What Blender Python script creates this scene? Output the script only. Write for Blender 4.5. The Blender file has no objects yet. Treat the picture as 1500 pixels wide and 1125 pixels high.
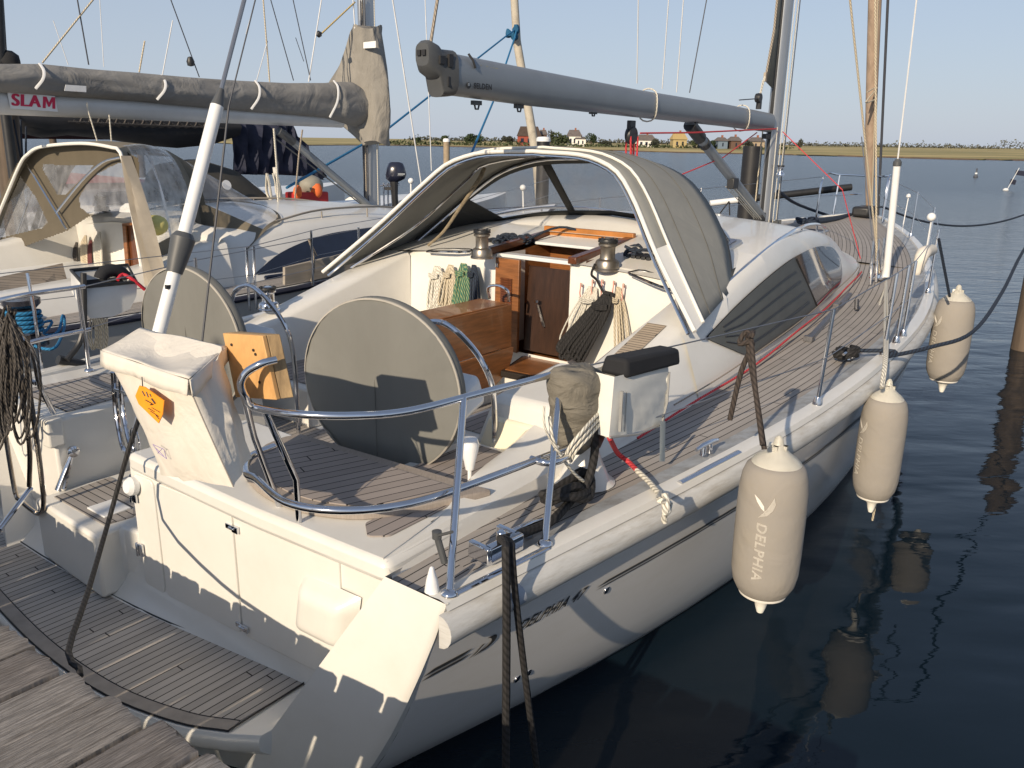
import bpy, bmesh, math, random
import numpy as np
from mathutils import Vector, Matrix
random.seed(7)
C = bpy.context.scene.collection
PI = math.pi
# ------------------------------------------------------------------ camera model
CF = 1213.0; CH = 2.9
_p = math.radians(16.4); _r = math.radians(0.86)
_F = np.array([0, math.cos(_p), -math.sin(_p)])
_U0 = np.cross(np.array([1., 0, 0]), _F)
_R = np.array([1., 0, 0])*math.cos(_r) + _U0*math.sin(_r)
_U = np.cross(_R, _F)
PSI = math.radians(37.5)                      # heading of the yachts in the berth
FB = np.array([math.sin(PSI), math.cos(PSI)]); SB = np.array([math.cos(PSI), -math.sin(PSI)])
ORG = np.array([-1.38, 4.8]) - 0.95*FB
def B(p):                                     # berth frame: a forward, b starboard, z up -> world
    q = ORG + FB*p[0] + SB*p[1]
    return Vector((q[0], q[1], p[2]))
def Wd(p): return Vector(p)
def _inv(p):
    q = np.array([p[0], p[1]]) - ORG
    return (float(q@FB), float(q@SB), float(p[2]))
def _ray(u, v): return _F + _R*(u-750)/CF + _U*(562.5-v)/CF
def atz(u, v, h, world=False):
    d = _ray(u, v); t = (h-CH)/d[2]; p = np.array([0, 0, CH]) + d*t
    return tuple(p) if world else _inv(p)
def ata(u, v, c):
    d = _ray(u, v); t = (c+ORG@FB)/(d[:2]@FB); return _inv(np.array([0, 0, CH])+d*t)
def atb(u, v, c):
    d = _ray(u, v); t = (c+ORG@SB)/(d[:2]@SB); return _inv(np.array([0, 0, CH])+d*t)
def atd(u, v, dist):                          # world point at a horizontal distance
    d = _ray(u, v); t = dist/d[1]; return tuple(np.array([0, 0, CH])+d*t)
def curve(xs, ys):
    xs = np.array(xs, float); ys = np.array(ys, float)
    h = np.diff(xs); m = np.diff(ys)/h
    t = np.zeros(len(xs)); t[0] = m[0]; t[-1] = m[-1]
    for i in range(1, len(xs)-1):
        t[i] = 0 if m[i-1]*m[i] < 0 else (m[i-1]*h[i]+m[i]*h[i-1])/(h[i-1]+h[i])
    def f(x):
        x = min(max(x, xs[0]), xs[-1]); i = min(int(np.searchsorted(xs, x, 'right'))-1, len(xs)-2)
        s = (x-xs[i])/h[i]
        return float((2*s**3-3*s**2+1)*ys[i]+(s**3-2*s**2+s)*h[i]*t[i]+(-2*s**3+3*s**2)*ys[i+1]+(s**3-s**2)*h[i]*t[i+1])
    return f
def spl(pts, n=6):                            # Catmull-Rom through points
    P = [np.array(p, float) for p in pts]; out = []
    if len(P) < 3: return [tuple(p) for p in P]
    P = [2*P[0]-P[1]] + P + [2*P[-1]-P[-2]]
    for i in range(1, len(P)-2):
        for k in range(n):
            t = k/n
            out.append(tuple(0.5*((2*P[i])+(-P[i-1]+P[i+1])*t+(2*P[i-1]-5*P[i]+4*P[i+1]-P[i+2])*t*t+(-P[i-1]+3*P[i]-3*P[i+1]+P[i+2])*t**3)))
    out.append(tuple(P[-2])); return out
def lerp(p, q, t): return tuple(p[i]+(q[i]-p[i])*t for i in range(len(p)))
def hang(p, q, sag, n=16):
    return [tuple(np.array(lerp(p, q, t))-np.array([0, 0, 4*sag*t*(1-t)])) for t in [i/n for i in range(n+1)]]
# ------------------------------------------------------------------ mesh builder
class MB:
    def __init__(s, fr=B): s.v = []; s.f = []; s.uv = []; s.fr = fr
    def add(s, pts, faces, uvs=None):
        o = len(s.v); s.v += [s.fr(p) for p in pts]
        for k, f in enumerate(faces):
            s.f.append([o+i for i in f])
            s.uv.append([uvs[i] for i in f] if uvs is not None else [(pts[i][0], pts[i][1]) for i in f])
        return s
    def loft(s, rows, uv=None, closed=False, flip=False):
        n = len(rows[0]); m = len(rows); pts = [p for r in rows for p in r]
        if uv is None:
            us = [0.]
            for i in range(1, m): us.append(us[-1]+float(np.linalg.norm(np.array(rows[i][n//2])-np.array(rows[i-1][n//2]))))
            uvs = []
            for i in range(m):
                d = 0.
                for j in range(n):
                    if j: d += float(np.linalg.norm(np.array(rows[i][j])-np.array(rows[i][j-1])))
                    uvs.append((us[i], d))
        else: uvs = [uv(p) for p in pts]
        fs = []
        for i in range(m-1):
            for j in range(n if closed else n-1):
                k = (j+1) % n
                fs.append((i*n+j, i*n+k, (i+1)*n+k, (i+1)*n+j))
        return s.add(pts, fs, uvs)
    def box(s, c, d, rz=0, tap=1.0):
        x, y, z = d[0]/2, d[1]/2, d[2]/2; cs, sn = math.cos(rz), math.sin(rz); P = []
        for k in (-1, 1):
            for (i, j) in ((-1, -1), (1, -1), (1, 1), (-1, 1)):
                t = tap if k > 0 else 1
                X, Y = i*x*t, j*y*t
                P.append((c[0]+X*cs-Y*sn, c[1]+X*sn+Y*cs, c[2]+k*z))
        return s.add(P, [(0, 3, 2, 1), (4, 5, 6, 7), (0, 1, 5, 4), (1, 2, 6, 5), (2, 3, 7, 6), (3, 0, 4, 7)])
    def hexa(s, bot, top):                    # 4 bottom points, 4 top points
        return s.add(list(bot)+list(top), [(0, 3, 2, 1), (4, 5, 6, 7), (0, 1, 5, 4), (1, 2, 6, 5), (2, 3, 7, 6), (3, 0, 4, 7)])
    def poly(s, pts, uv=None): return s.add(pts, [list(range(len(pts)))], [uv(p) for p in pts] if uv else None)
    def prism(s, pts, off):                   # polygon extruded by a vector
        n = len(pts); q = [tuple(p[i]+off[i] for i in range(3)) for p in pts]
        s.add(list(pts)+q, [list(range(n))[::-1], [n+i for i in range(n)]]+[(i, (i+1) % n, n+(i+1) % n, n+i) for i in range(n)])
        return s
    def tube(s, pts, r, seg=8, caps=True, sm=0, flat=1.0):
        if sm: pts = spl(pts, sm)
        P = [s.fr(p) for p in pts]; n = len(P)
        rr = r if isinstance(r, (list, tuple)) else [r]*n
        if len(rr) != n: rr = [np.interp(i/(n-1), np.linspace(0, 1, len(rr)), rr) for i in range(n)]
        T = []
        for i in range(n):
            d = (P[min(i+1, n-1)]-P[max(i-1, 0)]); T.append(d.normalized() if d.length > 1e-9 else Vector((0, 0, 1)))
        ref = Vector((0, 0, 1)) if abs(T[0].z) < .9 else Vector((1, 0, 0))
        N = (ref-T[0]*ref.dot(T[0])).normalized(); o = len(s.v); L = [0.]
        for i in range(n):
            N = (N-T[i]*N.dot(T[i]));
            N = N.normalized() if N.length > 1e-6 else T[i].orthogonal().normalized()
            Bn = T[i].cross(N)
            if i: L.append(L[-1]+(P[i]-P[i-1]).length)
            for k in range(seg):
                a = 2*PI*k/seg
                s.v.append(P[i]+(N*math.cos(a)*flat+Bn*math.sin(a))*rr[i])
        for i in range(n-1):
            for k in range(seg):
                k2 = (k+1) % seg
                s.f.append([o+i*seg+k, o+i*seg+k2, o+(i+1)*seg+k2, o+(i+1)*seg+k])
                s.uv.append([(L[i], k/seg), (L[i], (k+1)/seg), (L[i+1], (k+1)/seg), (L[i+1], k/seg)])
        if caps:
            for i, fl in ((0, 1), (n-1, 0)):
                f = [o+i*seg+k for k in range(seg)]
                s.f.append(f[::-1] if fl else f); s.uv.append([(0, 0)]*seg)
        return s
    def lathe(s, base, prof, seg=24, axis=None, caps=True):  # prof: (r, h) from bottom to top, axis is a world vector
        O = s.fr(base); A = (Vector(axis).normalized() if axis is not None else Vector((0, 0, 1)))
        X = A.orthogonal().normalized(); Y = A.cross(X); o = len(s.v)
        for (r, h) in prof:
            for k in range(seg):
                a = 2*PI*k/seg; s.v.append(O+A*h+(X*math.cos(a)+Y*math.sin(a))*max(r, 1e-4))
        for i in range(len(prof)-1):
            for k in range(seg):
                k2 = (k+1) % seg
                s.f.append([o+i*seg+k, o+i*seg+k2, o+(i+1)*seg+k2, o+(i+1)*seg+k])
                s.uv.append([(prof[i][1], k/seg), (prof[i][1], (k+1)/seg), (prof[i+1][1], (k+1)/seg), (prof[i+1][1], k/seg)])
        if not caps: return s
        s.f.append([o+k for k in range(seg)][::-1]); s.uv.append([(0, 0)]*seg)
        e = o+(len(prof)-1)*seg; s.f.append([e+k for k in range(seg)]); s.uv.append([(0, 0)]*seg)
        return s
    def blob(s, c, r, sub=2, jit=0.0):
        bm = bmesh.new(); bmesh.ops.create_icosphere(bm, subdivisions=sub, radius=1)
        o = len(s.v); cc = s.fr(c)
        for v in bm.verts:
            k = 1+random.uniform(-jit, jit); s.v.append(cc+Vector((v.co.x*r[0]*k, v.co.y*r[1]*k, v.co.z*r[2]*k)))
        for f in bm.faces:
            s.f.append([o+v.index for v in f.verts]); s.uv.append([(0, 0)]*len(f.verts))
        bm.free(); return s
def build(name, mb, mat, root=None, smooth=35, solid=0, base=None, bevel=0, parent=None, sub=0):
    par = parent or root
    if root is not None: base = Vector(root['base'])
    elif base is None:
        xs = [v.x for v in mb.v]; ys = [v.y for v in mb.v]; zs = [v.z for v in mb.v]
        base = Vector(((min(xs)+max(xs))/2, (min(ys)+max(ys))/2, min(zs)))
    me = bpy.data.meshes.new(name); me.from_pydata([tuple(v-base) for v in mb.v], [], mb.f)
    ul = me.uv_layers.new(name='UVMap'); k = 0
    for fuv in mb.uv:
        for t in fuv: ul.data[k].uv = t; k += 1
    me.materials.append(mat)
    bm = bmesh.new(); bm.from_mesh(me); bmesh.ops.recalc_face_normals(bm, faces=bm.faces); bm.to_mesh(me); bm.free()
    if smooth:
        me.shade_smooth(); me.set_sharp_from_angle(angle=math.radians(smooth))
    o = bpy.data.objects.new(name, me); C.objects.link(o)
    if par is not None: o.parent = par
    else: o.location = base; o['base'] = tuple(base)
    if solid:
        md = o.modifiers.new('thick', 'SOLIDIFY'); md.thickness = solid; md.offset = 0
    if bevel:
        md = o.modifiers.new('bevel', 'BEVEL'); md.width = bevel; md.segments = 2; md.limit_method = 'ANGLE'; md.angle_limit = math.radians(40); md.harden_normals = False
    if sub:
        md = o.modifiers.new('sub', 'SUBSURF'); md.levels = sub; md.render_levels = sub
    return o
def thing(name, label, cat, base, group=None):
    o = bpy.data.objects.new(name, None); C.objects.link(o); b = Vector(base); o.location = b
    o.empty_display_size = .3; o['base'] = tuple(b); o['label'] = label; o['category'] = cat
    if group: o['group'] = group
    return o
def tag(o, label, cat, group=None, kind=None):
    if label: o['label'] = label
    if cat: o['category'] = cat
    if group: o['group'] = group
    if kind: o['kind'] = kind
    return o
def copy_thing(src, offset, label, rot=0):
    r = src.copy(); C.objects.link(r); r.location = src.location+Vector(offset); r['label'] = label; r.rotation_euler.z = rot
    r['base'] = tuple(Vector(src['base'])+Vector(offset))
    for ch in list(src.children):
        c = ch.copy(); C.objects.link(c); c.parent = r
        for g in ch.children:
            d = g.copy(); C.objects.link(d); d.parent = c
    return r
# ------------------------------------------------------------------ materials
MATS = {}
def new(name):
    m = bpy.data.materials.new(name); m.use_nodes = True; nt = m.node_tree
    return m, nt, nt.nodes['Principled BSDF']
def N(nt, t, **k):
    n = nt.nodes.new(t)
    for a, b in k.items():
        if a in n.inputs: n.inputs[a].default_value = b
        else: setattr(n, a, b)
    return n
def mat(name, col, rough=.5, metal=0, var=.12, scale=6, bump=0, bscale=60, coat=0, trans=0, stretch=None, spec=.5, dirt=None, bdist=.01):
    if name in MATS: return MATS[name]
    m, nt, p = new(name); L = nt.links
    p.inputs['Roughness'].default_value = rough; p.inputs['Metallic'].default_value = metal
    p.inputs['Coat Weight'].default_value = coat; p.inputs['Specular IOR Level'].default_value = spec
    tc = N(nt, 'ShaderNodeTexCoord'); src = tc.outputs['Object']
    if stretch:
        mp = N(nt, 'ShaderNodeMapping', Scale=stretch); L.new(src, mp.inputs[0]); src = mp.outputs[0]
    no = N(nt, 'ShaderNodeTexNoise', Scale=scale, Detail=6.0, Roughness=.6); L.new(src, no.inputs[0])
    rp = N(nt, 'ShaderNodeValToRGB'); L.new(no.outputs[0], rp.inputs[0])
    rp.color_ramp.elements[0].position = .3; rp.color_ramp.elements[1].position = .7
    lo = tuple(c*(1-var) for c in col)+(1,); hi = tuple(min(1, c*(1+var)) for c in col)+(1,)
    rp.color_ramp.elements[0].color = lo; rp.color_ramp.elements[1].color = hi; out = rp.outputs[0]
    if dirt:                                   # patchy stains: (colour, amount, scale)
        n2 = N(nt, 'ShaderNodeTexNoise', Scale=dirt[2], Detail=8.0, Roughness=.7); L.new(src, n2.inputs[0])
        r2 = N(nt, 'ShaderNodeValToRGB'); L.new(n2.outputs[0], r2.inputs[0])
        r2.color_ramp.elements[0].position = .45; r2.color_ramp.elements[1].position = .7
        r2.color_ramp.elements[1].color = (dirt[1],)*3+(1,)
        mx = N(nt, 'ShaderNodeMixRGB'); mx.inputs[2].default_value = dirt[0]+(1,)
        L.new(r2.outputs[0], mx.inputs[0]); L.new(out, mx.inputs[1]); out = mx.outputs[0]
    L.new(out, p.inputs['Base Color'])
    if bump:
        nb = N(nt, 'ShaderNodeTexNoise', Scale=bscale, Detail=4.0, Distortion=.8 if bdist > .01 else 0.); L.new(src, nb.inputs[0])
        b = N(nt, 'ShaderNodeBump', Strength=bump, Distance=bdist); L.new(nb.outputs[0], b.inputs['Height']); L.new(b.outputs[0], p.inputs['Normal'])
    MATS[name] = m; return m
def teak(name, col, pitch, gap=.09, wear=.25):
    m, nt, p = new(name); L = nt.links; p.inputs['Roughness'].default_value = .75; p.inputs['Specular IOR Level'].default_value = .3
    uv = N(nt, 'ShaderNodeUVMap'); sp = N(nt, 'ShaderNodeSeparateXYZ'); L.new(uv.outputs[0], sp.inputs[0])
    dv = N(nt, 'ShaderNodeMath', operation='DIVIDE'); dv.inputs[1].default_value = pitch; L.new(sp.outputs[1], dv.inputs[0])
    fr = N(nt, 'ShaderNodeMath', operation='FRACT'); L.new(dv.outputs[0], fr.inputs[0])
    lt = N(nt, 'ShaderNodeMath', operation='LESS_THAN'); lt.inputs[1].default_value = gap; L.new(fr.outputs[0], lt.inputs[0])
    fl = N(nt, 'ShaderNodeMath', operation='FLOOR'); L.new(dv.outputs[0], fl.inputs[0])
    # butt joints, staggered per plank
    wn = N(nt, 'ShaderNodeTexWhiteNoise', noise_dimensions='1D'); L.new(fl.outputs[0], wn.inputs['W'])
    ad = N(nt, 'ShaderNodeMath', operation='MULTIPLY_ADD'); L.new(wn.outputs[0], ad.inputs[0]); ad.inputs[1].default_value = 2.1; L.new(sp.outputs[0], ad.inputs[2])
    d2 = N(nt, 'ShaderNodeMath', operation='DIVIDE'); d2.inputs[1].default_value = 2.1; L.new(ad.outputs[0], d2.inputs[0])
    f2 = N(nt, 'ShaderNodeMath', operation='FRACT'); L.new(d2.outputs[0], f2.inputs[0])
    l2 = N(nt, 'ShaderNodeMath', operation='LESS_THAN'); l2.inputs[1].default_value = .003; L.new(f2.outputs[0], l2.inputs[0])
    mxm = N(nt, 'ShaderNodeMath', operation='MAXIMUM'); L.new(lt.outputs[0], mxm.inputs[0]); L.new(l2.outputs[0], mxm.inputs[1])
    mp = N(nt, 'ShaderNodeMapping', Scale=(3, 90, 1)); L.new(uv.outputs[0], mp.inputs[0])
    g = N(nt, 'ShaderNodeTexNoise', Scale=1.0, Detail=6.0, Roughness=.65); L.new(mp.outputs[0], g.inputs[0])
    n2 = N(nt, 'ShaderNodeTexNoise', Scale=3.5, Detail=5.0); L.new(uv.outputs[0], n2.inputs[0])
    a1 = N(nt, 'ShaderNodeMath', operation='ADD'); L.new(g.outputs[0], a1.inputs[0]); L.new(n2.outputs[0], a1.inputs[1])
    a2 = N(nt, 'ShaderNodeMath', operation='MULTIPLY_ADD'); L.new(wn.outputs[0], a2.inputs[0]); a2.inputs[1].default_value = .55; L.new(a1.outputs[0], a2.inputs[2])
    rp = N(nt, 'ShaderNodeMapRange'); L.new(a2.outputs[0], rp.inputs[0]); rp.inputs[1].default_value = .7; rp.inputs[2].default_value = 1.9
    cr = N(nt, 'ShaderNodeValToRGB'); L.new(rp.outputs[0], cr.inputs[0])
    cr.color_ramp.elements[0].color = tuple(c*(1-wear) for c in col)+(1,); cr.color_ramp.elements[1].color = tuple(c*(1+wear) for c in col)+(1,)
    mx = N(nt, 'ShaderNodeMixRGB'); L.new(mxm.outputs[0], mx.inputs[0]); L.new(cr.outputs[0], mx.inputs[1]); mx.inputs[2].default_value = (.012, .011, .012, 1)
    L.new(mx.outputs[0], p.inputs['Base Color'])
    b = N(nt, 'ShaderNodeBump', Strength=.35, Distance=.004); s1 = N(nt, 'ShaderNodeMath', operation='SUBTRACT'); L.new(g.outputs[0], s1.inputs[0]); L.new(mxm.outputs[0], s1.inputs[1])
    L.new(s1.outputs[0], b.inputs['Height']); L.new(b.outputs[0], p.inputs['Normal'])
    MATS[name] = m; return m
def rope(name, c1, c2=None, k=28, mix=.5):
    if name in MATS: return MATS[name]
    m, nt, p = new(name); L = nt.links; p.inputs['Roughness'].default_value = .8
    uv = N(nt, 'ShaderNodeUVMap'); sp = N(nt, 'ShaderNodeSeparateXYZ'); L.new(uv.outputs[0], sp.inputs[0])
    a = N(nt, 'ShaderNodeMath', operation='MULTIPLY'); a.inputs[1].default_value = k; L.new(sp.outputs[0], a.inputs[0])
    b = N(nt, 'ShaderNodeMath', operation='MULTIPLY_ADD'); b.inputs[1].default_value = 3; L.new(sp.outputs[1], b.inputs[0]); L.new(a.outputs[0], b.inputs[2])
    f = N(nt, 'ShaderNodeMath', operation='FRACT'); L.new(b.outputs[0], f.inputs[0])
    pp = N(nt, 'ShaderNodeMath', operation='PINGPONG'); pp.inputs[1].default_value = .5; L.new(f.outputs[0], pp.inputs[0])
    cr = N(nt, 'ShaderNodeValToRGB'); L.new(pp.outputs[0], cr.inputs[0]); c2 = c2 or tuple(c*.45 for c in c1)
    cr.color_ramp.elements[0].color = c2+(1,); cr.color_ramp.elements[1].color = c1+(1,)
    cr.color_ramp.elements[0].position = mix*.25; cr.color_ramp.elements[1].position = mix*.6
    L.new(cr.outputs[0], p.inputs['Base Color'])
    bu = N(nt, 'ShaderNodeBump', Strength=.6, Distance=.004); L.new(pp.outputs[0], bu.inputs['Height']); L.new(bu.outputs[0], p.inputs['Normal'])
    MATS[name] = m; return m
def clear(name, tint, fac, rough=.06):
    m, nt, p = new(name); L = nt.links
    p.inputs['Base Color'].default_value = tint+(1,); p.inputs['Roughness'].default_value = rough
    tr = N(nt, 'ShaderNodeBsdfTransparent'); mx = N(nt, 'ShaderNodeMixShader')
    no = N(nt, 'ShaderNodeTexNoise', Scale=7.0, Detail=4.0); tc = N(nt, 'ShaderNodeTexCoord'); L.new(tc.outputs['Object'], no.inputs[0])
    mr = N(nt, 'ShaderNodeMapRange'); L.new(no.outputs[0], mr.inputs[0]); mr.inputs[1].default_value = .3; mr.inputs[2].default_value = .75
    mr.inputs[3].default_value = fac*.6; mr.inputs[4].default_value = min(1, fac*1.6)
    L.new(mr.outputs[0], mx.inputs[0]); L.new(tr.outputs[0], mx.inputs[1]); L.new(p.outputs[0], mx.inputs[2])
    b = N(nt, 'ShaderNodeBump', Strength=.25, Distance=.02); L.new(no.outputs[0], b.inputs['Height']); L.new(b.outputs[0], p.inputs['Normal'])
    L.new(mx.outputs[0], nt.nodes['Material Output'].inputs[0]); MATS[name] = m; return m
gel = mat('gelcoat', (.70, .69, .65), .3, var=.025, scale=2.5, coat=.25, dirt=((.55, .52, .45), .18, 4.0))
gelh = mat('hull_gelcoat', (.66, .66, .65), .22, var=.025, scale=1.5, coat=.5, dirt=((.5, .48, .42), .22, 3.0), stretch=(1, 1, 3))
gel2 = mat('cool_gelcoat', (.70, .72, .73), .35, var=.05, scale=2)
dirty = mat('weathered_rail', (.54, .54, .52), .45, var=.12, scale=5, bump=.12, bscale=30, stretch=(1, 1, 7), dirt=((.32, .28, .22), .5, 6.0))
gutter = mat('grey_waterway', (.34, .36, .38), .5, var=.2, scale=9, dirt=((.2, .19, .17), .8, 10.0))
teakd = teak('teak_deck', (.32, .298, .278), .052, .11, .20)
teakp = teak('teak_platform', (.44, .41, .375), .050, .11)
teaks = teak('teak_seat', (.30, .265, .245), .066, .085, .18)
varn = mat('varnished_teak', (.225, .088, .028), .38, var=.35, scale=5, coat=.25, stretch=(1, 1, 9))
varnd = mat('dark_varnish', (.11, .035, .012), .35, var=.3, scale=6, coat=.3, stretch=(8, 1, 1))
inox = mat('stainless', (.66, .67, .70), .09, 1, var=.05, scale=20)
alu = mat('aluminium', (.45, .47, .49), .38, .75, var=.07, scale=6, stretch=(1, 1, .3), dirt=((.3, .3, .3), .3, 12.0))
alub = mat('silver_spar', (.25, .275, .30), .45, .4, var=.05, scale=5)
whitep = mat('white_plastic', (.75, .76, .76), .35, var=.04, scale=8)
greyc = mat('grey_canvas', (.225, .229, .217), .9, var=.06, scale=3, bump=.35, bscale=3.5, bdist=.03, spec=.2)
discm = mat('wheel_cover_cloth', (.175, .177, .166), .85, var=.12, scale=2.2, bump=.55, bscale=3.0, bdist=.025, spec=.2, stretch=(1, 1, .35), dirt=((.17, .17, .16), .5, 3.0))
taupe = mat('taupe_canvas', (.30, .27, .225), .9, var=.12, scale=4, bump=.4, bscale=9, spec=.2)
boomc = mat('boom_cover_cloth', (.225, .222, .215), .9, var=.12, scale=3, bump=.8, bscale=3.2, bdist=.05, spec=.2)
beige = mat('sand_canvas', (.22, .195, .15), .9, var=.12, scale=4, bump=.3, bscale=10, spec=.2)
navy = mat('navy_canvas', (.018, .022, .045), .85, var=.3, scale=3, bump=.5, bscale=4)
blackc = mat('black_canvas', (.012, .013, .016), .85, var=.3, scale=4, bump=.5, bscale=6)
blk = mat('black_plastic', (.02, .021, .023), .45, var=.2, scale=8)
dgrey = mat('dark_grey_plastic', (.07, .075, .08), .5, var=.12, scale=8)
cloth = mat('off_white_cloth', (.68, .645, .58), .85, var=.05, scale=4, bump=.6, bscale=6, bdist=.02, spec=.2, dirt=((.5, .45, .36), .25, 5.0))
fendc = mat('fender_sock', (.295, .275, .248), .9, var=.06, scale=5, bump=.5, bscale=5, bdist=.02, spec=.2, dirt=((.27, .24, .19), .45, 5.0))
fendw = mat('fender_end', (.84, .82, .74), .35, var=.04, scale=8)
print_l = mat('pale_print', (.74, .71, .65), .8, var=.03)
red = mat('red_paint', (.55, .02, .04), .6, var=.15)
orange = mat('orange_label', (.90, .33, .02), .5, var=.08, scale=20)
black_ink = mat('black_ink', (.02, .02, .022), .5, var=.1)
stripe_m = mat('dark_vinyl', (.045, .048, .05), .35, var=.1)
glassd = mat('tinted_glass', (.05, .055, .07), .06, var=.1, coat=.6)
navyg = mat('navy_glass', (.01, .014, .03), .06, var=.2, coat=.3)
wcover = mat('window_cover', (.085, .09, .085), .6, var=.1, scale=5)
vinyl = clear('clear_vinyl', (.60, .62, .66), .22)
vinylm = clear('milky_vinyl', (.62, .62, .60), .5, .12)
woodr = mat('raw_wood', (.36, .25, .13), .8, var=.35, scale=8, bump=.4, bscale=30, stretch=(1, 1, .2), dirt=((.10, .07, .04), .7, 9.0))
woodo = mat('orange_board', (.62, .36, .14), .6, var=.10, scale=5, dirt=((.35, .18, .06), .6, 11.0), stretch=(1, 1, .4))
greyw = mat('grey_board', (.30, .27, .23), .8, var=.25, scale=5, stretch=(.3, .3, 3))
pile_m = mat('pile_wood', (.10, .075, .055), .85, var=.4, scale=5, bump=.6, bscale=12, stretch=(2, 2, .25))
winm = mat('winch_metal', (.30, .27, .23), .38, .85, var=.15, scale=10)
r_black = rope('black_rope', (.020, .019, .020), (.006, .006, .006)); r_white = rope('white_rope', (.72, .69, .60)); r_navy = rope('navy_rope', (.02, .035, .06), (.008, .01, .02))
r_tan = rope('tan_rope', (.36, .31, .25)); r_blue = rope('blue_rope', (.02, .20, .42)); r_red = rope('red_rope', (.62, .06, .07), (.35, .02, .03))
r_green = rope('green_fleck_rope', (.03, .13, .09), (.32, .34, .16), 22, .35); r_dark = rope('dark_grey_rope', (.085, .075, .066), (.02, .018, .018))
r_brown = rope('brown_rope', (.050, .038, .032)); r_yel = rope('yellow_rope', (.60, .45, .18)); r_cream = rope('cream_rope', (.62, .54, .40))
wire = mat('steel_wire', (.30, .31, .33), .3, .8, var=.1); wirew = mat('pale_halyard', (.62, .63, .64), .7, var=.1); wired = mat('dark_halyard', (.05, .055, .07), .6, var=.1)
# text as a mesh; f maps (x right, y up) to a point of the builder's frame
def lettering(mb, txt, size, f, shear=0, sx=1, off=0, bold=0.0, rows=3):
    cu = bpy.data.curves.new('txt', 'FONT'); cu.body = txt; cu.size = size; cu.shear = shear; cu.align_x = 'CENTER'; cu.align_y = 'CENTER'; cu.offset = bold
    cu.space_character = 1.12
    ob = bpy.data.objects.new('txt', cu); C.objects.link(ob); dg = bpy.context.evaluated_depsgraph_get(); dg.update()
    me = bpy.data.meshes.new_from_object(ob.evaluated_get(dg))
    bm = bmesh.new(); bm.from_mesh(me); bmesh.ops.triangulate(bm, faces=bm.faces)
    bmesh.ops.subdivide_edges(bm, edges=[e for e in bm.edges if e.calc_length() > size*.16], cuts=4)
    pts = [f(v.co.x*sx, v.co.y) for v in bm.verts]; fs = [[v.index for v in q.verts] for q in bm.faces]
    bm.free(); bpy.data.objects.remove(ob); bpy.data.meshes.remove(me); bpy.data.curves.remove(cu)
    mb.add(pts, fs); return mb
SUN, SKY, EXPO = 4.9, .10, 0.06
# ================================================================== THE YACHT
be = curve([0, .6, 1.7, 3.1, 4.1, 5.7, 8.1, 10.75, 12.7, 13.4], [2.17, 2.25, 2.41, 2.57, 2.62, 2.55, 2.12, 1.32, .42, .03])
ze = curve([0, .6, 1.7, 3.1, 4.1, 5.7, 8.1, 10.75, 13.4], [1.24, 1.25, 1.28, 1.34, 1.40, 1.46, 1.56, 1.67, 1.80])
bw = curve([0, 1, 2.4, 4.2, 6.2, 8.5, 11, 12.6, 13.4], [1.42, 1.72, 2.0, 2.14, 2.0, 1.55, .75, .1, .02])
bi = curve([0, 1, 2, 3.3, 4.6, 5.9, 7.65, 8.6, 9.3], [1.84, 1.83, 1.85, 1.85, 1.79, 1.65, 1.42, 1.2, .9])
def hullb(a, z):
    e, w, h = be(a), bw(a), ze(a)-.02
    t = z/h
    return w+(e-w)*max(t, 0)**.54 if t >= 0 else w*(1+t*1.2)
yacht = thing('sailing_yacht', 'large white sailing yacht with teak decks and grey sprayhood moored stern to the dock', 'sailing yacht', B((5, 0, 0)))
Y = yacht
A_ = [0, .15, .3]+[.6+.45*i for i in range(29)]
A_ = [a for a in A_ if a < 13.35]+[13.4]
zt_ = [1, .97, .9, .8, .68, .55, .42, .3, .2, .1, .03, 0, -.12, -.3]
hm = MB()
for sg in (1, -1):
    hm.loft([[(a, sg*hullb(a, t*(ze(a)-.02)), t*(ze(a)-.02)) for t in zt_] for a in A_])
build('hull', hm, gelh, Y, smooth=60)
# stern quarters (wings that sweep down and aft beside the bathing platform)
def wing(sg, name='stern_quarter'):
    m = MB(); outer = []; inner = []
    for k in range(9):
        t = k/8; z = 1.24-1.36*t
        o = (0.0-.0*t, hullb(0, z) if z > 0 else bw(0)*(1+z*.9), z)
        i = lerp((0.0, 1.85, 1.24), (-.36, 1.02, -.12), t)
        outer.append((o[0]-.13*t, sg*o[1], z)); inner.append((i[0], sg*i[1], z))
    rows = [[lerp(inner[k], outer[k], s) for s in (0, .33, .66, .9, .965)]+[(outer[k][0]+.012, outer[k][1]+sg*.001, outer[k][2])] for k in range(9)]
    outer = [(o_[0]+.012, o_[1]+sg*.001, o_[2]) for o_ in outer]
    m.loft(rows)
    m.loft([[outer[k], (0.0, sg*hullb(0, max(outer[k][2], 0)), outer[k][2])] for k in range(9)])
    m.loft([[inner[k], (0.10, inner[k][1]*(1.0), outer[k][2])] for k in range(9)])
    return build(name, m, gel, Y, smooth=50)
wing(1); wing(-1)
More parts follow.
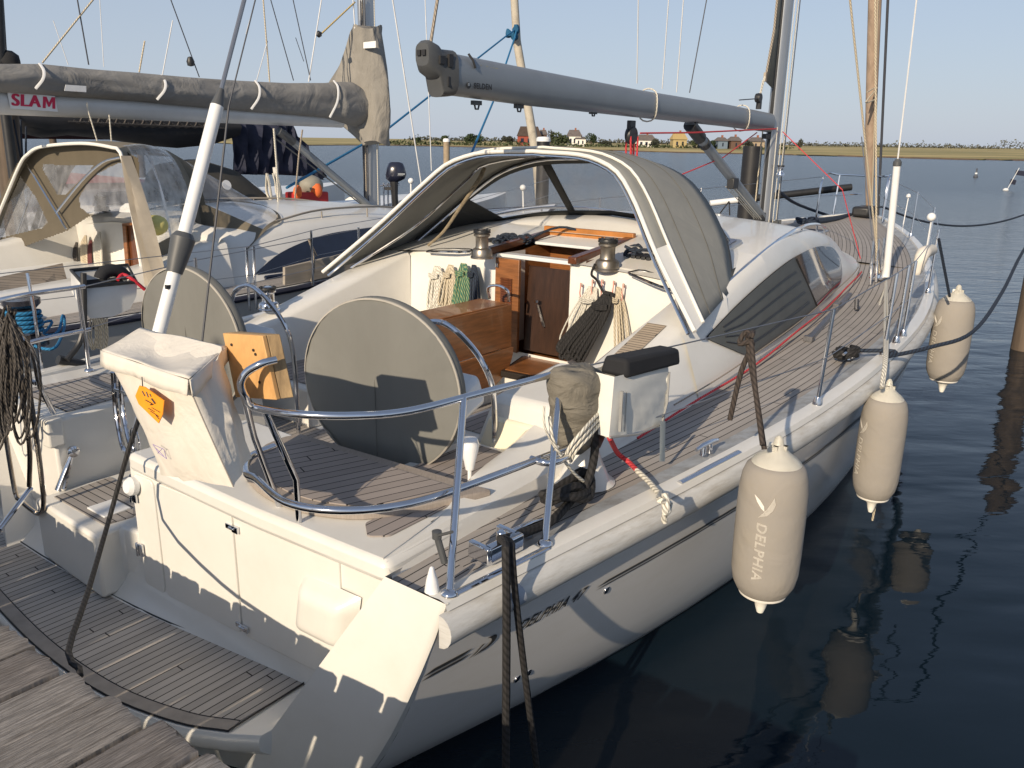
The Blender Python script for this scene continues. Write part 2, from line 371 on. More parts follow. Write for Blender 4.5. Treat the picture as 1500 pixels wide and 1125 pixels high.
# transom face with door panels
tf = lambda b: float(np.interp(b, [-2, -.2, .5, 1.2, 1.6], [.0, .0, .03, .085, .10]))
t_ = MB(); t_.loft([[(tf(b)+.012, b, z) for b in [-.12+.16*i for i in range(12)]] for z in (1.2, .9, .62)])
pnc = curve([-2.0, -.85, -.06, .49, 1.19, 1.5], [-.14, -.13, -.08, -.01, .085, .12])
t_.loft([[(tf(b)+.012+(min(pnc(b), tf(b))-.024-tf(b))*k, b, z) for b in [-2.0+.25*i for i in range(15)]] for k, z in ((0, .62), (.04, .53), (.25, .47), (.7, .425), (1, .403))])
build('transom', t_, gel, Y)
seam = mat('seam_shadow_gap', (.25, .24, .22), .8)
def panel(b0, b1, z0, z1, a=0, name='transom_door'):
    m = MB(); r = .035
    pts = []
    for (cb, cz, s) in ((b1-r, z1-r, 0), (b0+r, z1-r, 1), (b0+r, z0+r, 2), (b1-r, z0+r, 3)):
        for k in range(5):
            an = PI/2*s+PI/2*k/4; pts.append((tf(cb+r*math.cos(an))-.001, cb+r*math.cos(an), cz+r*math.sin(an)))
    m.prism(pts, (.02, 0, 0)); return build(name, m, gel, Y, smooth=30, bevel=.005)
d1 = panel(-.085, .10, .50, 1.165); d2 = panel(.115, .74, .50, 1.165); d3 = panel(.755, 1.46, .50, 1.165)
def latch(b, z, par):
    a = tf(b)
    m = MB(); m.box((a-.006, b-.025, z), (.012, .05, .026)); m.box((a-.008, b+.028, z), (.016, .045, .034)); m.tube([(a-.014, b-.02, z), (a-.014, b+.03, z+.003)], .006)
    build('latch', m, inox, Y, parent=par, bevel=.003)
latch(.75, 1.09, d2); latch(.76, .55, d3)
for z in (1.04, .72):
    m = MB(); m.box((-.008, -.07, z), (.014, .05, .07)); m.tube([(-.016, -.09, z-.04), (-.016, -.09, z+.04)], .009); build('hinge', m, inox, Y, parent=d1, bevel=.003)
m = MB()
for k in range(9):
    pass
pr = [(0, 0), (.02, .0), (.05, .01), (.075, .04), (.08, .07)]
rows = []
for i in range(13):
    t = i/12; b = 1.19+.37*t; rows.append([])
    for j in range(13):
        s = j/12; z = .70+.30*s
        e = min(t, 1-t)*2; g = min(s, 1-s)*2; h = .085*min(1, (1-(1-min(1, e*2))**2))*min(1, (1-(1-min(1, g*2))**2))
        rows[-1].append((tf(b)+.003-h, b+.06*(s-.5), z))
m.loft(rows); build('shower_locker_bulge', m, gel, Y, smooth=70)
# top lip of transom / aft lockers
def slab(pts, z0, z1, mt, name, root=Y, bevel=.02, parent=None, smooth=35):
    m = MB(); m.prism([(p[0], p[1], z0) for p in pts], (0, 0, z1-z0)); return build(name, m, mt, root, bevel=bevel, parent=parent, smooth=smooth)
def rnd(pts, r, n=4):                          # round the corners of a plan polygon
    out = []; k = len(pts)
    for i in range(k):
        p0, p, p1 = np.array(pts[i-1]), np.array(pts[i]), np.array(pts[(i+1) % k])
        d0 = (p0-p)/np.linalg.norm(p0-p); d1_ = (p1-p)/np.linalg.norm(p1-p)
        a, c = p+d0*r, p+d1_*r
        for j in range(n+1):
            t = j/n; out.append(tuple((1-t)**2*a+2*t*(1-t)*p+t*t*c))
    return out
lk = slab(rnd([(.0, -.12), (-.005, 1.0), (.03, 1.83), (.76, 1.81), (.76, -.12)], .05), 1.175, 1.275, gel, 'aft_locker', bevel=.028)
slab([(.11, -.11), (.11, 1.8), (.75, 1.79), (.75, -.11)], .8, 1.176, gel, 'aft_locker_wall', bevel=.01)
def sheet(pts, z, mt, name, par=None, uv=None, th=.006):
    m = MB(); q = [(p[0], p[1], z) if len(p) == 2 else p for p in pts]
    m.prism(q, (0, 0, th))
    if uv: m.uv = [[uv(q[i % len(q)]) for i in f] for f in m.f]
    return build(name, m, mt, Y, smooth=0, parent=par)
uvh = lambda p: (p[1], p[0])
arc = [(.28+.0, .62), (.22, .72), (.17, .9), (.16, 1.1), (.20, 1.28), (.32, 1.45), (.70, 1.60)]
whe = mat('pale_teak_margin', (.30, .26, .225), .75, var=.12, scale=20, stretch=(6, 1, 1))
hs = slab([(.72, .42), (.62, .40)]+spl([(.50, .42), (.26, .56), (.14, .80), (.10, 1.05), (.14, 1.30), (.30, 1.52), (.73, 1.72)], 4)+[(.80, 1.74)], 1.276, 1.312, whe, 'helm_seat', bevel=.008)
sheet([(.66, .52)]+spl([(.50, .52), (.32, .63), (.205, .84), (.17, 1.07), (.21, 1.28), (.34, 1.46), (.70, 1.60)], 4), 1.313, teaks, 'seat_planking', hs, uv=lambda p: (p[0]*.94+p[1]*.34, p[1]*.94-p[0]*.34))
st2 = sheet(rnd([(.37, 1.50), (.22, 1.50), (.14, 1.60), (.20, 1.67), (.66, 1.66)], .02), 1.277, teaks, 'corner_teak', uv=lambda p: (p[0], p[1]))
# port quarter with its teak, walkway wall, step and platform block
slab([(.02, -2.06), (.02, -1.02), (1.9, -1.30), (1.9, -2.1)], .42, 1.245, gel, 'port_quarter', bevel=.02)
sheet([(.16, -1.80), (.16, -1.12), (.75, -1.20), (.75, -1.80)], 1.247, teakd, 'quarter_teak', uv=uvh)
sheet([(.86, -1.80), (.86, -1.24), (1.75, -1.36), (1.75, -1.80)], 1.247, teakd, 'quarter_teak', uv=uvh)
slab([(-.02, -1.10), (-.02, -1.0), (.08, -1.0), (.08, -1.10)], 1.08, 1.262, gel, 'quarter_moulding', bevel=.015)
stp = slab([(-.14, -1.02), (-.16, -.25), (.0, -.27), (.02, -.12), (.75, -.12), (.75, -1.02)], .415, .80, gel, 'boarding_step', bevel=.02)
sheet([(-.06, -.94), (-.06, -.34), (.30, -.30), (.30, -.98)], .801, teakd, 'step_planking', stp, uv=uvh)
m = MB(); m.box((.06, -.52, .812), (.16, .20, .012)); build('step_light', m, whitep, Y, parent=stp, bevel=.004)
m = MB(); m.tube([(-.02, -.995, .82), (.10, -.99, 1.04)], .022, flat=.4); m.lathe((.10, -.985, 1.04), [(.0, 0), (.036, 0), (.036, .02), (.02, .03), (0, .03)], 16, axis=(SB[0], SB[1], 0)); build('gate_arm', m, inox, Y)
m = MB(); m.tube([(.02, -.99, .815), (.10, -.99, 1.03)], .014); build('gate_arm', m, inox, Y)
# bathing platform
pa = spl([(-.40, -1.9), (-.50, -1.3), (-.57, -.6), (-.60, 0), (-.57, .55), (-.47, .97), (-.36, 1.20)], 5)
pin = spl([(.10, 1.19), (-.01, .49), (-.08, -.06), (-.13, -.85), (-.14, -1.8)], 4)
m = MB()
prof = [(.0, .0), (-.012, -.012), (-.016, -.04), (-.012, -.075), (.03, -.12), (.10, -.17), (.18, -.24), (.26, -.40)]
m.loft([[(a+i, b, .398+h) for k, (i, h) in enumerate(prof)] for (a, b) in pa+[(-.27, 1.33), (.0, 1.36)]])
m.poly([(a, b, .398) for a, b in pa+[(-.27, 1.33), (.0, 1.36)]]+[(.2, 1.36, .398), (.2, -1.95, .398)])
plat = build('bathing_platform', m, gel, Y, smooth=45)
ins = [(a+.015, b) for a, b in pa]
fld = [(a+.085, b*.985) for a, b in pa]
m = MB(); m.loft([[(p[0], p[1], .405), (q[0], q[1], .405)] for p, q in zip(ins, fld)], uv=lambda p: (p[1], .03)); build('platform_margin', m, mat('margin_plank', (.30, .275, .25), .75, var=.15, scale=12), Y, parent=plat)
m = MB(); m.tube([(a, b, .404) for a, b in fld], .004, 4); m.tube([(a, b, .402) for a, b in ins], .006, 4); m.tube([(a, b, .406) for a, b in pin], .006, 4); m.tube([(ins[-1][0], ins[-1][1], .406), (.10, 1.19, .406)], .006, 4)
build('caulking', m, black_ink, Y, parent=plat)
m = MB(); m.poly([(a, b, .404) for a, b in fld]+[(a, b, .404) for a, b in pin], uv=lambda p: (p[0], p[1])); build('platform_planking', m, teakp, Y, smooth=0, parent=plat)
# decks ------------------------------------------------------------
gw = curve([0, 1.5, 13.4], [.03, .12, .10])
AD = [i*.3 for i in range(45)]
for sg in (1, -1):
    m = MB(); m.loft([[(a, sg*(be(a)+.01), ze(a)-.03), (a, sg*be(a), ze(a)+.002), (a, sg*(be(a)-.03), ze(a)+.008), (a, sg*max(0, be(a)-.085), ze(a)+.004), (a, sg*max(0, be(a)-.095), ze(a)-.012)] for a in AD if a < 13.2])
    build('toe_rail', m, gel, Y, smooth=50)
    m = MB(); m.loft([[(a, sg*max(0, be(a)-.094), ze(a)-.011), (a, sg*max(0, be(a)-.10-gw(a)), ze(a)-.034)] for a in AD if a < 13.2]); build('waterway', m, gutter, Y)
    m = MB()
    m.loft([[(a, sg*(be(a)-.095-gw(a)+(bi(a)-.01-be(a)+.095+gw(a))*k/3), ze(a)-.036) for k in range(4)] for a in [i*.3 for i in range(1, 30)]], uv=lambda p: (p[0], be(p[0])-abs(p[1])))
    if sg > 0: m.add([(.3, 1.83, ze(.3)-.036), (.3, be(.3)-.095-gw(.3), ze(.3)-.036), (.06, 2.06, 1.205), (.02, 1.84, 1.205)], [(0, 1, 2, 3)])
    build('side_deck_teak', m, teakd, Y, smooth=0)
    m = MB()
    rows = []
    for k in range(16):
        a = .30+k*13.05/15; w_ = be(a)-.045
        rows.append([(a-.15, sg*(be(a-.15)+.012+.0), ze(a)-.055)])
    # rubbing strake: fat bowed moulding
    ring = []
    for a in [-.03]+[i*.3+.06 for i in range(44)]:
        aa = max(a, 0); c = (a, be(aa)-.005, ze(aa)-.105)
        ring.append([(c[0], sg*(c[1]+.062*math.cos(t)), c[2]+.07*math.sin(t)) for t in [PI*k/8-PI/2 for k in range(9)]])
    m.loft(ring); m.poly(ring[0]); build('rubbing_strake', m, dirty, Y, smooth=50)
m = MB(); m.tube([(.27, be(.27)+.035, 1.15), (.35, be(.35)+.035, 1.155)], .045, 12); build('strake_joint', m, mat('joint_grey', (.25, .28, .33), .5), Y)
# foredeck
m = MB()
for sg in (1, -1):
    m.loft([[(a, sg*max(.0, be(a)-.19)*k/5, ze(a)-.036+.05*(1-(k/5)**2)) for k in range(6)] for a in [8.4+.3*i for i in range(16)]], uv=lambda p: (p[0], be(p[0])-abs(p[1])))
build('foredeck_teak', m, teakd, Y, smooth=30)
# rub strips of stainless on the toe rail
for (p, q) in (((680, 871), (822, 800)), ((1000, 714), (1083, 665))):
    m = MB(); P = atz(p[0], p[1], 1.262); Q = atz(q[0], q[1], 1.29)
    m.tube([(P[0], be(P[0])-.018, ze(P[0])+.010), (Q[0], be(Q[0])-.018, ze(Q[0])+.010)], .016, 8, flat=.5); build('rub_strip', m, inox, Y)
# coamings -----------------------------------------------------------
zt = curve([.05, .9, 1.4, 1.9, 2.3, 2.8, 3.45], [1.281, 1.315, 1.35, 1.49, 1.60, 1.73, 1.90])
bn = curve([.05, .5, .8, 1.5, 3.45], [1.79, 1.69, 1.56, 1.42, 1.38])
AC = [.05+.17*i for i in range(21)]
cw = curve([0, .9, 4], [0, 1, 1])
for sg in (1, -1):
    m = MB()
    m.loft([[(a, sg*bi(a), ze(a)-.04), (a, sg*(bi(a)-.03), ze(a)+.03), (a, sg*(bi(a)-.04-.045*cw(a)), (ze(a)+zt(a))/2), (a, sg*(bi(a)-.045-.09*cw(a)), zt(a)-.03*cw(a)), (a, sg*(bi(a)-.05-.12*cw(a)), zt(a)), (a, sg*(bn(a)+.035*cw(a)), zt(a)+.002), (a, sg*bn(a), zt(a)-.03), (a, sg*(bn(a)+.0), 1.0)] for a in AC if sg > 0 or a > 1.3])
    if sg < 0: m.loft([[(a, sg*bi(a), ze(a)-.04), (a, sg*(bi(a)-.05), ze(a)), (a, sg*(bi(a)-.1), 1.20+.0*a)] for a in AC if a < 1.5])
    build('coaming', m, gel, Y, smooth=60)
    if sg > 0: m = MB(); m.loft([[(a, sg*(1.62-.05*k), zt(a)+.008), (a, sg*(1.50-.07*k), zt(a)+.008)] for k, a in [(i/12, 1.75+.09*i) for i in range(13)]], uv=lambda p: (p[1], p[0])); build('coaming_teak', m, teak('teak_strip', (.38, .31, .23), .03, .15), Y, smooth=0)
# cockpit
slab([(.74, -1.45), (.74, 1.45), (3.5, 1.45), (3.5, -1.45)], .70, .85, gel2, 'cockpit_floor', bevel=0)
sheet([(.80, -1.3), (.80, 1.3), (1.65, 1.3), (1.65, .55), (3.3, .55), (3.3, -.55), (1.65, -.55), (1.65, -1.3)], .852, teakd, 'floor_planking', uv=lambda p: (p[0], p[1]))
for sg in (1, -1):
    s_ = slab([(1.62, sg*.62), (1.62, sg*1.42), (3.47, sg*1.42), (3.47, sg*.62)], .85, 1.15, gel, 'cockpit_seat', bevel=.02)
    sheet(rnd([(1.70, sg*.68), (1.70, sg*1.32), (3.35, sg*1.32), (3.35, sg*.68)], .05), 1.152, teaks, 'seat_planking', s_, uv=lambda p: (p[0], p[1]))
s_ = slab(rnd([(.80, 1.02), (.80, 1.66), (1.45, 1.66), (1.45, 1.02)], .06), .86, 1.215, gel, 'helm_side_seat', bevel=.012)
sheet(rnd([(.88, 1.10), (.88, 1.58), (1.40, 1.58), (1.40, 1.10)], .04), 1.217, teaks, 'seat_planking', s_, uv=lambda p: (p[0], p[1]))
m = MB(); m.hexa([(1.44, 1.00, 1.0), (2.25, 1.0, 1.0), (2.25, 1.68, 1.0), (1.38, 1.68, 1.0)], [(1.60, 1.10, 1.47), (2.25, 1.12, 1.55), (2.25, 1.62, 1.58), (1.54, 1.60, 1.50)])
pod = build('winch_plinth', m, gel, Y, bevel=.045)
m = MB(); m.hexa([(1.455, 1.09, 1.14), (1.60, 1.09, 1.14), (1.60, 1.56, 1.16), (1.435, 1.56, 1.16)], [(1.52, 1.13, 1.36), (1.65, 1.13, 1.36), (1.65, 1.53, 1.38), (1.50, 1.53, 1.38)]); build('plinth_panel', m, mat('cream_gelcoat', (.80, .74, .58), .35, var=.02), Y, parent=pod, bevel=.02)
# coachroof -----------------------------------------------------------
bs = curve([2.85, 3.45, 4.5, 5.5, 7.0, 8.0, 9.0], [1.71, 1.69, 1.63, 1.53, 1.30, 1.05, .55])
zs = curve([2.85, 3.1, 3.5, 3.95, 4.6, 5.6, 6.7, 7.4, 8.2, 9.2], [1.70, 1.77, 1.89, 2.0, 2.11, 2.13, 2.01, 1.90, 1.74, 1.63])
zc = curve([3.45, 4.6, 6, 7.4, 8.4, 9.3], [1.98, 2.15, 2.19, 2.03, 1.90, 1.66])
def side(a, z):                                # b of the coachroof side at height z
    z0 = ze(a)-.04; t = (z-z0)/(zs(a)-z0); return bi(a)+(bs(a)-bi(a))*t**1.2
m = MB()
AR = [3.45+.2*i for i in range(30)]
for sg in (1, -1):
    m.loft([[(a, sg*bi(a), ze(a)-.04)]+[(a, sg*side(a, ze(a)-.04+(zs(a)-ze(a)+.04)*t), ze(a)-.04+(zs(a)-ze(a)+.04)*t) for t in (.2, .4, .6, .8, .93)]+[(a, sg*(bs(a)-.03), zs(a)+.012)]+[(a, sg*(bs(a)-.05)*k, zs(a)+.02+(zc(a)-zs(a)-.02)*(1-k*k)) for k in (.9, .8, .6, .4, .25)]+([(a, 0, zc(a))] if a > 4.25 else []) for a in AR if a <= 4.3])
    m.loft([[(a, sg*bi(a), ze(a)-.04)]+[(a, sg*side(a, ze(a)-.04+(zs(a)-ze(a)+.04)*t), ze(a)-.04+(zs(a)-ze(a)+.04)*t) for t in (.2, .4, .6, .8, .93)]+[(a, sg*(bs(a)-.03), zs(a)+.012)]+[(a, sg*(bs(a)-.05)*k, zs(a)+.02+(zc(a)-zs(a)-.02)*(1-k*k)) for k in (.9, .8, .6, .4, .25)]+[(a, 0, zc(a))] for a in AR if a >= 4.2])
for sg in (1, -1):
    m.loft([[(a, sg*bi(a), ze(a)-.04)]+[(a, sg*side(a, ze(a)-.04+(zs(a)-ze(a)+.04)*t), ze(a)-.04+(zs(a)-ze(a)+.04)*t) for t in (.2, .4, .6, .8, .93)]+[(a, sg*(bs(a)-.03), zs(a)+.012), (a, sg*1.5, zs(a)-.03)] for a in (2.80, 2.95, 3.1, 3.25, 3.35, 3.45)])
build('coachroof', m, gel, Y, smooth=50)
# long side windows: fabric cover aft, glass forward
wt = curve([3.06, 3.5, 3.95, 4.7, 5.5, 6.3, 6.9, 7.05], [1.655, 1.775, 1.87, 1.975, 2.0, 1.95, 1.84, 1.77])
wb = curve([3.06, 3.3, 3.72, 4.5, 5.5, 6.4, 6.85, 7.05], [1.645, 1.55, 1.425, 1.45, 1.49, 1.52, 1.62, 1.75])
def wstrip(a0, a1, n, off, sg, sl=0):
    r = []
    for i in range(n+1):
        q = []
        for k in range(7):
            t = k/6; a = a0+(a1+sl*(1-t)-a0)*i/n; z = wb(a)+(wt(a)-wb(a))*t; q.append((a, sg*(side(a, z)+off), z))
        r.append(q)
    return r
for sg in (1, -1):
    m = MB(); m.loft(wstrip(3.07, 7.04, 44, .007, sg)); wn_ = build('cabin_window', m, glassd, Y, smooth=60)
    m = MB(); m.loft(wstrip(3.08, 4.95, 24, .016, sg, .55)); wc_ = build('window_shade', m, wcover, Y, parent=wn_, smooth=60)
    m = MB()
    for t in (.22, .42, .62, .80):
        pts = [(a, sg*(side(a, wb(a)+(wt(a)-wb(a))*t)+.02), wb(a)+(wt(a)-wb(a))*t) for a in [3.3+.1*i for i in range(int(16+6*(1-t)))] if wt(a)-wb(a) > .14]
        m.tube(pts, .005, 4)
    build('shade_slat_line', m, black_ink, Y, parent=wn_)
    m = MB(); a = 5.17; m.tube([(4.96, sg*(side(4.96, wt(4.96)-.01)+.02), wt(4.96)-.01), (5.50, sg*(side(5.50, wb(5.50)+.01)+.02), wb(5.50)+.01)], .010, 5); build('window_divider', m, black_ink, Y, parent=wn_)
    m = MB(); hr = [(3.66, 1.62, 1.90), (4.15, 1.60, 2.01), (4.8, 1.54, 2.10), (5.6, 1.45, 2.15), (6.4, 1.33, 2.11), (7.0, 1.22, 2.03)]
    m.tube([(a, sg*(b), z+.035) for a, b, z in hr], .016, 8, sm=5)
    for a, b, z in hr: m.tube([(a, sg*b, z+.03), (a+.02, sg*b, z-.08)], .010, 6)
    build('handrail', m, inox, Y)
    # red and white lines along the cabin foot
    m = MB(); m.tube([(a, sg*(bi(a)+.06), ze(a)+.02+.012*math.sin(a*3)) for a in [1.9+.25*i for i in range(24)]], .008, 6); build('jackline', m, r_red if sg > 0 else r_white, Y)
    m = MB(); m.tube([(a, sg*(bi(a)+.02), ze(a)+.06) for a in [2.4+.25*i for i in range(22)]], .005, 6); build('furling_line', m, r_tan, Y)
    # genoa track
    m = MB(); P, Q = (4.55, bi(4.55)+.16), (6.6, bi(6.6)+.10)
    m.hexa([(P[0], sg*(P[1]-.03), 1.385), (Q[0], sg*(Q[1]-.03), 1.455), (Q[0], sg*(Q[1]+.03), 1.455), (P[0], sg*(P[1]+.03), 1.385)], [(P[0], sg*(P[1]-.02), 1.41), (Q[0], sg*(Q[1]-.02), 1.48), (Q[0], sg*(Q[1]+.02), 1.48), (P[0], sg*(P[1]+.02), 1.41)])
    m.box((P[0]+.02, sg*P[1], 1.41), (.05, .07, .04))
    for q in (.62, .66): m.box(lerp((P[0], sg*P[1], 1.43), (Q[0], sg*Q[1], 1.49), q), (.05, .05, .05)); m.tube([(P[0]+1.3, sg*P[1], 1.45), (P[0]+1.34, sg*P[1]-.02, 1.54)], .02, 8)
    build('genoa_track', m, mat('track_alu', (.22, .22, .23), .4, .8, var=.3, scale=60), Y)
# aft bulkhead with the companionway
m = MB()
def bh(b0, b1, z0, n=8, a=3.45, fl=0):
    r = []
    for i in range(n+1):
        b = b0+(b1-b0)*i/n; tt = abs(b)/1.66; z1 = 1.975-.0*tt-(.12*max(0, (abs(b)-.75)/.9)**1.6)
        af = .10*max(0, (abs(b)-.4)/1.2)
        r.append([(a-af*.0-.0, b, z0), (a, b, (z0+z1)/2), (a+.01, b, z1-.05), (a+.03, b, z1-.015), (a+.07, b, z1+.004)])
    return r
m.loft(bh(.385, 1.66, .85)); m.loft(bh(-1.66, -.36, .85)); m.add([(3.45, -.36, .85), (3.45, .385, .85), (3.45, .385, 1.17), (3.45, -.36, 1.17)], [(0, 1, 2, 3)])
for b in (-.36, .385): m.add([(3.45, b, 1.17), (3.85, b, 1.17), (3.85, b, 1.98), (3.45, b, 1.98)], [(0, 1, 2, 3)])
build('aft_bulkhead', m, gel, Y, smooth=50)
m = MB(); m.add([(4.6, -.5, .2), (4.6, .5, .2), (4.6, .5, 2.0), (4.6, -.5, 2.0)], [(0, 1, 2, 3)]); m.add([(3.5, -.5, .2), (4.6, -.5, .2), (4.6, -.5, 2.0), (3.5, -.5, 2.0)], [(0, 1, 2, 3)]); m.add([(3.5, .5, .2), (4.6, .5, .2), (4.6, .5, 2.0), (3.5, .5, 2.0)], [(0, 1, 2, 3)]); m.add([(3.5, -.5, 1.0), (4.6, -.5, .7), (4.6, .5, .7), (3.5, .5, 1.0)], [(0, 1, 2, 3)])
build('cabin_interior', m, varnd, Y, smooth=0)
m = MB(); m.prism([(3.47, -.08, 1.19), (3.47, .37, 1.19), (3.53, .37, 1.90), (3.53, -.08, 1.90)], (.02, 0, 0)); wbd = build('washboard', m, mat('dark_washboard', (.035, .016, .009), .4, var=.35, scale=4, stretch=(8, 8, 1)), Y, bevel=.004)
m = MB(); m.tube([(3.45, .07, 1.60), (3.47, .13, 1.42)], .010); m.lathe((3.45, .065, 1.62), [(.0, 0), (.02, 0), (.02, .02), (0, .02)], 10); build('door_handle', m, inox, Y, parent=wbd)
m = MB(); m.hexa([(3.405, -.35, 1.17), (3.435, -.35, 1.17), (3.435, -.10, 1.17), (3.405, -.10, 1.17)], [(3.42, -.35, 1.955), (3.45, -.35, 1.955), (3.45, -.10, 1.955), (3.42, -.10, 1.955)])
dr = build('companionway_door', m, varn, Y, bevel=.004)
m = MB()
for k in range(17): m.hexa([(3.400, -.285, 1.46+k*.020), (3.412, -.285, 1.46+k*.020), (3.412, -.165, 1.46+k*.020), (3.400, -.165, 1.46+k*.020)], [(3.410, -.285, 1.474+k*.020), (3.414, -.285, 1.474+k*.020), (3.414, -.165, 1.474+k*.020), (3.410, -.165, 1.474+k*.020)])
build('louvre', m, varnd, Y, parent=dr, smooth=0)
m = MB()
m.lathe((3.40, -.32, 1.88), [(.0, 0), (.012, 0), (.012, .03), (0, .03)], 8)
build('door_hinge', m, inox, Y, parent=dr)
# sliding hatch garage: rails and wooden surrounds
m = MB(); m.hexa([(3.30, -.47, 1.955), (4.30, -.47, 2.06), (4.30, -.40, 2.06), (3.30, -.40, 1.955)], [(3.30, -.47, 2.02), (4.30, -.47, 2.11), (4.30, -.40, 2.11), (3.30, -.40, 2.02)])
build('hatch_rail', m, varnd, Y, bevel=.008)
m = MB(); m.hexa([(3.40, .39, 1.975), (4.30, .39, 2.06), (4.30, .47, 2.06), (3.40, .47, 1.975)], [(3.40, .39, 2.03), (4.30, .39, 2.12), (4.30, .47, 2.12), (3.40, .47, 2.03)])
build('hatch_rail', m, varnd, Y, bevel=.008)
m = MB(); m.box((4.30, 0, 2.10), (.05, .94, .10)); build('hatch_stop', m, mat('orange_teak', (.42, .17, .045), .4, var=.2, scale=6), Y, bevel=.006)
m = MB(); m.hexa([(4.02, -.39, 2.01), (4.28, -.39, 2.05), (4.28, .38, 2.05), (4.02, .38, 2.01)], [(4.02, -.39, 2.035), (4.28, -.39, 2.075), (4.28, .38, 2.075), (4.02, .38, 2.035)]); build('sliding_hatch', m, gel2, Y, bevel=.004)
m = MB(); m.box((3.55, .01, 1.965), (.11, .74, .03)); build('hatch_lip', m, gel2, Y, bevel=.004)
m = MB(); m.add([(3.6, -.37, 1.955), (4.3, -.37, 2.04), (4.3, -.37, 1.5), (3.6, -.37, 1.5)], [(0, 1, 2, 3)]); m.add([(3.6, .375, 1.955), (4.3, .375, 2.04), (4.3, .375, 1.5), (3.6, .375, 1.5)], [(0, 1, 2, 3)]); m.add([(4.25, -.37, 2.03), (4.25, .375, 2.03), (4.25, .375, 1.5), (4.25, -.37, 1.5)], [(0, 1, 2, 3)]); build('hatch_lining', m, varn, Y, smooth=0)
# breakwater under the hood's windscreen
def basef(s):                                   # s -1..1 along the hood's foot on the roof
    t = abs(s); a = curve([0, .4, .7, .9, 1], [4.70, 4.64, 4.50, 4.22, 3.75])(t); b = curve([0, .4, .7, .9, 1], [0, .74, 1.26, 1.50, 1.66])(t); z = curve([0, .4, .7, .9, 1], [2.25, 2.20, 2.11, 2.02, 1.92])(t)
    return (a, b*(1 if s > 0 else -1), z)
m = MB(); r = []
for i in range(33):
    s = -1+i/16; p = basef(s); r.append([(p[0]-.45*(1-abs(s)*.6), p[1]*.93, p[2]-.19), (p[0]-.18, p[1]*.97, p[2]-.05), (p[0]-.03, p[1], p[2]), (p[0]+.04, p[1], p[2]-.01), (p[0]+.10, p[1], p[2]-.2)])
m.loft(r); build('breakwater', m, gel, Y, smooth=60)
# hatches on the roof
def hatch(cx, cb, w=.34, l=.5, flat=None):
    f = (lambda a, b: flat) if flat else (lambda a, b: roofz(a, b))
    m = MB(); pts = rnd([(cx-l/2, cb-w/2), (cx+l/2, cb-w/2), (cx+l/2, cb+w/2), (cx-l/2, cb+w/2)], .05)
    lo = [(p[0], p[1], f(*p)-.01) for p in pts]; n = len(lo); m.add(lo+[(p[0], p[1], p[2]+.045) for p in lo], [list(range(n))[::-1], [n+k for k in range(n)]]+[(k, (k+1) % n, n+(k+1) % n, n+k) for k in range(n)]); h = build('deck_hatch', m, alu, Y, bevel=.01)
    c = [(cx+(p[0]-cx)*.84, cb+(p[1]-cb)*.80) for p in pts]; m = MB(); m.poly([(p[0], p[1], f(*p)+.039) for p in c]); build('hatch_glass', m, mat('hatch_acrylic', (.09, .085, .11), .12, var=.2, coat=.4), Y, parent=h, smooth=30)
def roofz(a, b): return zs(a)+.02+(zc(a)-zs(a)-.02)*(1-(b/(bs(a)-.05))**2)
zz_ = 2.0
for _ in range(12): P = atz(1120, 372, zz_); zz_ = .5*zz_+.5*roofz(P[0], min(P[1], 1.25))
hatch(P[0], min(P[1], 1.20)); hatch(7.0, 0); hatch(10.4, 0, flat=1.66)
# winches ---------------------------------------------------------------
def winch(p, r, h, mt=winm, name='winch', root=Y):
    m = MB(); m.lathe(p, [(0, 0), (r*1.12, 0), (r*1.12, h*.05), (r*1.02, h*.09), (r*1.0, h*.24), (r*.90, h*.31), (r*.66, h*.36), (r*.62, h*.42), (r*.62, h*.70), (r*.68, h*.74), (r*.80, h*.76), (r*.80, h*.82), (r*.70, h*.84), (r*.70, h*.88), (r*.80, h*.90), (r*.80, h*.93), (r*.4, h*.96), (r*.3, h), (0, h)], 28)
    w = build(name, m, mt, root, smooth=30)
    m = MB(); m.lathe((p[0], p[1], p[2]+h*.86), [(0, 0), (r*.83, 0), (r*.85, h*.03), (r*.80, h*.09), (r*.3, h*.11), (0, h*.11)], 24)
    for k in range(10):
        a = 2*PI*k/10; m.box((p[0]+r*.75*math.cos(a), p[1]+r*.75*math.sin(a), p[2]+h*.955), (.015, .015, .012), rz=a)
    build('self_tailer', m, blk, root, parent=w); return w
WS, WP = atz(889, 396, 1.95), atz(706, 378, 1.96)
winch(WS, .092, .25); winch(WP, .085, .24)
winch((2.0, -1.55, 1.56), .08, .19, inox, 'winch')
# clutches and cover plates beside the winches
for (a0, b0, n) in ((3.75, .70, 5), (3.75, -.78, 5)):
    for k in range(n):
        m = MB(); m.hexa([(a0, b0+.045*k, 1.98), (a0+.16, b0+.045*k, 2.0), (a0+.16, b0+.036+.045*k, 2.0), (a0, b0+.036+.045*k, 1.98)], [(a0+.02, b0+.045*k, 2.04), (a0+.16, b0+.045*k, 2.05), (a0+.16, b0+.036+.045*k, 2.05), (a0+.02, b0+.036+.045*k, 2.04)]); build('rope_clutch', m, blk, Y, bevel=.005)
m = MB(); m.tube([(3.40, .95, 1.955), (3.36, 1.22, 1.90), (3.42, 1.35, 1.87), (3.52, 1.30, 1.90), (3.54, 1.0, 1.965), (3.42, .93, 1.96)], .012, 6, sm=3); build('grab_loop', m, inox, Y)
m = MB(); m.tube([(3.40, -1.12, 1.935), (3.37, -.80, 1.965), (3.42, -.64, 1.975), (3.50, -.70, 1.98), (3.52, -1.05, 1.95), (3.42, -1.13, 1.935)], .012, 6, sm=3); build('grab_loop', m, inox, Y)
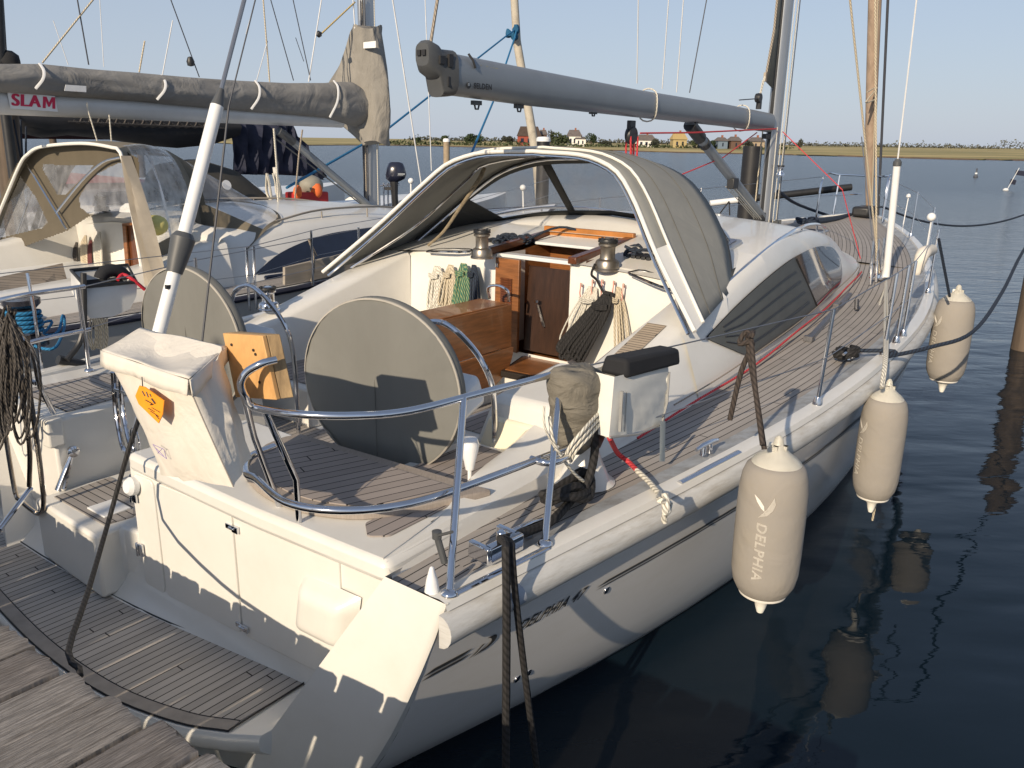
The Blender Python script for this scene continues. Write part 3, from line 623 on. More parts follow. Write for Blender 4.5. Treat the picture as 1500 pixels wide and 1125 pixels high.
# steering wheels under cloth covers -----------------------------------------
def wheel(b, z, lab, yw=.24):
    m = MB(); ax = Vector((FB[0], FB[1], .06)); R_ = .488; ax = Vector((FB[0], FB[1], 0))*math.cos(yw)-Vector((SB[0], SB[1], 0))*math.sin(yw)+Vector((0, 0, .05))
    m.lathe((.93, b, z), [(R_*k/14, -.016-.010*math.cos(PI*k/14*.5)) for k in range(14)]+[(R_*.985, -.014), (R_, .0), (R_, .045), (R_*.985, .06), (R_*.9, .065), (R_*.5, .08), (0, .085)], 72, axis=ax)
    A_n = ax.normalized(); c_w = B((.93, b, z)); q_w = FB[0]
    for i_, v_ in enumerate(m.v):
        d_ = v_-c_w; rr_w = (d_-A_n*d_.dot(A_n)).length/R_; th = math.atan2(d_.z, d_.dot(Vector((SB[0], SB[1], 0))))
        if d_.dot(A_n) < .0: m.v[i_] = v_+A_n*(.006*rr_w**2*math.sin(5*th+b)+.003*rr_w**3*math.sin(23*th))
    w = build('wheel_cover', m, discm, Y, smooth=50)
    m = MB(); m.tube([(.905, b-.02, z+.49), (.898, b-.015, z), (.905, b-.02, z-.49)], .0018, 4)
    build('cover_seam', m, mat('seam_dark', (.10, .10, .09), .9), Y, parent=w); w['label'] = lab
    m = MB(); m.lathe((.93, b, z), [(R_*.985, -.020), (R_*1.002, -.016), (R_*1.004, -.008), (R_*.99, -.006)], 72, axis=ax, caps=False); build('cover_hem', m, mat('hem', (.36, .34, .30), .8), Y, parent=w)
    m = MB(); m.hexa([(1.02, b-.13, .85), (1.40, b-.13, .85), (1.40, b+.13, .85), (1.02, b+.13, .85)], [(1.10, b-.10, 1.45), (1.32, b-.10, 1.52), (1.32, b+.10, 1.52), (1.10, b+.10, 1.45)]); pd = build('steering_pedestal', m, gel, Y, bevel=.03)
    m = MB(); m.hexa([(1.09, b-.02, 1.42), (1.38, b-.02, 1.50), (1.38, b+.37, 1.50), (1.09, b+.40, 1.42)], [(1.14, b+.02, 1.58), (1.36, b+.02, 1.66), (1.36, b+.33, 1.66), (1.14, b+.35, 1.58)]); build('instrument_pod', m, gel2, Y, parent=pd, bevel=.03)
    m = MB(); m.tube([(1.50, b+.32, .86), (1.48, b+.34, 1.45), (1.44, b+.30, 1.68), (1.40, b+.17, 1.84), (1.40, b+.0, 1.90), (1.40, b-.17, 1.84), (1.44, b-.30, 1.68), (1.48, b-.34, 1.45), (1.5, b-.32, .86)], .017, 10, sm=5); build('guard_rail', m, inox, Y, parent=pd)
    m = MB(); m.lathe((1.05, b+.33, 1.52), [(0, 0), (.05, 0), (.05, .03), (.03, .035), (0, .035)], 18, axis=(-FB[0], -FB[1], .2)); m.lathe((1.09, b+.20, 1.56), [(0, 0), (.028, 0), (.028, .02), (0, .02)], 14, axis=(-FB[0], -FB[1], .3)); build('ignition_switch', m, dgrey, Y, parent=pd)
wheel(.87, 1.62, 'round grey cloth cover in front of the tiller seat'); wheel(-.93, 1.60, 'round grey cloth cover behind the white sling bag', .12)
m = MB(); P = ata(688, 700, .95); m.tube([(.95, P[1], 1.22), (.95, P[1], 1.34)], .011); m.lathe((.95, P[1], 1.30), [(.0, 0), (.022, .0), (.030, .04), (.046, .11), (.048, .14), (.040, .165), (.0, .175)], 16, axis=(0, -.05, 1)); build('throttle_lever', m, mat('white_gloss', (.82, .83, .84), .2, var=.01, coat=.5), Y)
# cockpit table
m = MB(); m.prism([(2.15, -.28, 1.62), (2.15, .02, 1.62), (3.13, .02, 1.62), (3.13, -.28, 1.62)], (0, 0, .035)); tb = build('cockpit_table', m, varn, Y, bevel=.006)
m = MB(); m.prism([(2.13, .025, 1.30), (3.14, .025, 1.30), (3.14, .025, 1.645), (2.13, .025, 1.645)], (0, .022, 0)); build('table_leaf', m, varn, Y, parent=tb, bevel=.004)
m = MB(); m.prism([(3.14, .05, 1.30)]+[(2.70+.44*math.sin(t), .05, 1.29-.33*math.cos(t-PI/2)*0-.30*math.cos(t)) for t in [PI/2-PI/2*k/10 for k in range(11)]]+[(2.4, .05, 1.0), (2.2, .05, 1.30)], (0, .02, 0)); build('lower_leaf', m, varn, Y, parent=tb, bevel=.004)
m = MB(); m.box((2.95, -.13, 1.22), (.30, .22, .8)); m.box((2.35, -.13, 1.22), (.08, .22, .8)); build('table_leg', m, whitep, Y, parent=tb, bevel=.01)
m = MB(); m.tube([(3.16, -.2, 1.66), (3.14, -.2, 1.75), (3.14, -.1, 1.78), (3.14, .0, 1.75), (3.16, .0, 1.66)], .012, 8, sm=4); build('table_grab_rail', m, inox, Y, parent=tb)
P = [atz(u, v, 1.14) for u, v in ((733, 543), (773, 515), (848, 526), (800, 556))]
m = MB(); m.prism([(p[0], p[1], 1.09) for p in P], (0, 0, .05)); bx = build('step_cushion', m, mat('black_trim', (.02, .015, .012), .5), Y, bevel=.006)
cc = [sum(p[i] for p in P)/4 for i in range(2)]
m = MB(); m.prism([(cc[0]+(p[0]-cc[0])*.88, cc[1]+(p[1]-cc[1])*.88, 1.141) for p in P], (0, 0, .006)); build('step_board', m, varn, Y, parent=bx)
m = MB(); m.prism([(cc[0]+(p[0]-cc[0])*.9, cc[1]+(p[1]-cc[1])*.9, .85) for p in P], (0, 0, .24)); build('step_box', m, gel, Y, bevel=.01)
# sprayhood -------------------------------------------------------------------
hood = MB()
def arcA(s):
    t = abs(s); S = (1 if s > 0 else -1)
    return (curve([0, .3, .5, .7, 1], [3.44, 3.38, 3.27, 3.05, 2.77])(t), S*curve([0, .28, .4, .5, .7, 1], [0, .62, .84, .99, 1.33, 1.80])(t), curve([0, .28, .4, .5, .7, 1], [2.82, 2.775, 2.69, 2.56, 2.20, 1.75])(t))
def arcM(s):
    t = abs(s); S = (1 if s > 0 else -1)
    return (curve([0, .3, .5, .7, 1], [4.32, 4.28, 4.18, 4.02, 3.66])(t), S*curve([0, .28, .42, .55, .7, 1], [0, .66, .96, 1.18, 1.38, 1.66])(t), curve([0, .28, .42, .55, .7, 1], [2.79, 2.735, 2.63, 2.47, 2.27, 1.90])(t))
SS = [-1+i/20 for i in range(41)]
def hrow(t, s):
    p = np.array(lerp(arcA(s), arcM(s), t)); p[2] += .05*math.sin(PI*t)*(1-abs(s))
    return tuple(p)
m = MB(); m.loft([[hrow(t, s) for s in SS] for t in [k/8 for k in range(9)]])
hd = build('sprayhood', m, greyc, Y, smooth=70, solid=.006)
def front(t, s): return lerp(arcM(s), basef(s), t)
def fgrid(s0, s1, t0, t1, ns=14, ntt=5): return [[front(t0+(t1-t0)*j/ntt, s0+(s1-s0)*i/ns) for i in range(ns+1)] for j in range(ntt+1)]
m = MB()
for s in (-1, 1):
    m.loft(fgrid(s*.70, s*.62, 0, 1)); m.loft(fgrid(s*.99, s*.91, 0, 1)); m.loft(fgrid(s*.92, s*.69, .86, 1)); m.loft(fgrid(s*.92, s*.69, 0, .10))
    if s < 0: m.loft(fgrid(-.92, -.69, .09, .87))
m.loft(fgrid(-.64, .64, 0, .13, 26, 2)); m.loft(fgrid(-.64, .64, .92, 1, 26, 2)); m.loft(fgrid(-.24, -.20, .1, .95, 2, 5)); m.loft(fgrid(.24, .20, .1, .95, 2, 5))
build('windscreen_surround', m, mat('dark_trim_canvas', (.04, .042, .042), .8, var=.1), Y, parent=hd, smooth=60, solid=.006)
for (s0, s1) in ((-.64, -.24), (-.20, .20), (.24, .64), (.69, .92)):
    m = MB(); m.loft(fgrid(s0, s1, .12, .93, 10, 4)); build('windscreen', m, vinyl, Y, parent=hd, smooth=60)
# hood frame tubes and white trims
for t_s in (.36, .68):
    m = MB(); m.tube([tuple(np.array(hrow(t_s, s))+np.array([0, .004*np.sign(s), .006])) for s in SS], .0028, 4); build('hood_seam', m, mat('seam_canvas', (.11, .11, .10), .9), Y, parent=hd)
m = MB(); m.tube([arcA(s) for s in SS], .016, 8); build('hood_trim', m, mat('trim_white', (.74, .73, .68), .5, var=.03), Y, parent=hd)
m = MB(); m.tube([tuple(np.array(hrow(.16, s))+np.array([0, .012*np.sign(s), .012])) for s in SS], .011, 6); build('hood_trim', m, MATS['trim_white'], Y, parent=hd)
m = MB(); m.tube([tuple(np.array(hrow(.02, s))*np.array([1, .972, 1])-np.array([0, 0, .03])) for s in SS], .0125, 8); build('hood_frame', m, inox, Y, parent=hd)
m = MB(); m.tube([(2.98, -1.66, 1.78), (3.35, -1.22, 2.15), (3.72, -.98, 2.52), (3.85, -.78, 2.70), (3.9, 0, 2.785), (3.85, .78, 2.70), (3.72, .98, 2.52), (3.35, 1.22, 2.15), (2.98, 1.66, 1.78)], .0125, 8, sm=4); build('hood_frame', m, inox, Y, parent=hd)
m = MB(); m.tube([tuple(np.array(arcM(s))*np.array([1, .975, 1])-np.array([.02, 0, .03])) for s in SS], .0125, 8); build('hood_frame', m, inox, Y, parent=hd)
m = MB(); m.loft([[tuple(np.array(hrow(t, s))+np.array([-.004, .010, .006])) for s in [.70+.03*k for k in range(11)]] for t in (0, .08, .155)]); build('hood_valance', m, MATS['trim_white'], Y, parent=hd, smooth=60)
m = MB(); m.tube([(3.86, -.84, 2.66), (3.80, -.86, 2.55), (3.70, -1.0, 2.30), (3.60, -1.10, 2.1), (3.52, -1.22, 1.97)], [.018, .02, .016, .014, .012], 8, sm=4); build('zip_strap', m, mat('tan_webbing', (.22, .18, .12), .8, var=.3, scale=40), Y, parent=hd)
# mast, boom, vang -------------------------------------------------------------
MA = (8.48, 0, 1.86)
m = MB(); nm = 18
prof = [(.13*math.cos(2*PI*k/nm), .075*math.sin(2*PI*k/nm)*(1.0)) for k in range(nm)]
m.loft([[(MA[0]+x, y, z) for x, y in prof] for z in (1.8, 4, 7, 10, 14.5)], closed=True)
ms = build('mast', m, alu, Y, smooth=40)
m = MB(); m.hexa([(8.35, -.02, 2.0), (8.37, -.02, 2.0), (8.37, .02, 2.0), (8.35, .02, 2.0)], [(8.34, -.02, 14), (8.37, -.02, 14), (8.37, .02, 14), (8.34, .02, 14)]); build('sail_slot', m, blk, Y, parent=ms)
m = MB(); m.lathe((8.48, 0, 1.86), [(0, 0), (.17, 0), (.17, .03), (.14, .05), (0, .05)], 24)
for k in range(7):
    a = 2*PI*k/7; m.box((8.48+.2*math.cos(a), .17*math.sin(a), 1.93), (.07, .03, .08), rz=a)
build('mast_collar', m, dgrey, Y, parent=ms)
winch((8.42, .16, 2.52), .05, .13, inox, 'mast_winch')
for (p, q, mt, r) in (((8.60, .10, 1.95), (8.62, .09, 14), r_white, .007), ((8.56, .13, 1.95), (8.66, .12, 14), wired, .006), ((8.44, .12, 1.95), (8.50, .10, 14), r_white, .005), ((8.38, -.11, 1.95), (8.38, -.1, 3.1), r_cream, .008), ((8.36, .1, 1.95), (8.36, .09, 3.1), r_white, .006)):
    m = MB(); m.tube([p, q], r, 6); build('halyard', m, mt, Y, parent=ms)
bt = [(2.42, 3.46, 3.19, .105), (3.4, 3.42, 3.155, .105), (5, 3.36, 3.12, .10), (7, 3.31, 3.08, .095), (8.28, 3.26, 3.04, .085)]
m = MB(); rows = []
for (a, t, b_, w) in bt:
    c = (t+b_)/2; h = (t-b_)/2; rows.append([(a, w*math.copysign(abs(math.sin(th))**.75, math.sin(th)), c+h*math.copysign(abs(math.cos(th))**.8, math.cos(th))) for th in [2*PI*k/24 for k in range(24)]])
m.loft(rows, closed=True); m.poly(rows[0]); m.poly(rows[-1])
bo = build('boom', m, alub, Y, smooth=50)
m = MB(); m.add([], [])
def bsec(a, w, t, b_): 
    c = (t+b_)/2; h = (t-b_)/2; return [(a, w*math.copysign(abs(math.sin(th))**.6, math.sin(th)), c+h*math.copysign(abs(math.cos(th))**.6, math.cos(th))) for th in [2*PI*k/20 for k in range(20)]]
m.loft([bsec(2.20, .06, 3.50, 3.36), bsec(2.23, .075, 3.52, 3.31), bsec(2.30, .08, 3.50, 3.28), bsec(2.33, .085, 3.475, 3.17), bsec(2.44, .11, 3.475, 3.18)], closed=True); m.poly(bsec(2.20, .06, 3.50, 3.36))
ec = build('boom_end_cap', m, dgrey, Y, parent=bo, smooth=45)
m = MB()
for c_, d_ in (((2.197, -.022, 3.44), (.02, .03, .035)), ((2.197, .022, 3.44), (.02, .03, .035)), ((2.30, .084, 3.40), (.05, .02, .05)), ((2.37, .095, 3.40), (.04, .02, .08)), ((2.36, .09, 3.27), (.02, .01, .06))): m = MB(); m.box(c_, d_); build('sheave_slot', m, black_ink, Y, parent=bo)
for a in (3.25, 4.3, 2.75):
    m = MB(); m.box((a, 0, 3.15-.008*(a-3)), (.09, .03, .03)); m.tube([(a-.02, 0, 3.14), (a-.01, 0, 3.11), (a+.02, 0, 3.11), (a+.03, 0, 3.14)], .007, 6); build('boom_eye', m, dgrey, Y, parent=bo)
for a in (5.25, 7.45):
    m = MB(); z1, z0 = (3.37, 3.10) if a < 6 else (3.31, 3.05); pts = [(a+.02*math.sin(3*th), .108*math.sin(th), (z1+z0)/2+((z1-z0)/2+.012)*math.cos(th)) for th in [2*PI*k/20 for k in range(21)]]
    m.tube(pts, .007, 6); build('gasket', m, r_white, Y, parent=bo)
m = MB(); lettering(m, 'SELD\u00c9N', .052, lambda x, y: (2.70+x, .103, 3.255+y), bold=.0015); m.prism([(2.545+.022*math.cos(t), .1035, 3.255+.022*math.sin(t)) for t in [2*PI*k/12 for k in range(12)]], (0, .001, 0)); build('maker_lettering', m, black_ink, Y, parent=bo, smooth=0)
m = MB(); m.box((2.545, .1065, 3.262), (.02, .002, .02)); build('logo_cut', m, alub, Y, parent=bo)
m = MB(); lettering(m, 'furlboom', .03, lambda x, y: (2.78+x*1.6, .094-.0*y, 3.385+y)); build('model_lettering', m, mat('gold_ink', (.45, .38, .12), .5), Y, parent=bo, smooth=0)
m = MB(); m.tube([(2.57, .08, 3.46), (2.59, .104, 3.42), (2.61, .11, 3.37)], .008, 6); build('reef_mark', m, black_ink, Y, parent=bo)
m = MB(); m.box((8.33, 0, 3.13), (.12, .06, .14)); m.box((8.25, 0, 2.99), (.16, .05, .06)); build('gooseneck', m, blk, Y, parent=bo, bevel=.01)
m = MB(); m.tube([(6.15, 0, 3.08), (8.36, 0, 2.02)], .055, 14); vg = build('boom_vang', m, alub, Y)
m = MB(); m.tube([(6.15, 0, 3.08), (6.42, 0, 2.95)], .068, 14); build('vang_end', m, blk, Y, parent=vg)
m = MB(); m.tube([(6.5, 0, 2.91), (6.56, 0, 2.88)], .064, 14); build('vang_band', m, blk, Y, parent=vg)
m = MB(); m.box((7.3, .03, 2.46), (.14, .09, .12)); build('vang_block', m, blk, Y, parent=vg, bevel=.01)
m = MB(); m.box((8.30, 0, 2.0), (.14, .10, .14)); build('vang_foot', m, blk, Y, parent=vg, bevel=.01)
m = MB()
for k in (-.05, -.015, .02, .055): m.tube([(7.3, k, 2.42), (8.32, k*.8, 1.96)], .006, 6)
build('vang_tackle', m, r_white, Y, parent=vg)
# clew of the furled mainsail
m = MB(); q = [(8.06, 0, 3.60), (8.33, 0, 3.52), (8.33, 0, 14.0), (8.30, 0, 14.0)]
m.loft([[lerp((8.05, 0, 3.62), (8.30, 0, 3.55), s) for s in (0, .33, .66, 1)], [lerp((8.14, .02, 4.2), (8.31, 0, 4.2), s) for s in (0, .33, .66, 1)], [lerp((8.20, .0, 5), (8.31, 0, 5), s) for s in (0, .33, .66, 1)], [lerp((8.26, 0, 7), (8.32, 0, 7), s) for s in (0, .33, .66, 1)]])
sl = build('mainsail_clew', m, mat('uv_strip', (.20, .20, .17), .85, var=.1), Y, smooth=60, solid=.012)
m = MB(); m.tube([(8.05, 0, 3.62), (8.13, .02, 4.2), (8.19, 0, 5), (8.25, 0, 7)], .014, 6); m.box((8.05, 0, 3.66), (.05, .03, .10)); build('leech_line', m, r_tan, Y, parent=sl)
m = MB(); m.tube([(8.04, 0, 3.68), (7.92, 0, 3.40)], .010, 6); m.tube([(7.98, 0, 3.62), (7.90, 0, 3.38)], .006, 6); build('outhaul', m, r_white, Y, parent=sl)
m = MB(); m.lathe((7.90, 0, 3.42), [(0, -.03), (.05, -.03), (.055, 0), (.05, .03), (0, .03)], 14, axis=(SB[0], SB[1], 0)); m.box((7.93, 0, 3.34), (.05, .05, .09)); build('outhaul_block', m, blk, Y, parent=sl)
m = MB(); m.tube([(7.86, .01, 3.41), (7.3, .02, 3.37)], .006, 6); build('outhaul', m, wired, Y, parent=sl)
# mainsheet tackle
m = MB(); m.box((4.96, 0, 3.03), (.10, .04, .12)); m.lathe((4.97, -.03, 2.96), [(0, 0), (.075, 0), (.085, .03), (.075, .06), (0, .06)], 18, axis=(SB[0], SB[1], 0)); mb_ = build('mainsheet_block', m, blk, Y, bevel=.006)
m = MB()
for (x, y) in ((-.06, .03), (-.04, -.03), (.02, .02), (.05, -.02), (.07, .03)): m.tube([(4.97+x, y, 2.95), (4.99+x*.8, y, 2.55)], .009, 6)
build('mainsheet', m, r_red, Y, parent=mb_)
m = MB(); m.tube([(5.03, .06, 2.98), (6.0, .115, 3.0), (8.3, .10, 3.08)], .008, 6); build('mainsheet_tail', m, r_red, Y, parent=mb_)
m = MB(); m.tube([(8.52, .10, 3.05), (8.2, 1.0, 2.4), tuple(atz(1262, 385, 1.52))], .006, 6); build('red_line', m, r_red, Y)
m = MB(); m.tube([(7.9, .02, 3.03), (7.0, .02, 2.75), (5.3, -.1, 2.42)], .007, 6); build('red_line', m, r_red, Y)
m = MB()
for (u0, u1, v1, mt) in ((937, 933, 122, 0), (988, 970, 130, 0), (1010, 991, 135, 0), (1057, 1010, 136, 1)):
    P1 = atb(u1, v1, -.3); P0 = atb(u0, -120, -.1); mm = MB(); mm.tube([P1, P0], .006, 5); build('lazy_line', mm, wired if mt else wirew, Y)
m = MB(); m.tube([atb(631, 62, 0), atb(650, -60, 0)], .011, 6); build('topping_lift', m, r_tan, Y)
# standing rigging --------------------------------------------------------------
bp0 = atz(181, 690, 1.26); bp1 = atb(318, 155, 0); bp2 = lerp(bp0, bp1, 2.6)
m = MB(); m.tube([bp0, lerp(bp0, bp1, .4)], .009, 8); build('backstay', m, wire, Y)
m = MB(); m.tube([lerp(bp0, bp1, .36), bp1], .034, 16); bk = build('backstay_tube', m, whitep, Y)
m = MB(); c = lerp(bp0, bp1, .57); d = lerp(bp0, bp1, .63); m.tube([lerp(bp0, bp1, .535), c, d, lerp(bp0, bp1, .645)], [.04, .05, .062, .042], 16); build('tube_collar', m, dgrey, Y, parent=bk)
m = MB(); m.box(tuple(np.array(lerp(bp0, bp1, .50))+np.array([-.03, .02, 0])), (.02, .02, .02)); build('tube_button', m, blk, Y, parent=bk)
m = MB(); m.tube([bp1, lerp(bp1, bp2, .03)], [.034, .014], 12); build('tube_cap', m, dgrey, Y, parent=bk)
m = MB(); m.tube([bp1, bp2, lerp(bp1, bp2, 4)], .012, 8); build('backstay', m, wire, Y)
m = MB(); m.tube([tuple(np.array(bp1)+np.array([.05, .03, .0])), (.28, .12, 1.5)], .006, 6); m.tube([tuple(np.array(bp1)+np.array([.05, .03, .0])), tuple(np.array(bp2)+np.array([.03, .03, 0]))], .004, 6); build('backstay_line', m, wired, Y)
m = MB(); s0 = atb(1298, 405, 1.76); s1 = atb(1314, 243, 1.76); s2 = atb(1345, -20, 1.76); m.tube([s0, s1], .036, 14); st_ = build('shroud_tube', m, whitep, Y)
m = MB(); m.lathe(s1, [(0, 0), (.042, 0), (.042, .04), (.02, .07), (0, .07)], 12); build('tube_cap', m, dgrey, Y, parent=st_)
m = MB(); m.tube([s1, s2], .008, 6); build('shroud', m, wirew, Y)
for (u0, v0, u1, v1, mt, r) in ((1288, 400, 1243, -20, r_cream, .010), (1284, 395, 1282, -20, r_cream, .010), (1281, 380, 1262, 200, wire, .006)):
    m = MB(); m.tube([atb(u0, v0, 1.70), atb(u1, v1, 1.45)], r, 6); build('shroud', m, mt, Y)
m = MB()
for k, (u, v) in enumerate(((1285, 400), (1292, 402), (1278, 395), (1299, 405))):
    p = atb(u, v, 1.72); m.tube([(p[0], p[1], 1.50), (p[0], p[1]-.02, 1.50+.22)], .016, 8); m.tube([(p[0], p[1]-.02, 1.72), (p[0], p[1]-.03, 1.95)], .010, 8)
m.box((7.55, 1.72, 1.53), (.35, .09, .02)); build('chainplate', m, inox, Y)
fs0 = (13.25, 0, 1.86)
m = MB(); m.tube([atb(1273, 322, 0), atb(1275, 200, 0), atb(1283, -40, 0)], [.05, .085, .10], 12, sm=4); fsl = build('furled_genoa', m, mat('furled_cloth', (.36, .27, .20), .85, var=.25, scale=4, bump=.6, bscale=14, stretch=(3, 3, .6)), Y, smooth=60)
m = MB(); m.tube([atb(1277, 320, .08), atb(1287, -30, .08)], .010, 6); m.tube([atb(1270, 135, .1), atb(1285, 128, .1), atb(1268, 150, .1), atb(1284, 145, .1)], .012, 6, sm=3); build('genoa_sheet', m, r_cream, Y, parent=fsl)
m = MB(); m.tube([atb(1286, 322, .05), atb(1302, -30, .05)], .022, 8); build('inner_stay', m, wired, Y)
m = MB(); p = atb(1274, 322, 0); m.lathe((p[0], 0, p[2]-.12), [(0, 0), (.10, 0), (.11, .04), (.07, .08), (.10, .16), (.05, .2), (0, .2)], 18); build('furling_drum', m, dgrey, Y)
# pulpit
m = MB(); q0, q1, q2, q3 = atb(1245, 266, -.55), atb(1262, 262, -.2), atb(1265, 275, -.2), atb(1249, 290, -.55)
top = [(12.0, -.62, 2.45), (12.5, -.60, 2.46), (12.9, -.42, 2.46)]
m.tube([(12.1, .52, 1.75), (12.2, .50, 2.40), (12.75, .40, 2.42), (13.35, .15, 2.40), (13.35, -.15, 2.40), (12.75, -.40, 2.42), (12.2, -.50, 2.40), (12.1, -.52, 1.75)], .016, 8, sm=4)
m.tube([(12.6, .40, 1.75), (12.7, .40, 2.42)], .014, 8); m.tube([(12.6, -.40, 1.75), (12.7, -.40, 2.42)], .014, 8)
m.tube([(12.15, .5, 2.1), (13.2, .15, 2.1)], .011, 6); m.tube([(12.15, -.5, 2.1), (13.2, -.15, 2.1)], .011, 6); build('pulpit', m, inox, Y)
m = MB(); m.box((12.6, .1, 1.86), (.5, .28, .16)); build('anchor_windlass', m, blk, Y, bevel=.04)
# pushpit (starboard) --------------------------------------------------------------
pp = MB()
top_ = [ata(404, 527, -.09), ata(385, 532, -.14), ata(362, 545, -.18), ata(353, 562, -.20), ata(359, 580, -.185)]+[atz(u, v, 1.85) for u, v in ((375, 597), (440, 607), (520, 609), (600, 602), (700, 577), (838, 541))]
pp.tube(top_, .0165, 12, sm=6); ph = build('pushpit', pp, inox, Y, smooth=60)
mid = [(.17, .95, 1.52), (.02, .98, 1.52), (-.10, 1.12, 1.52)]+[atz(u, v, 1.52) for u, v in ((376, 702), (420, 736), (500, 748), (600, 738), (700, 706), (800, 668), (835, 655))]
m = MB(); m.tube(mid, .0165, 12, sm=6); m.tube([atz(778, 672, 1.52), atz(800, 678, 1.52), atz(825, 672, 1.52), atz(842, 652, 1.52)], .0165, 10, sm=4); build('lower_rail', m, inox, Y, parent=ph, smooth=60)
def vpost(p, q, name='rail_post', root=Y, par=ph, r=.0155):
    m = MB(); m.tube([p, q], r, 12); m.lathe((p[0], p[1], p[2]), [(0, 0), (.034, 0), (.034, .006), (.022, .018), (0, .02)], 18); build(name, m, inox, root, parent=par, smooth=50)
P0 = atz(658, 868, 1.255); P1 = atz(798, 797, 1.262)
T0 = atz(679, 583, 1.85); T1 = atz(822, 545, 1.85)
vpost((P0[0], P0[1], 1.25), T0); vpost((P1[0], P1[1], 1.262), T1)
m = MB(); m.tube([atz(386, 598, 1.85), (.02, 1.30, 1.5), (.05, 1.26, 1.275)], .0145, 10); build('rail_post', m, inox, Y, parent=ph, smooth=50)
m = MB(); m.tube([ata(353, 562, -.20), ata(372, 640, -.02), (.10, 1.06, 1.275)], .0145, 10); build('rail_post', m, inox, Y, parent=ph, smooth=50)
m = MB(); m.lathe((P0[0]-.02, P0[1]-.07, 1.245), [(0, 0), (.03, 0), (.022, .05), (.008, .10), (0, .105)], 12); build('corner_cap', m, whitep, Y)
m = MB(); q = atz(640, 785, 1.42); m.tube([q, (q[0]+.01, q[1]+.03, q[2]-.11)], .014, 10); m.lathe(q, [(0, -.01), (.019, -.01), (.02, .02), (0, .025)], 14); m.tube([q, (P0[0]+.02, P0[1], 1.50)], .006, 6); build('rail_fitting', m, dgrey, Y)
# port pushpit with folded ladder
m = MB(); m.tube([(.75, -1.95, 1.86), (.30, -1.85, 1.87), (-.05, -1.60, 1.88), (-.13, -1.30, 1.88), (-.14, -1.10, 1.86), (-.05, -.98, 1.72), (-.02, -1.0, 1.48), (.06, -1.07, 1.28)], .0165, 12, sm=6); pq = build('pushpit', m, inox, Y, smooth=60)
m = MB(); m.tube([(.75, -1.95, 1.55), (.30, -1.85, 1.55), (-.05, -1.60, 1.55), (-.10, -1.2, 1.55), (-.04, -1.0, 1.5)], .0155, 10, sm=6); build('lower_rail', m, inox, Y, parent=pq, smooth=60)
for (a, b) in ((.70, -1.94), (.05, -1.66)): vpost((a, b, 1.25), (a, b, 1.87), par=pq)
m = MB()
P = [atz(0, 0, 1)]*0
L = lambda u, v, a=-.16: ata(u, v, a)
m.tube([L(28, 480), L(30, 560), L(43, 650), L(43, 712)], .014, 10, sm=4); m.tube([L(40, 490), L(42, 560), L(56, 660), L(64, 735), L(58, 752), L(48, 748), L(30, 733), L(22, 720), L(10, 650), L(3, 600), L(0, 540)], .014, 10, sm=4)
build('folded_ladder', m, mat('ladder_steel', (.30, .27, .24), .15, 1, var=.1), Y)
m = MB(); m.tube([(-.15, -1.02, .87), ata(0, 775, -.40), ata(-30, 815, -.5)], .015, 10); build('ladder_leg', m, inox, Y)
# walkway gate tubes and lifebuoy bracket at the port side of the gate
m = MB(); m.tube([ata(166, 545, .2), ata(170, 600, .2), ata(180, 655, .15), ata(190, 665, .12)], .015, 10, sm=4); m.tube([ata(176, 545, .2), ata(180, 600, .2), ata(190, 650, .15), ata(198, 660, .12)], .013, 10, sm=4); m.tube([ata(165, 570, .2), ata(176, 573, .2), ata(186, 576, .2)], .010, 8); build('gate_stanchion', m, inox, Y)
m = MB(); c = ata(198, 645, .08); m.tube([(c[0], c[1]+.045*math.cos(t), c[2]+.07*math.sin(t)) for t in [2*PI*k/20 for k in range(21)]], .006, 6)
m.tube([(c[0], c[1], c[2]+.02), (c[0], c[1]-.03, c[2]-.16), (c[0]-.02, c[1]-.05, c[2]-.42)], .008, 6); m.box((c[0]-.01, c[1]-.05, c[2]-.26), (.03, .04, .10)); m.box((c[0]-.01, c[1]-.05, c[2]-.44), (.03, .05, .06)); build('gate_latch', m, inox, Y, bevel=.003)
m = MB(); m.lathe((.0, -.06, 1.10), [(0, 0), (.05, 0), (.05, .03), (.035, .05), (0, .05)], 18, axis=(-FB[0], -FB[1], .2)); build('shower_fitting', m, whitep, Y)
m = MB(); m.tube([ata(272, 700, .06), ata(276, 716, .05), ata(290, 722, .05), ata(297, 712, .06)], .008, 6, sm=3); build('shower_hook', m, whitep, Y)
# stanchions and lifelines --------------------------------------------------------
def stan(p, t, r=.0125):
    m = MB(); m.tube([p, t], r, 10); m.lathe(p, [(0, -.01), (.03, -.01), (.03, .012), (.018, .05), (0, .05)], 16); s = build('stanchion', m, inox, Y, smooth=50)
    return s
base = atz(1197, 592, 1.345); tp = (base[0]+.03, base[1]+.02, 1.345+.60)
stan((base[0], base[1], ze(base[0])+.005), tp)
P5 = [(atz(1296, 517, 1.43), atb(1319, 400, 2.52)), (atz(1326, 499, 1.46), (5.1, 2.53, 2.05)), (atz(1337, 489, 1.47), (5.5, 2.53, 2.08))]
for (p, t) in P5: stan((p[0], be(p[0])-.05, ze(p[0])+.005), (p[0]+.06, be(p[0])-.05, ze(p[0])+.60))
stan((6.9, be(6.9)-.05, ze(6.9)), (6.95, be(6.9)-.05, ze(6.9)+.62)); stan((8.9, be(8.9)-.05, ze(8.9)), (8.95, be(8.9)-.05, ze(8.9)+.62)); stan((10.8, be(10.8)-.05, ze(10.8)), (10.85, be(10.8)-.05, ze(10.8)+.62))
for a in (1.9, 3.9, 5.9, 7.9, 9.9): stan((a, -be(a)+.05, ze(a)), (a, -be(a)+.05, ze(a)+.62))
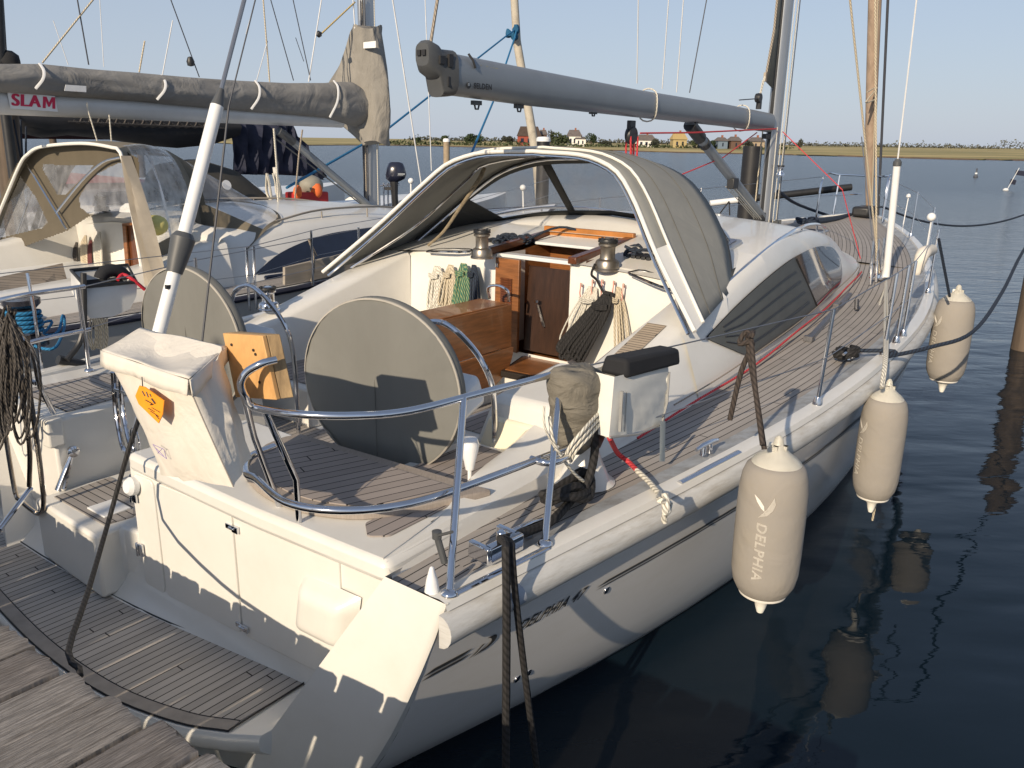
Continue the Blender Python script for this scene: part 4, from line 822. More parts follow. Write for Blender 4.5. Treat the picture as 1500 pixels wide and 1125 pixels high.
tops = [(top_[-1][0], top_[-1][1], 1.85), tp]+[(a+.06, be(a)-.05, ze(a)+.60) for a in (P5[0][0][0], P5[2][0][0], 6.9, 8.9, 10.8)]+[(12.2, .5, 2.4)]
m = MB(); m.tube(tops, .004, 5); m.tube([(mid[-1][0], mid[-1][1], 1.52)]+[(q[0]-.03, q[1], q[2]-.3) for q in tops[1:]], .0035, 5); build('lifeline', m, wire, Y)
m = MB(); tp_ = [(.75, -1.95, 1.86)]+[(a, -be(a)+.05, ze(a)+.60) for a in (1.9, 3.9, 5.9, 7.9, 9.9)]+[(12.2, -.5, 2.4)]
m.tube(tp_, .004, 5); m.tube([(q[0], q[1], q[2]-.3) for q in tp_], .0035, 5); build('lifeline', m, wire, Y)
# cleats
def cleat(a, b, z, l=.26, rz=0, name='cleat', mt=inox):
    m = MB(); cs, sn = math.cos(rz), math.sin(rz); f = lambda x, y, h: (a+x*cs-y*sn, b+x*sn+y*cs, z+h)
    m.tube([f(-l/2, 0, .052), f(-l/4, 0, .06), f(l/4, 0, .06), f(l/2, 0, .052)], [.010, .014, .014, .010], 10)
    for s in (-1, 1): m.tube([f(s*l*.16, 0, 0), f(s*l*.14, 0, .055)], [.02, .013], 10)
    return build(name, m, mt, Y, smooth=50)
c0 = atz(738, 812, 1.27); m = MB(); m.box((c0[0], c0[1]-.0, 1.30), (.20, .045, .075), rz=.1); m.box((c0[0]-.09, c0[1]-.05, 1.30), (.03, .12, .075), rz=.1); m.box((c0[0]+.09, c0[1]-.05, 1.30), (.03, .12, .075), rz=.1); m.tube([(c0[0]+.02, c0[1]-.03, 1.27), (c0[0]+.02, c0[1]-.03, 1.36)], .02, 12); build('fairlead', m, inox, Y, bevel=.008)
c1 = atz(1035, 661, 1.30); cleat(c1[0], c1[1], 1.285, .22, .1)
c2 = atz(1245, 525, 1.40); cleat(c2[0], c2[1], 1.40, .26, .1)
cleat(.62, 2.06, 1.225, .26, .1)
# nav gear near the gate: light on a stick, rolled fender
p0 = atb(1342, 375, 2.2); 
m = MB(); m.tube([atb(1356, 372, 2.35), atb(1364, 325, 2.35)], .008, 6); m.blob(atb(1364.5, 318, 2.35), (.04, .04, .04), 2); build('stern_light_pole', m, whitep, Y, smooth=60)
m = MB(); m.tube([atb(1321, 340, 1.5), atb(1331, 288, 1.5)], .006, 6); m.blob(atb(1331, 287, 1.5), (.03, .03, .03), 1); build('flag_staff', m, whitep, Y)
m = MB(); m.tube([atb(1365, 366, 2.4), atb(1352, 372, 2.4), atb(1344, 395, 2.38), atb(1343, 402, 2.38)], [.05, .06, .045, .03], 10, sm=4); build('rolled_cloth', m, cloth, Y, smooth=60)
# hull marks: pin stripe, logo and name --------------------------------------------
m = MB()
def hs_(a, dz, off=.004): z = ze(a)-dz; return (a, hullb(a, z)+off, z)
def band(a0, a1, d0, d1, slant=.08, n=30):
    return [[hs_(a0+slant*(1-s)+(a1-a0)*i/n, d0+(d1-d0)*s) for s in (0, .5, 1)] for i in range(n+1)]
m.loft(band(1.02, 12.5, .385, .40)); m.loft(band(1.02, 12.5, .41, .418)); m.loft(band(.0, .20, .355, .375, .05, 4)); m.loft(band(.0, .20, .385, .40, .05, 4))
build('pin_stripe', m, stripe_m, Y, smooth=60)
def hmap(a0, d0): return lambda x, y: hs_(a0+x+.25*y, d0-y, .005)
m = MB(); lettering(m, 'DELPHIA 47', .085, hmap(.72, .385), shear=.25, sx=.86, bold=.0018)
def dlogo(mp, s):                                # swoosh mark: an arrow tail and an open curve
    m1 = [(-.9, -.35), (.1, -.25), (.75, .05), (.95, .5), (.6, .95), (-.3, 1.05), (.2, .8), (.45, .45), (.3, .15), (-.1, -.05), (-.9, -.35)]
    q = spl(m1[:6], 4)+spl(m1[5:], 4)[1:-1]
    return [mp(x*s, (y-.4)*s) for x, y in q]
q = dlogo(hmap(.33, .375), .055); m.add(q, [list(range(len(q)))])
q = [hmap(.33, .375)(x*.055, y*.055) for x, y in ((-1.3, -.8), (-.7, -.5), (-.2, .15), (-.5, .15), (-.8, -.3))]; m.add(q, [list(range(5))])
build('name_lettering', m, stripe_m, Y, smooth=0)
for (u, v, z) in ((875, 848, .80), (722, 996, .45), (735, 990, .45)):
    a = atb(u, v, 2.15)[0] if z > .5 else atb(u, v, 1.85)[0]; zz = z
    m = MB(); m.lathe((a, hullb(a, zz)-.005, zz), [(0, 0), (.022, 0), (.022, .008), (.012, .012), (0, .012)], 16, axis=(SB[0], SB[1], -.3)); build('skin_fitting', m, inox, Y)
# ================================================================== THINGS ON AND AROUND THE YACHT
def fender(name, c, r, L, rope_pts, rmat, label, txt=None, side=0, ropes=None):
    t = thing('fender', label, 'fender', B((c[0], c[1], c[2]-L/2)), 'fenders hung along the starboard side')
    z0 = c[2]-L/2; m = MB()
    pr = [(r*.60, .03*L), (r*.78, .07*L), (r*.92, .13*L), (r*.985, .21*L), (r, .35*L), (r, .65*L), (r*.985, .78*L), (r*.93, .86*L), (r*.84, .915*L), (r*.72, .94*L)]
    m.lathe((c[0], c[1], z0), pr, 40); build('fender_sock', m, fendc, t, smooth=60)
    m = MB(); m.lathe((c[0], c[1], z0+.925*L), [(r*.74, 0), (r*.70, .018), (r*.56, .040), (r*.36, .064), (r*.22, .088), (r*.15, .11), (r*.12, .135), (r*.05, .148), (0, .15)], 32)
    for k_ in range(4): m.box((c[0]+r*.2*math.cos(k_*PI/2), c[1]+r*.2*math.sin(k_*PI/2), z0+.925*L+.075), (.022, .022, .06), rz=k_*PI/2); build('fender_eye', m, fendw, t, smooth=50)
    m = MB(); m.lathe((c[0], c[1], z0-.085), [(0, 0), (r*.10, 0), (r*.16, .03), (r*.22, .07), (r*.42, .10), (r*.62, .122), (r*.68, .135)], 32); build('fender_eye', m, fendw, t, smooth=50)
    m = MB(); m.lathe((c[0], c[1], z0+.045*L), [(r*.70, -.006), (r*.715, 0), (r*.72, .008)], 40, caps=False); build('sock_hem', m, print_l, t)
    if txt:
        # print runs down the side that faces the quay, lettering turned a quarter
        ph0 = side
        def f(x, y):
            a = ph0-y/r; R_ = r*1.014
            return (c[0]+R_*math.cos(a), c[1]+R_*math.sin(a), c[2]-x)
        m = MB(); lettering(m, 'DELPHIA', .080*r/.2, lambda x, y: f(x*1.08+.075*r/.2, y), bold=.0016, shear=.12)
        k = .060*r/.2; q = dlogo(lambda x, y: f(-.27*r/.2+.0-y*0+x, y), k)
        for cr_ in (((-1.0, .8), (-.4, .95), (.2, .78), (.7, .35), (1.0, -.35), (.55, 0), (.1, .3), (-.4, .55)), ((-.95, -.85), (-.35, -.55), (.15, -.15), (.35, .12), (-.1, .05), (-.55, -.3))):
            q1 = [f(-.205*r/.2+p[0]*k*1.15, p[1]*k*1.15) for p in cr_]; m.add(q1, [(0, 1, 7), (1, 2, 6, 7), (2, 3, 5, 6), (3, 4, 5)] if len(q1) == 8 else [(0, 1, 5), (1, 2, 4, 5), (2, 3, 4)]); build('fender_lettering', m, print_l, t, smooth=0)
    for (pts, mt, rr) in (ropes or []):
        m = MB(); m.tube(pts, rr, 8, sm=4); build('fender_rope', m, mt, t)
    return t
F1 = (1.80, 2.78, 1.0); e1 = (F1[0], F1[1], 1.62)
X = atb(1097, 496, 2.56); tail = atb(1069, 615, 2.52); F1 = atb(1127, 772, 2.76); e1 = atb(1117, 652, 2.76)
g1 = [([e1, lerp(e1, X, .5), (X[0], X[1]+.01, X[2]), (X[0]+.02, X[1]-.03, X[2]+.02), (X[0]-.01, X[1]-.04, X[2]-.03), (X[0], X[1]+.02, X[2]-.02), lerp(X, tail, .4), tail], r_brown, .013),
      ([(e1[0]+.03, e1[1], e1[2]-.03), lerp(e1, X, .45), (X[0]+.015, X[1]-.01, X[2]-.02), (X[0]-.02, X[1]+.02, X[2]+.02), (X[0]+.02, X[1]+.01, X[2]+.03)], r_brown, .013)]
cam_b = _inv((0, 0, 0))
def facing(c): return math.atan2(cam_b[1]-c[1], cam_b[0]-c[0])
# place fender 1 so that it reads at its place in the photo
F1 = (F1[0], 2.76, F1[2]+.0); fender('fender', F1, .166, .78, None, None, 'beige cloth fender with the largest print, nearest the stern, on a dark brown rope', 1, facing(F1)+.22, g1)
p2 = atb(1290, 640, 2.86); F2 = (p2[0], 2.86, 1.02-.0)
cp = atb(1297, 412, 1.8)
top2 = (F2[0], F2[1], 1.50)
g2 = [([atb(1291, 568, 2.77), atb(1296, 522, 2.68), atb(1296, 465, 2.35), atb(1297, 415, 1.95)], r_white, .011), ([atb(1293, 568, 2.77), atb(1299, 522, 2.69), atb(1300, 465, 2.33), atb(1298, 412, 1.93)], r_white, .011), ([atb(1297, 420, 1.95), atb(1282, 465, 2.1), atb(1268, 508, 2.3)], r_white, .010), ([atb(1284, 722, 2.77), atb(1282, 740, 2.77), atb(1278, 762, 2.76)], r_cream, .008)]
F2 = atb(1289, 655, 2.77); fender('fender', F2, .150, .80, None, None, 'middle one of the beige fenders, on a white rope with a loose end below', 1, facing(F2)+1.0, g2)
p3 = atb(1392, 497, 2.68); F3 = (p3[0], 2.68, p3[2]); top3 = atb(1391, 434, 2.68)
print('F2', F2, 'F3', F3, top3)
g3 = [([top3, lerp(top3, atb(1375, 350, 2.6), .5), atb(1375, 350, 2.6)], r_navy, .012)]
fender('fender', F3, .170, .84, None, None, 'smallest beige fender, hanging on a navy rope near the bow', 1, facing(F3)+.9, g3)
# sling bag
bgp = thing('rescue_bag', 'white cloth rescue sling bag with an orange tag hung on the stern rail', 'rescue bag', B((-.3, .9, 1.5)))
A3 = lambda u, v, a: ata(u, v, a)
TLf, TRf = A3(162, 543, -.34), A3(275, 562, -.40); TLb, TRb = A3(205, 484, -.16), A3(330, 507, -.12)
BLf, BRf = A3(236, 696, -.30), A3(342, 714, -.36); BRb = A3(368, 666, -.14); BLb = A3(262, 655, -.12)
m = MB(); rows = []
rnd_ = random.Random(3)
for j in range(13):
    t = j/12
    c4 = [lerp(TLf, BLf, t), lerp(TRf, BRf, t), lerp(TRb, BRb, t), lerp(TLb, BLb, t)]
    cen = tuple(sum(q[i] for q in c4)/4 for i in range(3)); row = []
    for k in range(4):
        p, q = c4[k], c4[(k+1) % 4]
        for i in range(8):
            s = i/8; x = lerp(p, q, s); bul = (.024-.055*(1-math.sin(PI*s)**.45))*(math.sin(PI*min(1, t*.92+.10))**.5)+(.006*math.sin(17*s+1.5*t)*t if k == 0 else 0)+(.016*math.sin(PI*s)*math.sin(13*s+2.5*t) if k == 1 else 0); d = np.array(x)-np.array(cen); d = d/(np.linalg.norm(d)+1e-6)
            wr = .004*math.sin(9*s+5*t+k)+.005*math.sin(21*s*t+k*2)
            row.append(tuple(np.array(x)+d*(bul+wr)))
    rows.append(row)
m.loft(rows, closed=True); m.poly(rows[-1]); m.poly(rows[0]); build('bag_body', m, cloth, bgp, smooth=60)
# lid with a sagging flap
LFt, RFt, RBt, LBt = A3(149, 513, -.36), A3(277, 556, -.44), A3(331, 507, -.10), A3(206, 481, -.14)
m = MB(); n = 14; rows = []
for i in range(n+1):
    s = i/n; L_, R_2 = lerp(LFt, LBt, s), lerp(RFt, RBt, s); rows.append([])
    for j in range(n+1):
        t = j/n; p = np.array(lerp(L_, R_2, t)); p[2] -= .030*math.sin(PI*t)*math.sin(PI*s)+.003*math.sin(t*11+s*5); rows[-1].append(tuple(p))
m.loft(rows)
fl = []
for (c, d, k) in ((LFt, RFt, 0), (RFt, RBt, 1)):
    m.loft([[tuple(np.array(lerp(c, d, i/n))+np.array([-.004-.01*h if k == 0 else 0, .004+.008*h if k else 0, -.030*math.sin(PI*i/n)*0-h*(.065+.006*math.sin(i*.8))])) for i in range(n+1)] for h in (0, .3, .6, 1)])
build('bag_lid', m, cloth, bgp, smooth=60, solid=.004)
def onfront(s, t, off=.03):
    p, q = lerp(TLf, TRf, s), lerp(BLf, BRf, s); x = lerp(p, q, t); return (x[0]-off, x[1], x[2])
m = MB(); a_, b_ = np.array(A3(204, 567, -.42)), 0
tagp = [A3(u, v, -.43) for u, v in ((204, 565), (212, 567), (240, 587), (238, 607), (232, 620), (203, 592), (198, 580))]
m.prism(tagp, (.004, 0, 0)); tg = build('bag_tag', m, orange, bgp)
m = MB()
for (u0, v0, u1, v1, w) in ((208, 573, 212, 580, 1), (214, 574, 217, 582, 1), (219, 577, 221, 581, 1), (213, 586, 222, 591, .9), (222, 584, 227, 591, 1.6), (224, 592, 220, 593, 1), (217, 598, 226, 603, .6), (220, 602, 232, 610, .6), (222, 597, 234, 604, .6), (228, 608, 233, 614, .6)):
    m.tube([A3(u0, v0, -.433), A3(u1, v1, -.433)], .0022*w, 4)
m.tube([A3(208, 552, -.425), A3(209, 566, -.435)], .002, 4); build('tag_print', m, black_ink, bgp, parent=tg)
m = MB()
for (u0, v0, u1, v1) in ((224, 651, 240, 658), (240, 658, 244, 672), (244, 672, 233, 664), (233, 664, 224, 651), (229, 657, 240, 668), (238, 657, 231, 664)):
    m.tube([A3(u0, v0, -.375), A3(u1, v1, -.375)], .0013, 4)
build('bag_print', m, mat('violet_ink', (.22, .15, .40), .6), bgp)
m = MB(); m.tube([A3(275, 562, -.43), A3(300, 620, -.40), A3(342, 713, -.36)], .003, 5, sm=4); build('bag_seam', m, mat('seam_grey', (.3, .28, .25), .8), bgp)
# timber block on the rail
wb_ = thing('timber_block', 'orange painted timber board block bolted over the stern rail', 'board', B((-.1, 1.2, 1.9)))
q = [A3(u, v, -.10) for u, v in ((326, 488), (384, 492), (405, 586), (345, 582))]
q2 = [tuple(np.array(p)+np.array([.02, .0, 0])) for p in q]
m = MB(); m.add([tuple(np.array(p)-np.array([.0, 0, 0])) for p in q]+q2, [(0, 1, 2, 3), (7, 6, 5, 4), (0, 4, 5, 1), (1, 5, 6, 2), (2, 6, 7, 3), (3, 7, 4, 0)]); build('painted_board', m, woodo, wb_, bevel=.003)
q3 = [tuple(np.array(p)+np.array([.022, .0, 0])) for p in q]; q4 = [tuple(np.array(p)+np.array([.045, .025, 0])) for p in q3]
m = MB(); m.add(q3+q4, [(0, 1, 2, 3), (7, 6, 5, 4), (0, 4, 5, 1), (1, 5, 6, 2), (2, 6, 7, 3), (3, 7, 4, 0)]); build('timber_back', m, woodr, wb_, bevel=.004)
for (u, v) in ((339, 505), (371, 513), (374, 519), (380, 560)): p = A3(u, v, -.103); m = MB(); m.lathe(p, [(0, -.001), (.006, -.001), (.006, .002), (0, .002)], 10, axis=(-FB[0], -FB[1], 0)); build('screw', m, black_ink, wb_)
# canvas covered outboard bracket bundle
bn_ = thing('covered_bundle', 'taupe canvas covered bundle with white straps tied to the corner of the stern rail', 'covered gear', B((.95, 2.0, 1.25)))
def bl(u, v, b=2.02): return atb(u, v, b)
m = MB(); rows = []
ctr = [((838, 538), .05), ((839, 539), .10), ((840, 544), .135), ((841, 556), .150), ((842, 568), .152), ((843, 580), .146), ((843, 590), .150), ((843, 600), .138), ((844, 610), .146), ((845, 620), .132), ((845, 632), .128), ((845, 646), .115), ((846, 658), .06)]
for k, ((u, v), r) in enumerate(ctr):
    c = bl(u, v, 1.96); rows.append([(c[0]+r*.92*math.cos(t)*(1+.03*math.sin(3*t+k*.3)+.02*math.sin(9*t+k)), c[1]+r*.85*math.sin(t)*(1+.03*math.sin(5*t+k*.7)), c[2]+.010*math.sin(2*t+k)) for t in [2*PI*i/36 for i in range(36)]])
m.loft(rows, closed=True); m.poly(rows[0]); cv = build('canvas_cover', m, mat('taupe_cover', (.165, .152, .125), .9, var=.15, scale=6, bump=1.0, bscale=6, bdist=.04, stretch=(1, 1, 2)), bn_, smooth=75)
m = MB()
for k in range(3):
    m.tube([bl(876+k*3, 606+k*5, 2.08), bl(858+k*3, 626+k*6, 2.12), bl(838+k*3, 650+k*5, 2.10), bl(828+k*4, 668+k*4, 2.06)], .0085, 8, sm=4)
m.tube([bl(805, 610), bl(812, 650, 2.06), bl(838, 690, 2.06), bl(855, 705, 2.06)], .008, 8, sm=4); m.tube([bl(797, 595), bl(798, 625, 2.04), bl(812, 655, 2.06)], .005, 6, sm=4); build('white_strap', m, r_white, bn_)
m = MB(); m.lathe(bl(862, 622, 2.0), [(0, -.09), (.09, -.09), (.10, 0), (.085, .05), (0, .05)], 16, axis=(.3, .2, 1)); build('black_body', m, blk, bn_, smooth=40)
m = MB(); pz = atz(852, 708, 1.27); m.lathe((pz[0]+.10, pz[1]-.05, 1.24), [(.16, 0), (.13, .02), (.085, .12), (.055, .22), (.05, .24), (0, .24)], 24); build('white_cone', m, gel, bn_, smooth=50)
# white rectangular case with a black roll on top
wc = thing('liferaft_case', 'white cloth case with a black rolled top strapped outside the rail', 'case', B((1.5, 2.1, 1.35)))
fa = [bl(u, v, 2.16) for u, v in ((900, 552), (979, 533), (973, 624), (892, 641))]
bk_ = [(p[0]+.02, p[1]-.16, p[2]-.0) for p in fa]
sd = [bl(870, 560, 2.04), bl(868, 632, 2.04)]
m = MB(); rows = []
def quad(c4, n=8, bul=.014, ax=1):
    return [[tuple(np.array(lerp(lerp(c4[0], c4[1], i/n), lerp(c4[3], c4[2], i/n), j/n))+np.array([0, bul*math.sin(PI*i/n)*math.sin(PI*j/n)+.006*math.sin(i*j*.31), 0])) for i in range(n+1)] for j in range(n+1)]
m.loft(quad(fa)); m.loft(quad([fa[0], bk_[0], bk_[3], fa[3]], bul=0)); m.loft(quad([fa[1], bk_[1], bk_[2], fa[2]], bul=0)); m.loft(quad([fa[3], fa[2], bk_[2], bk_[3]], bul=0)); m.loft(quad(bk_, bul=0))
build('case_body', m, mat('white_case', (.70, .70, .66), .6, var=.04, scale=5, bump=.3, bscale=5), wc, smooth=60)
m = MB(); p, q = bl(906, 536, 2.13), bl(984, 519, 2.13)
m.hexa([(p[0]-.01, p[1]-.10, p[2]-.05), (q[0], q[1]-.10, q[2]-.045), (q[0]+.01, q[1]+.055, q[2]-.05), (p[0], p[1]+.055, p[2]-.055)], [(p[0]+.0, p[1]-.08, p[2]+.04), (q[0], q[1]-.08, q[2]+.04), (q[0], q[1]+.045, q[2]+.04), (p[0], p[1]+.045, p[2]+.04)])
build('rolled_top', m, blackc, wc, bevel=.02)
sq = [bl(u, v, z) for u, v, z in ((898, 560, 2.12), (876, 566, 2.02), (866, 625, 2.02), (891, 643, 2.12))]
m = MB(); m.loft(quad([sq[0], sq[1], sq[2], sq[3]], bul=.01)); m.loft(quad([(x[0]-.0, x[1]-.14, x[2]) for x in sq], bul=.0)); build('case_side', m, cloth, wc, smooth=60, solid=.01)
m = MB(); m.tube([bl(911, 573, 2.185), bl(908, 632, 2.185)], .008, 6); m.tube([bl(918, 574, 2.18), bl(915, 632, 2.18)], .003, 6); m.tube([bl(980, 545, 2.16), bl(977, 590, 2.17), bl(970, 617, 2.16)], .007, 6); m.tube([bl(893, 641, 2.17), bl(935, 636, 2.18), bl(968, 622, 2.17)], .006, 6); build('case_piping', m, mat('piping_grey', (.30, .30, .29), .6), wc)
m = MB(); m.hexa([bl(966, 676, 2.2), bl(974, 676, 2.2), bl(974, 676, 2.19), bl(966, 676, 2.19)], [bl(967, 617, 2.2), bl(975, 617, 2.2), bl(975, 617, 2.19), bl(967, 617, 2.19)]); build('reflective_strip', m, mat('strip_grey', (.45, .48, .45), .4), wc)
# ropes on deck -----------------------------------------------------------------
def ropeobj(name, pts, r, mt, label, sm=5, cat='rope', group=None, seg=8):
    m = MB(); m.tube(pts, r, seg, sm=sm); o = build(name, m, mt); tag(o, label, cat, group); return o
def dk(u, v, dz=.02):                            # a point on the side deck under a pixel
    p = atz(u, v, 1.27); p = atz(u, v, ze(p[0])-.03+dz); return p
ropeobj('rope_end', [bl(893, 642, 2.16), dk(905, 664, .10), dk(920, 676, .05), dk(933, 689, .05)], .013, r_red, 'short red rope hanging from the white case onto the teak deck')
e = [dk(933, 689, .05), dk(950, 705, .05), dk(965, 722, .06)]
kn = bl(970, 735, be(1.75)+.07); k2 = bl(973, 757, be(1.75)+.08)
ropeobj('knotted_rope', e+[bl(968, 722, 2.38), (kn[0]-.03, kn[1], kn[2]+.02), (kn[0]+.04, kn[1]+.02, kn[2]-.02), (kn[0]-.02, kn[1]+.03, kn[2]-.04), (kn[0]+.02, kn[1]+.0, kn[2]+.03), (kn[0]-.01, kn[1]+.03, kn[2]-.01), k2, (k2[0]+.01, k2[1], k2[2]-.03)], .014, r_white, 'thick white rope ending in a knot over the edge of the deck')
# black mooring hose: from the fairlead forward in a heap and up over the rail
def jit(c, r, n, z, seedv, th=.03):
    rr = random.Random(seedv); out = []
    for i in range(n):
        t = i*1.15; k = .45+.55*rr.random(); out.append((c[0]+r*k*math.cos(t)*1.2, c[1]+r*k*.55*math.sin(t), z+th*rr.random()))
    return out
cpile = dk(832, 742, 0)
ropeobj('mooring_rope', [(c0[0]-.0, c0[1]-.01, 1.33), dk(790, 772, .05), dk(815, 757, .05)]+jit(cpile, .16, 22, 1.27, 4, .09)+[dk(850, 722, .06), dk(866, 690, .14), atb(872, 645, 2.08), atb(866, 610, 2.05), atb(862, 600, 1.98)], .021, r_black, 'thick black mooring rope heaped on the teak beside the covered bundle')
for k, (u, lab, r_) in enumerate(((742, 'left straight strand of the black rope hanging from the stern fairlead', .0165), (747, 'right strand of the black rope hanging from the stern fairlead, slanting to the right', .014))):
    ropeobj('mooring_rope', [(c0[0]+.02*k, c0[1]-.02, 1.335), atb(u-2+4*k, 796, 2.23), atb(u-1+4*k, 812, 2.275), atb(u+(11 if k else 0), 900, 2.29), atb(741+(46 if k else 0), 1130, 2.30+.02*k), atb(741+(60 if k else 0), 1250, 2.30)], r_, r_black, lab, sm=4, group='black mooring ropes at the stern')
s_ = atz(90, 974, 1.17)
ropeobj('mooring_rope', [(-1.12, s_[1]-.0, 1.06), (-.965, s_[1]+.0, 1.10), ata(100, 955, -.93), ata(128, 870, -.65), ata(160, 760, -.28), ata(188, 660, -.15), ata(203, 615, -.05), ata(206, 606, .05)], .0115, r_black, 'taut black mooring rope running from the dock edge up past the bag', sm=3)
ropeobj('bow_rope', [(c2[0], c2[1], 1.46), (P5[0][0][0]-.03, be(4.2)+.03, 1.46)]+[_inv(atd(*q)) for q in ((1300, 522, 5.85), (1365, 508, 6.0), (1425, 486, 6.25), (1468, 428, 7.5), (1505, 358, 9.3), (1560, 290, 11.8))], .015, r_navy, 'dark blue mooring rope crossing in front of the smallest fender to the right', sm=6)
ropeobj('bow_rope', [(12.4, .2, 1.92)]+hang((12.5, .4, 1.95), _inv(atd(1560, 285, 17)), .45, 14), .017, r_navy, 'dark blue mooring rope sagging from the bow to the right edge', sm=2)
ropeobj('bow_rope', [atb(1140, 280, -.4), atb(1170, 300, -.7), atb(1232, 322, -.9)], .025, r_navy, 'dark rope slanting behind the mast down to the port foredeck', sm=4)
m = MB(); rr = random.Random(5); cp_ = (c2[0], c2[1]-.03, 1.42)
m.tube([(cp_[0]+.13*math.cos(i*1.3)*(.5+.5*rr.random()), cp_[1]+.085*math.sin(i*1.3)*(.5+.5*rr.random()), 1.41+.07*rr.random()) for i in range(26)], .016, 8, sm=4); tag(build('coiled_rope', m, r_black), 'black rope turned around the midship deck cleat', 'rope')
pc_ = atz(1180, 328, 1.72); m = MB(); m.tube([(pc_[0]+.22*math.cos(i*1.3)*(.5+.5*rr.random()), pc_[1]+.2*math.sin(i*1.3)*(.5+.5*rr.random()), 1.72+.10*rr.random()) for i in range(20)], .02, 8, sm=4); m.tube([(pc_[0], pc_[1], 1.74), (pc_[0]+.7, pc_[1]+.2, 1.76), (pc_[0]+1.6, pc_[1]+.2, 1.76)], .05, 8, sm=3); tag(build('coiled_rope', m, r_navy), 'dark rope bundle on the foredeck right of the mast foot', 'rope')
# hanging coils on the bulkhead
def coil(name, u0, v0, u1, v1, w, n, mt, label, r=.009, lean=0.0, seed=1, a=3.40):
    rr = random.Random(seed); T = ata(u0, v0, a); D = ata(u1, v1, a-.05); m = MB()
    for k in range(n):
        s = (k/(n-1)-.5) if n > 1 else 0; o = s*w; d = -.012-.05*rr.random(); dz = rr.uniform(-.05, .03)
        m.tube([(T[0], T[1]+o*.25, T[2]), (T[0]+d, (T[1]*.6+D[1]*.4)+o*.8-.012, T[2]*.6+D[2]*.4), (D[0]+d, D[1]+o-.02, D[2]+.05+dz), (D[0]+d-.01, D[1]+o, D[2]+dz), (D[0]+d, D[1]+o+.025, D[2]+.05+dz), (T[0]+d, (T[1]*.6+D[1]*.4)+o*.8+.02, T[2]*.6+D[2]*.4), (T[0], T[1]+o*.25+.01, T[2]-.005)], r, 6, sm=4)
    c = lerp(T, D, .18)
    for k in range(3): m.tube([(c[0]-.05, c[1]-w*.3, c[2]-k*.014), (c[0]-.07, c[1], c[2]-k*.014-.005), (c[0]-.05, c[1]+w*.3, c[2]-k*.014)], r, 6, sm=3)
    tag(build(name, m, mt), label, 'rope', 'rope coils hanging by the companionway')
coil('rope_coil', 640, 390, 642, 448, .17, 9, r_white, 'white rope coil leftmost on the port bulkhead', seed=1)
coil('rope_coil', 660, 388, 659, 450, .12, 7, r_cream, 'cream rope coil between the white and the green coils', seed=2)
coil('rope_coil', 679, 386, 678, 446, .15, 9, r_green, 'green and yellow flecked rope coil on the port bulkhead', seed=3, r=.010)
coil('rope_coil', 694, 388, 697, 446, .09, 6, r_navy, 'navy rope coil beside the louvred door', seed=4)
coil('rope_coil', 893, 428, 842, 518, .22, 30, r_black, 'thick black rope coil leaning on the starboard bulkhead', seed=5, r=.012)
coil('rope_coil', 868, 420, 846, 505, .22, 12, r_white, 'white rope coil behind the black coil', seed=6, r=.006, a=3.43)
coil('rope_coil', 905, 420, 912, 505, .07, 5, r_cream, 'thin cream rope coil at the outer end of the starboard bulkhead', seed=7, r=.006, a=3.43)
m = MB()
for k, (u, v) in enumerate(((853, 420), (870, 415), (884, 415), (901, 417), (915, 421))):
    p = ata(u, v, 3.43); m.tube([p, (p[0]-.02, p[1]+.0, p[2]+.03), (p[0]-.03, p[1], p[2]-.03), (p[0]-.01, p[1]-.01, p[2]-.10)], .007, 6, sm=3)
tag(build('rope_tails', m, rope('red_fleck_rope', (.70, .62, .52), (.55, .08, .06), 16)), 'red flecked rope tails looped over hooks under the starboard winch', 'rope')
m = MB(); w0 = WS; m.tube([(w0[0]-.08+.0, w0[1]-.06, 2.0), (w0[0]-.14, w0[1]-.05, 1.93), ata(874, 410, 3.38), ata(884, 428, 3.38), ata(893, 432, 3.38)], .010, 8, sm=4); tag(build('sheet_tail', m, r_black), 'black sheet led from the starboard winch down to the coil', 'rope')
m = MB(); rr = random.Random(9)
for (cu, cv) in ((935, 378), (745, 360)):
    c = atz(cu, cv, 2.0); pts = []
    for i in range(46): pts.append((c[0]+.16*math.sin(i*.21)+.03*rr.random(), c[1]+.20*(i/46-.5)*1.4+.05*math.sin(i*1.7), c[2]+.04+.035*math.cos(i*1.7)+.02*rr.random()))
    mm = MB(); mm.tube(pts, .012, 7, sm=3)
    if cu < 800: mm.tube([(c[0], c[1]+.1, 2.02), (c[0]+.35, c[1]+.30, 2.16), (c[0]+.55, c[1]+.55, 2.08)], .011, 7, sm=5)
    tag(build('coiled_rope', mm, r_navy), 'dark rope heap on the roof right of the starboard winch' if cu > 800 else 'dark rope heap on the roof beside the port winch', 'rope')
# coil on the port stern rail and lifebuoy case
m = MB(); rr = random.Random(12)
for k in range(20):
    u = rr.uniform(-14, 46); t0 = ata(rr.uniform(-8, 26), 452+rr.uniform(-5, 14), -.15-.05*rr.random()); w = rr.uniform(12, 26); vb = rr.uniform(585, 668)
    d = lambda uu, vv: ata(uu, vv, -.16-.08*rr.random())
    m.tube([t0, d(u-w*.3, 520), d(u-w*.5, vb-40), d(u, vb), d(u+w*.55, vb-35), d(u+w*.5, 530), d(t0[1]*0+12, 458)], .0068, 6, sm=4)
tag(build('coiled_rope', m, r_dark), 'big dark grey rope coil hung on the port stern rail at the left edge', 'rope')
lb = thing('lifebuoy_case', 'grey open lifebuoy case with black and red gear inside on the port rail', 'case', B((.9, -2.3, 1.25)))
cb = -2.2
m = MB(); rows = []
def cb_(u, v, b=cb): return atb(u, v, b)
fr = [cb_(u, v) for u, v in ((126, 420), (200, 413), (199, 433), (190, 452), (165, 463), (132, 466), (124, 455))]
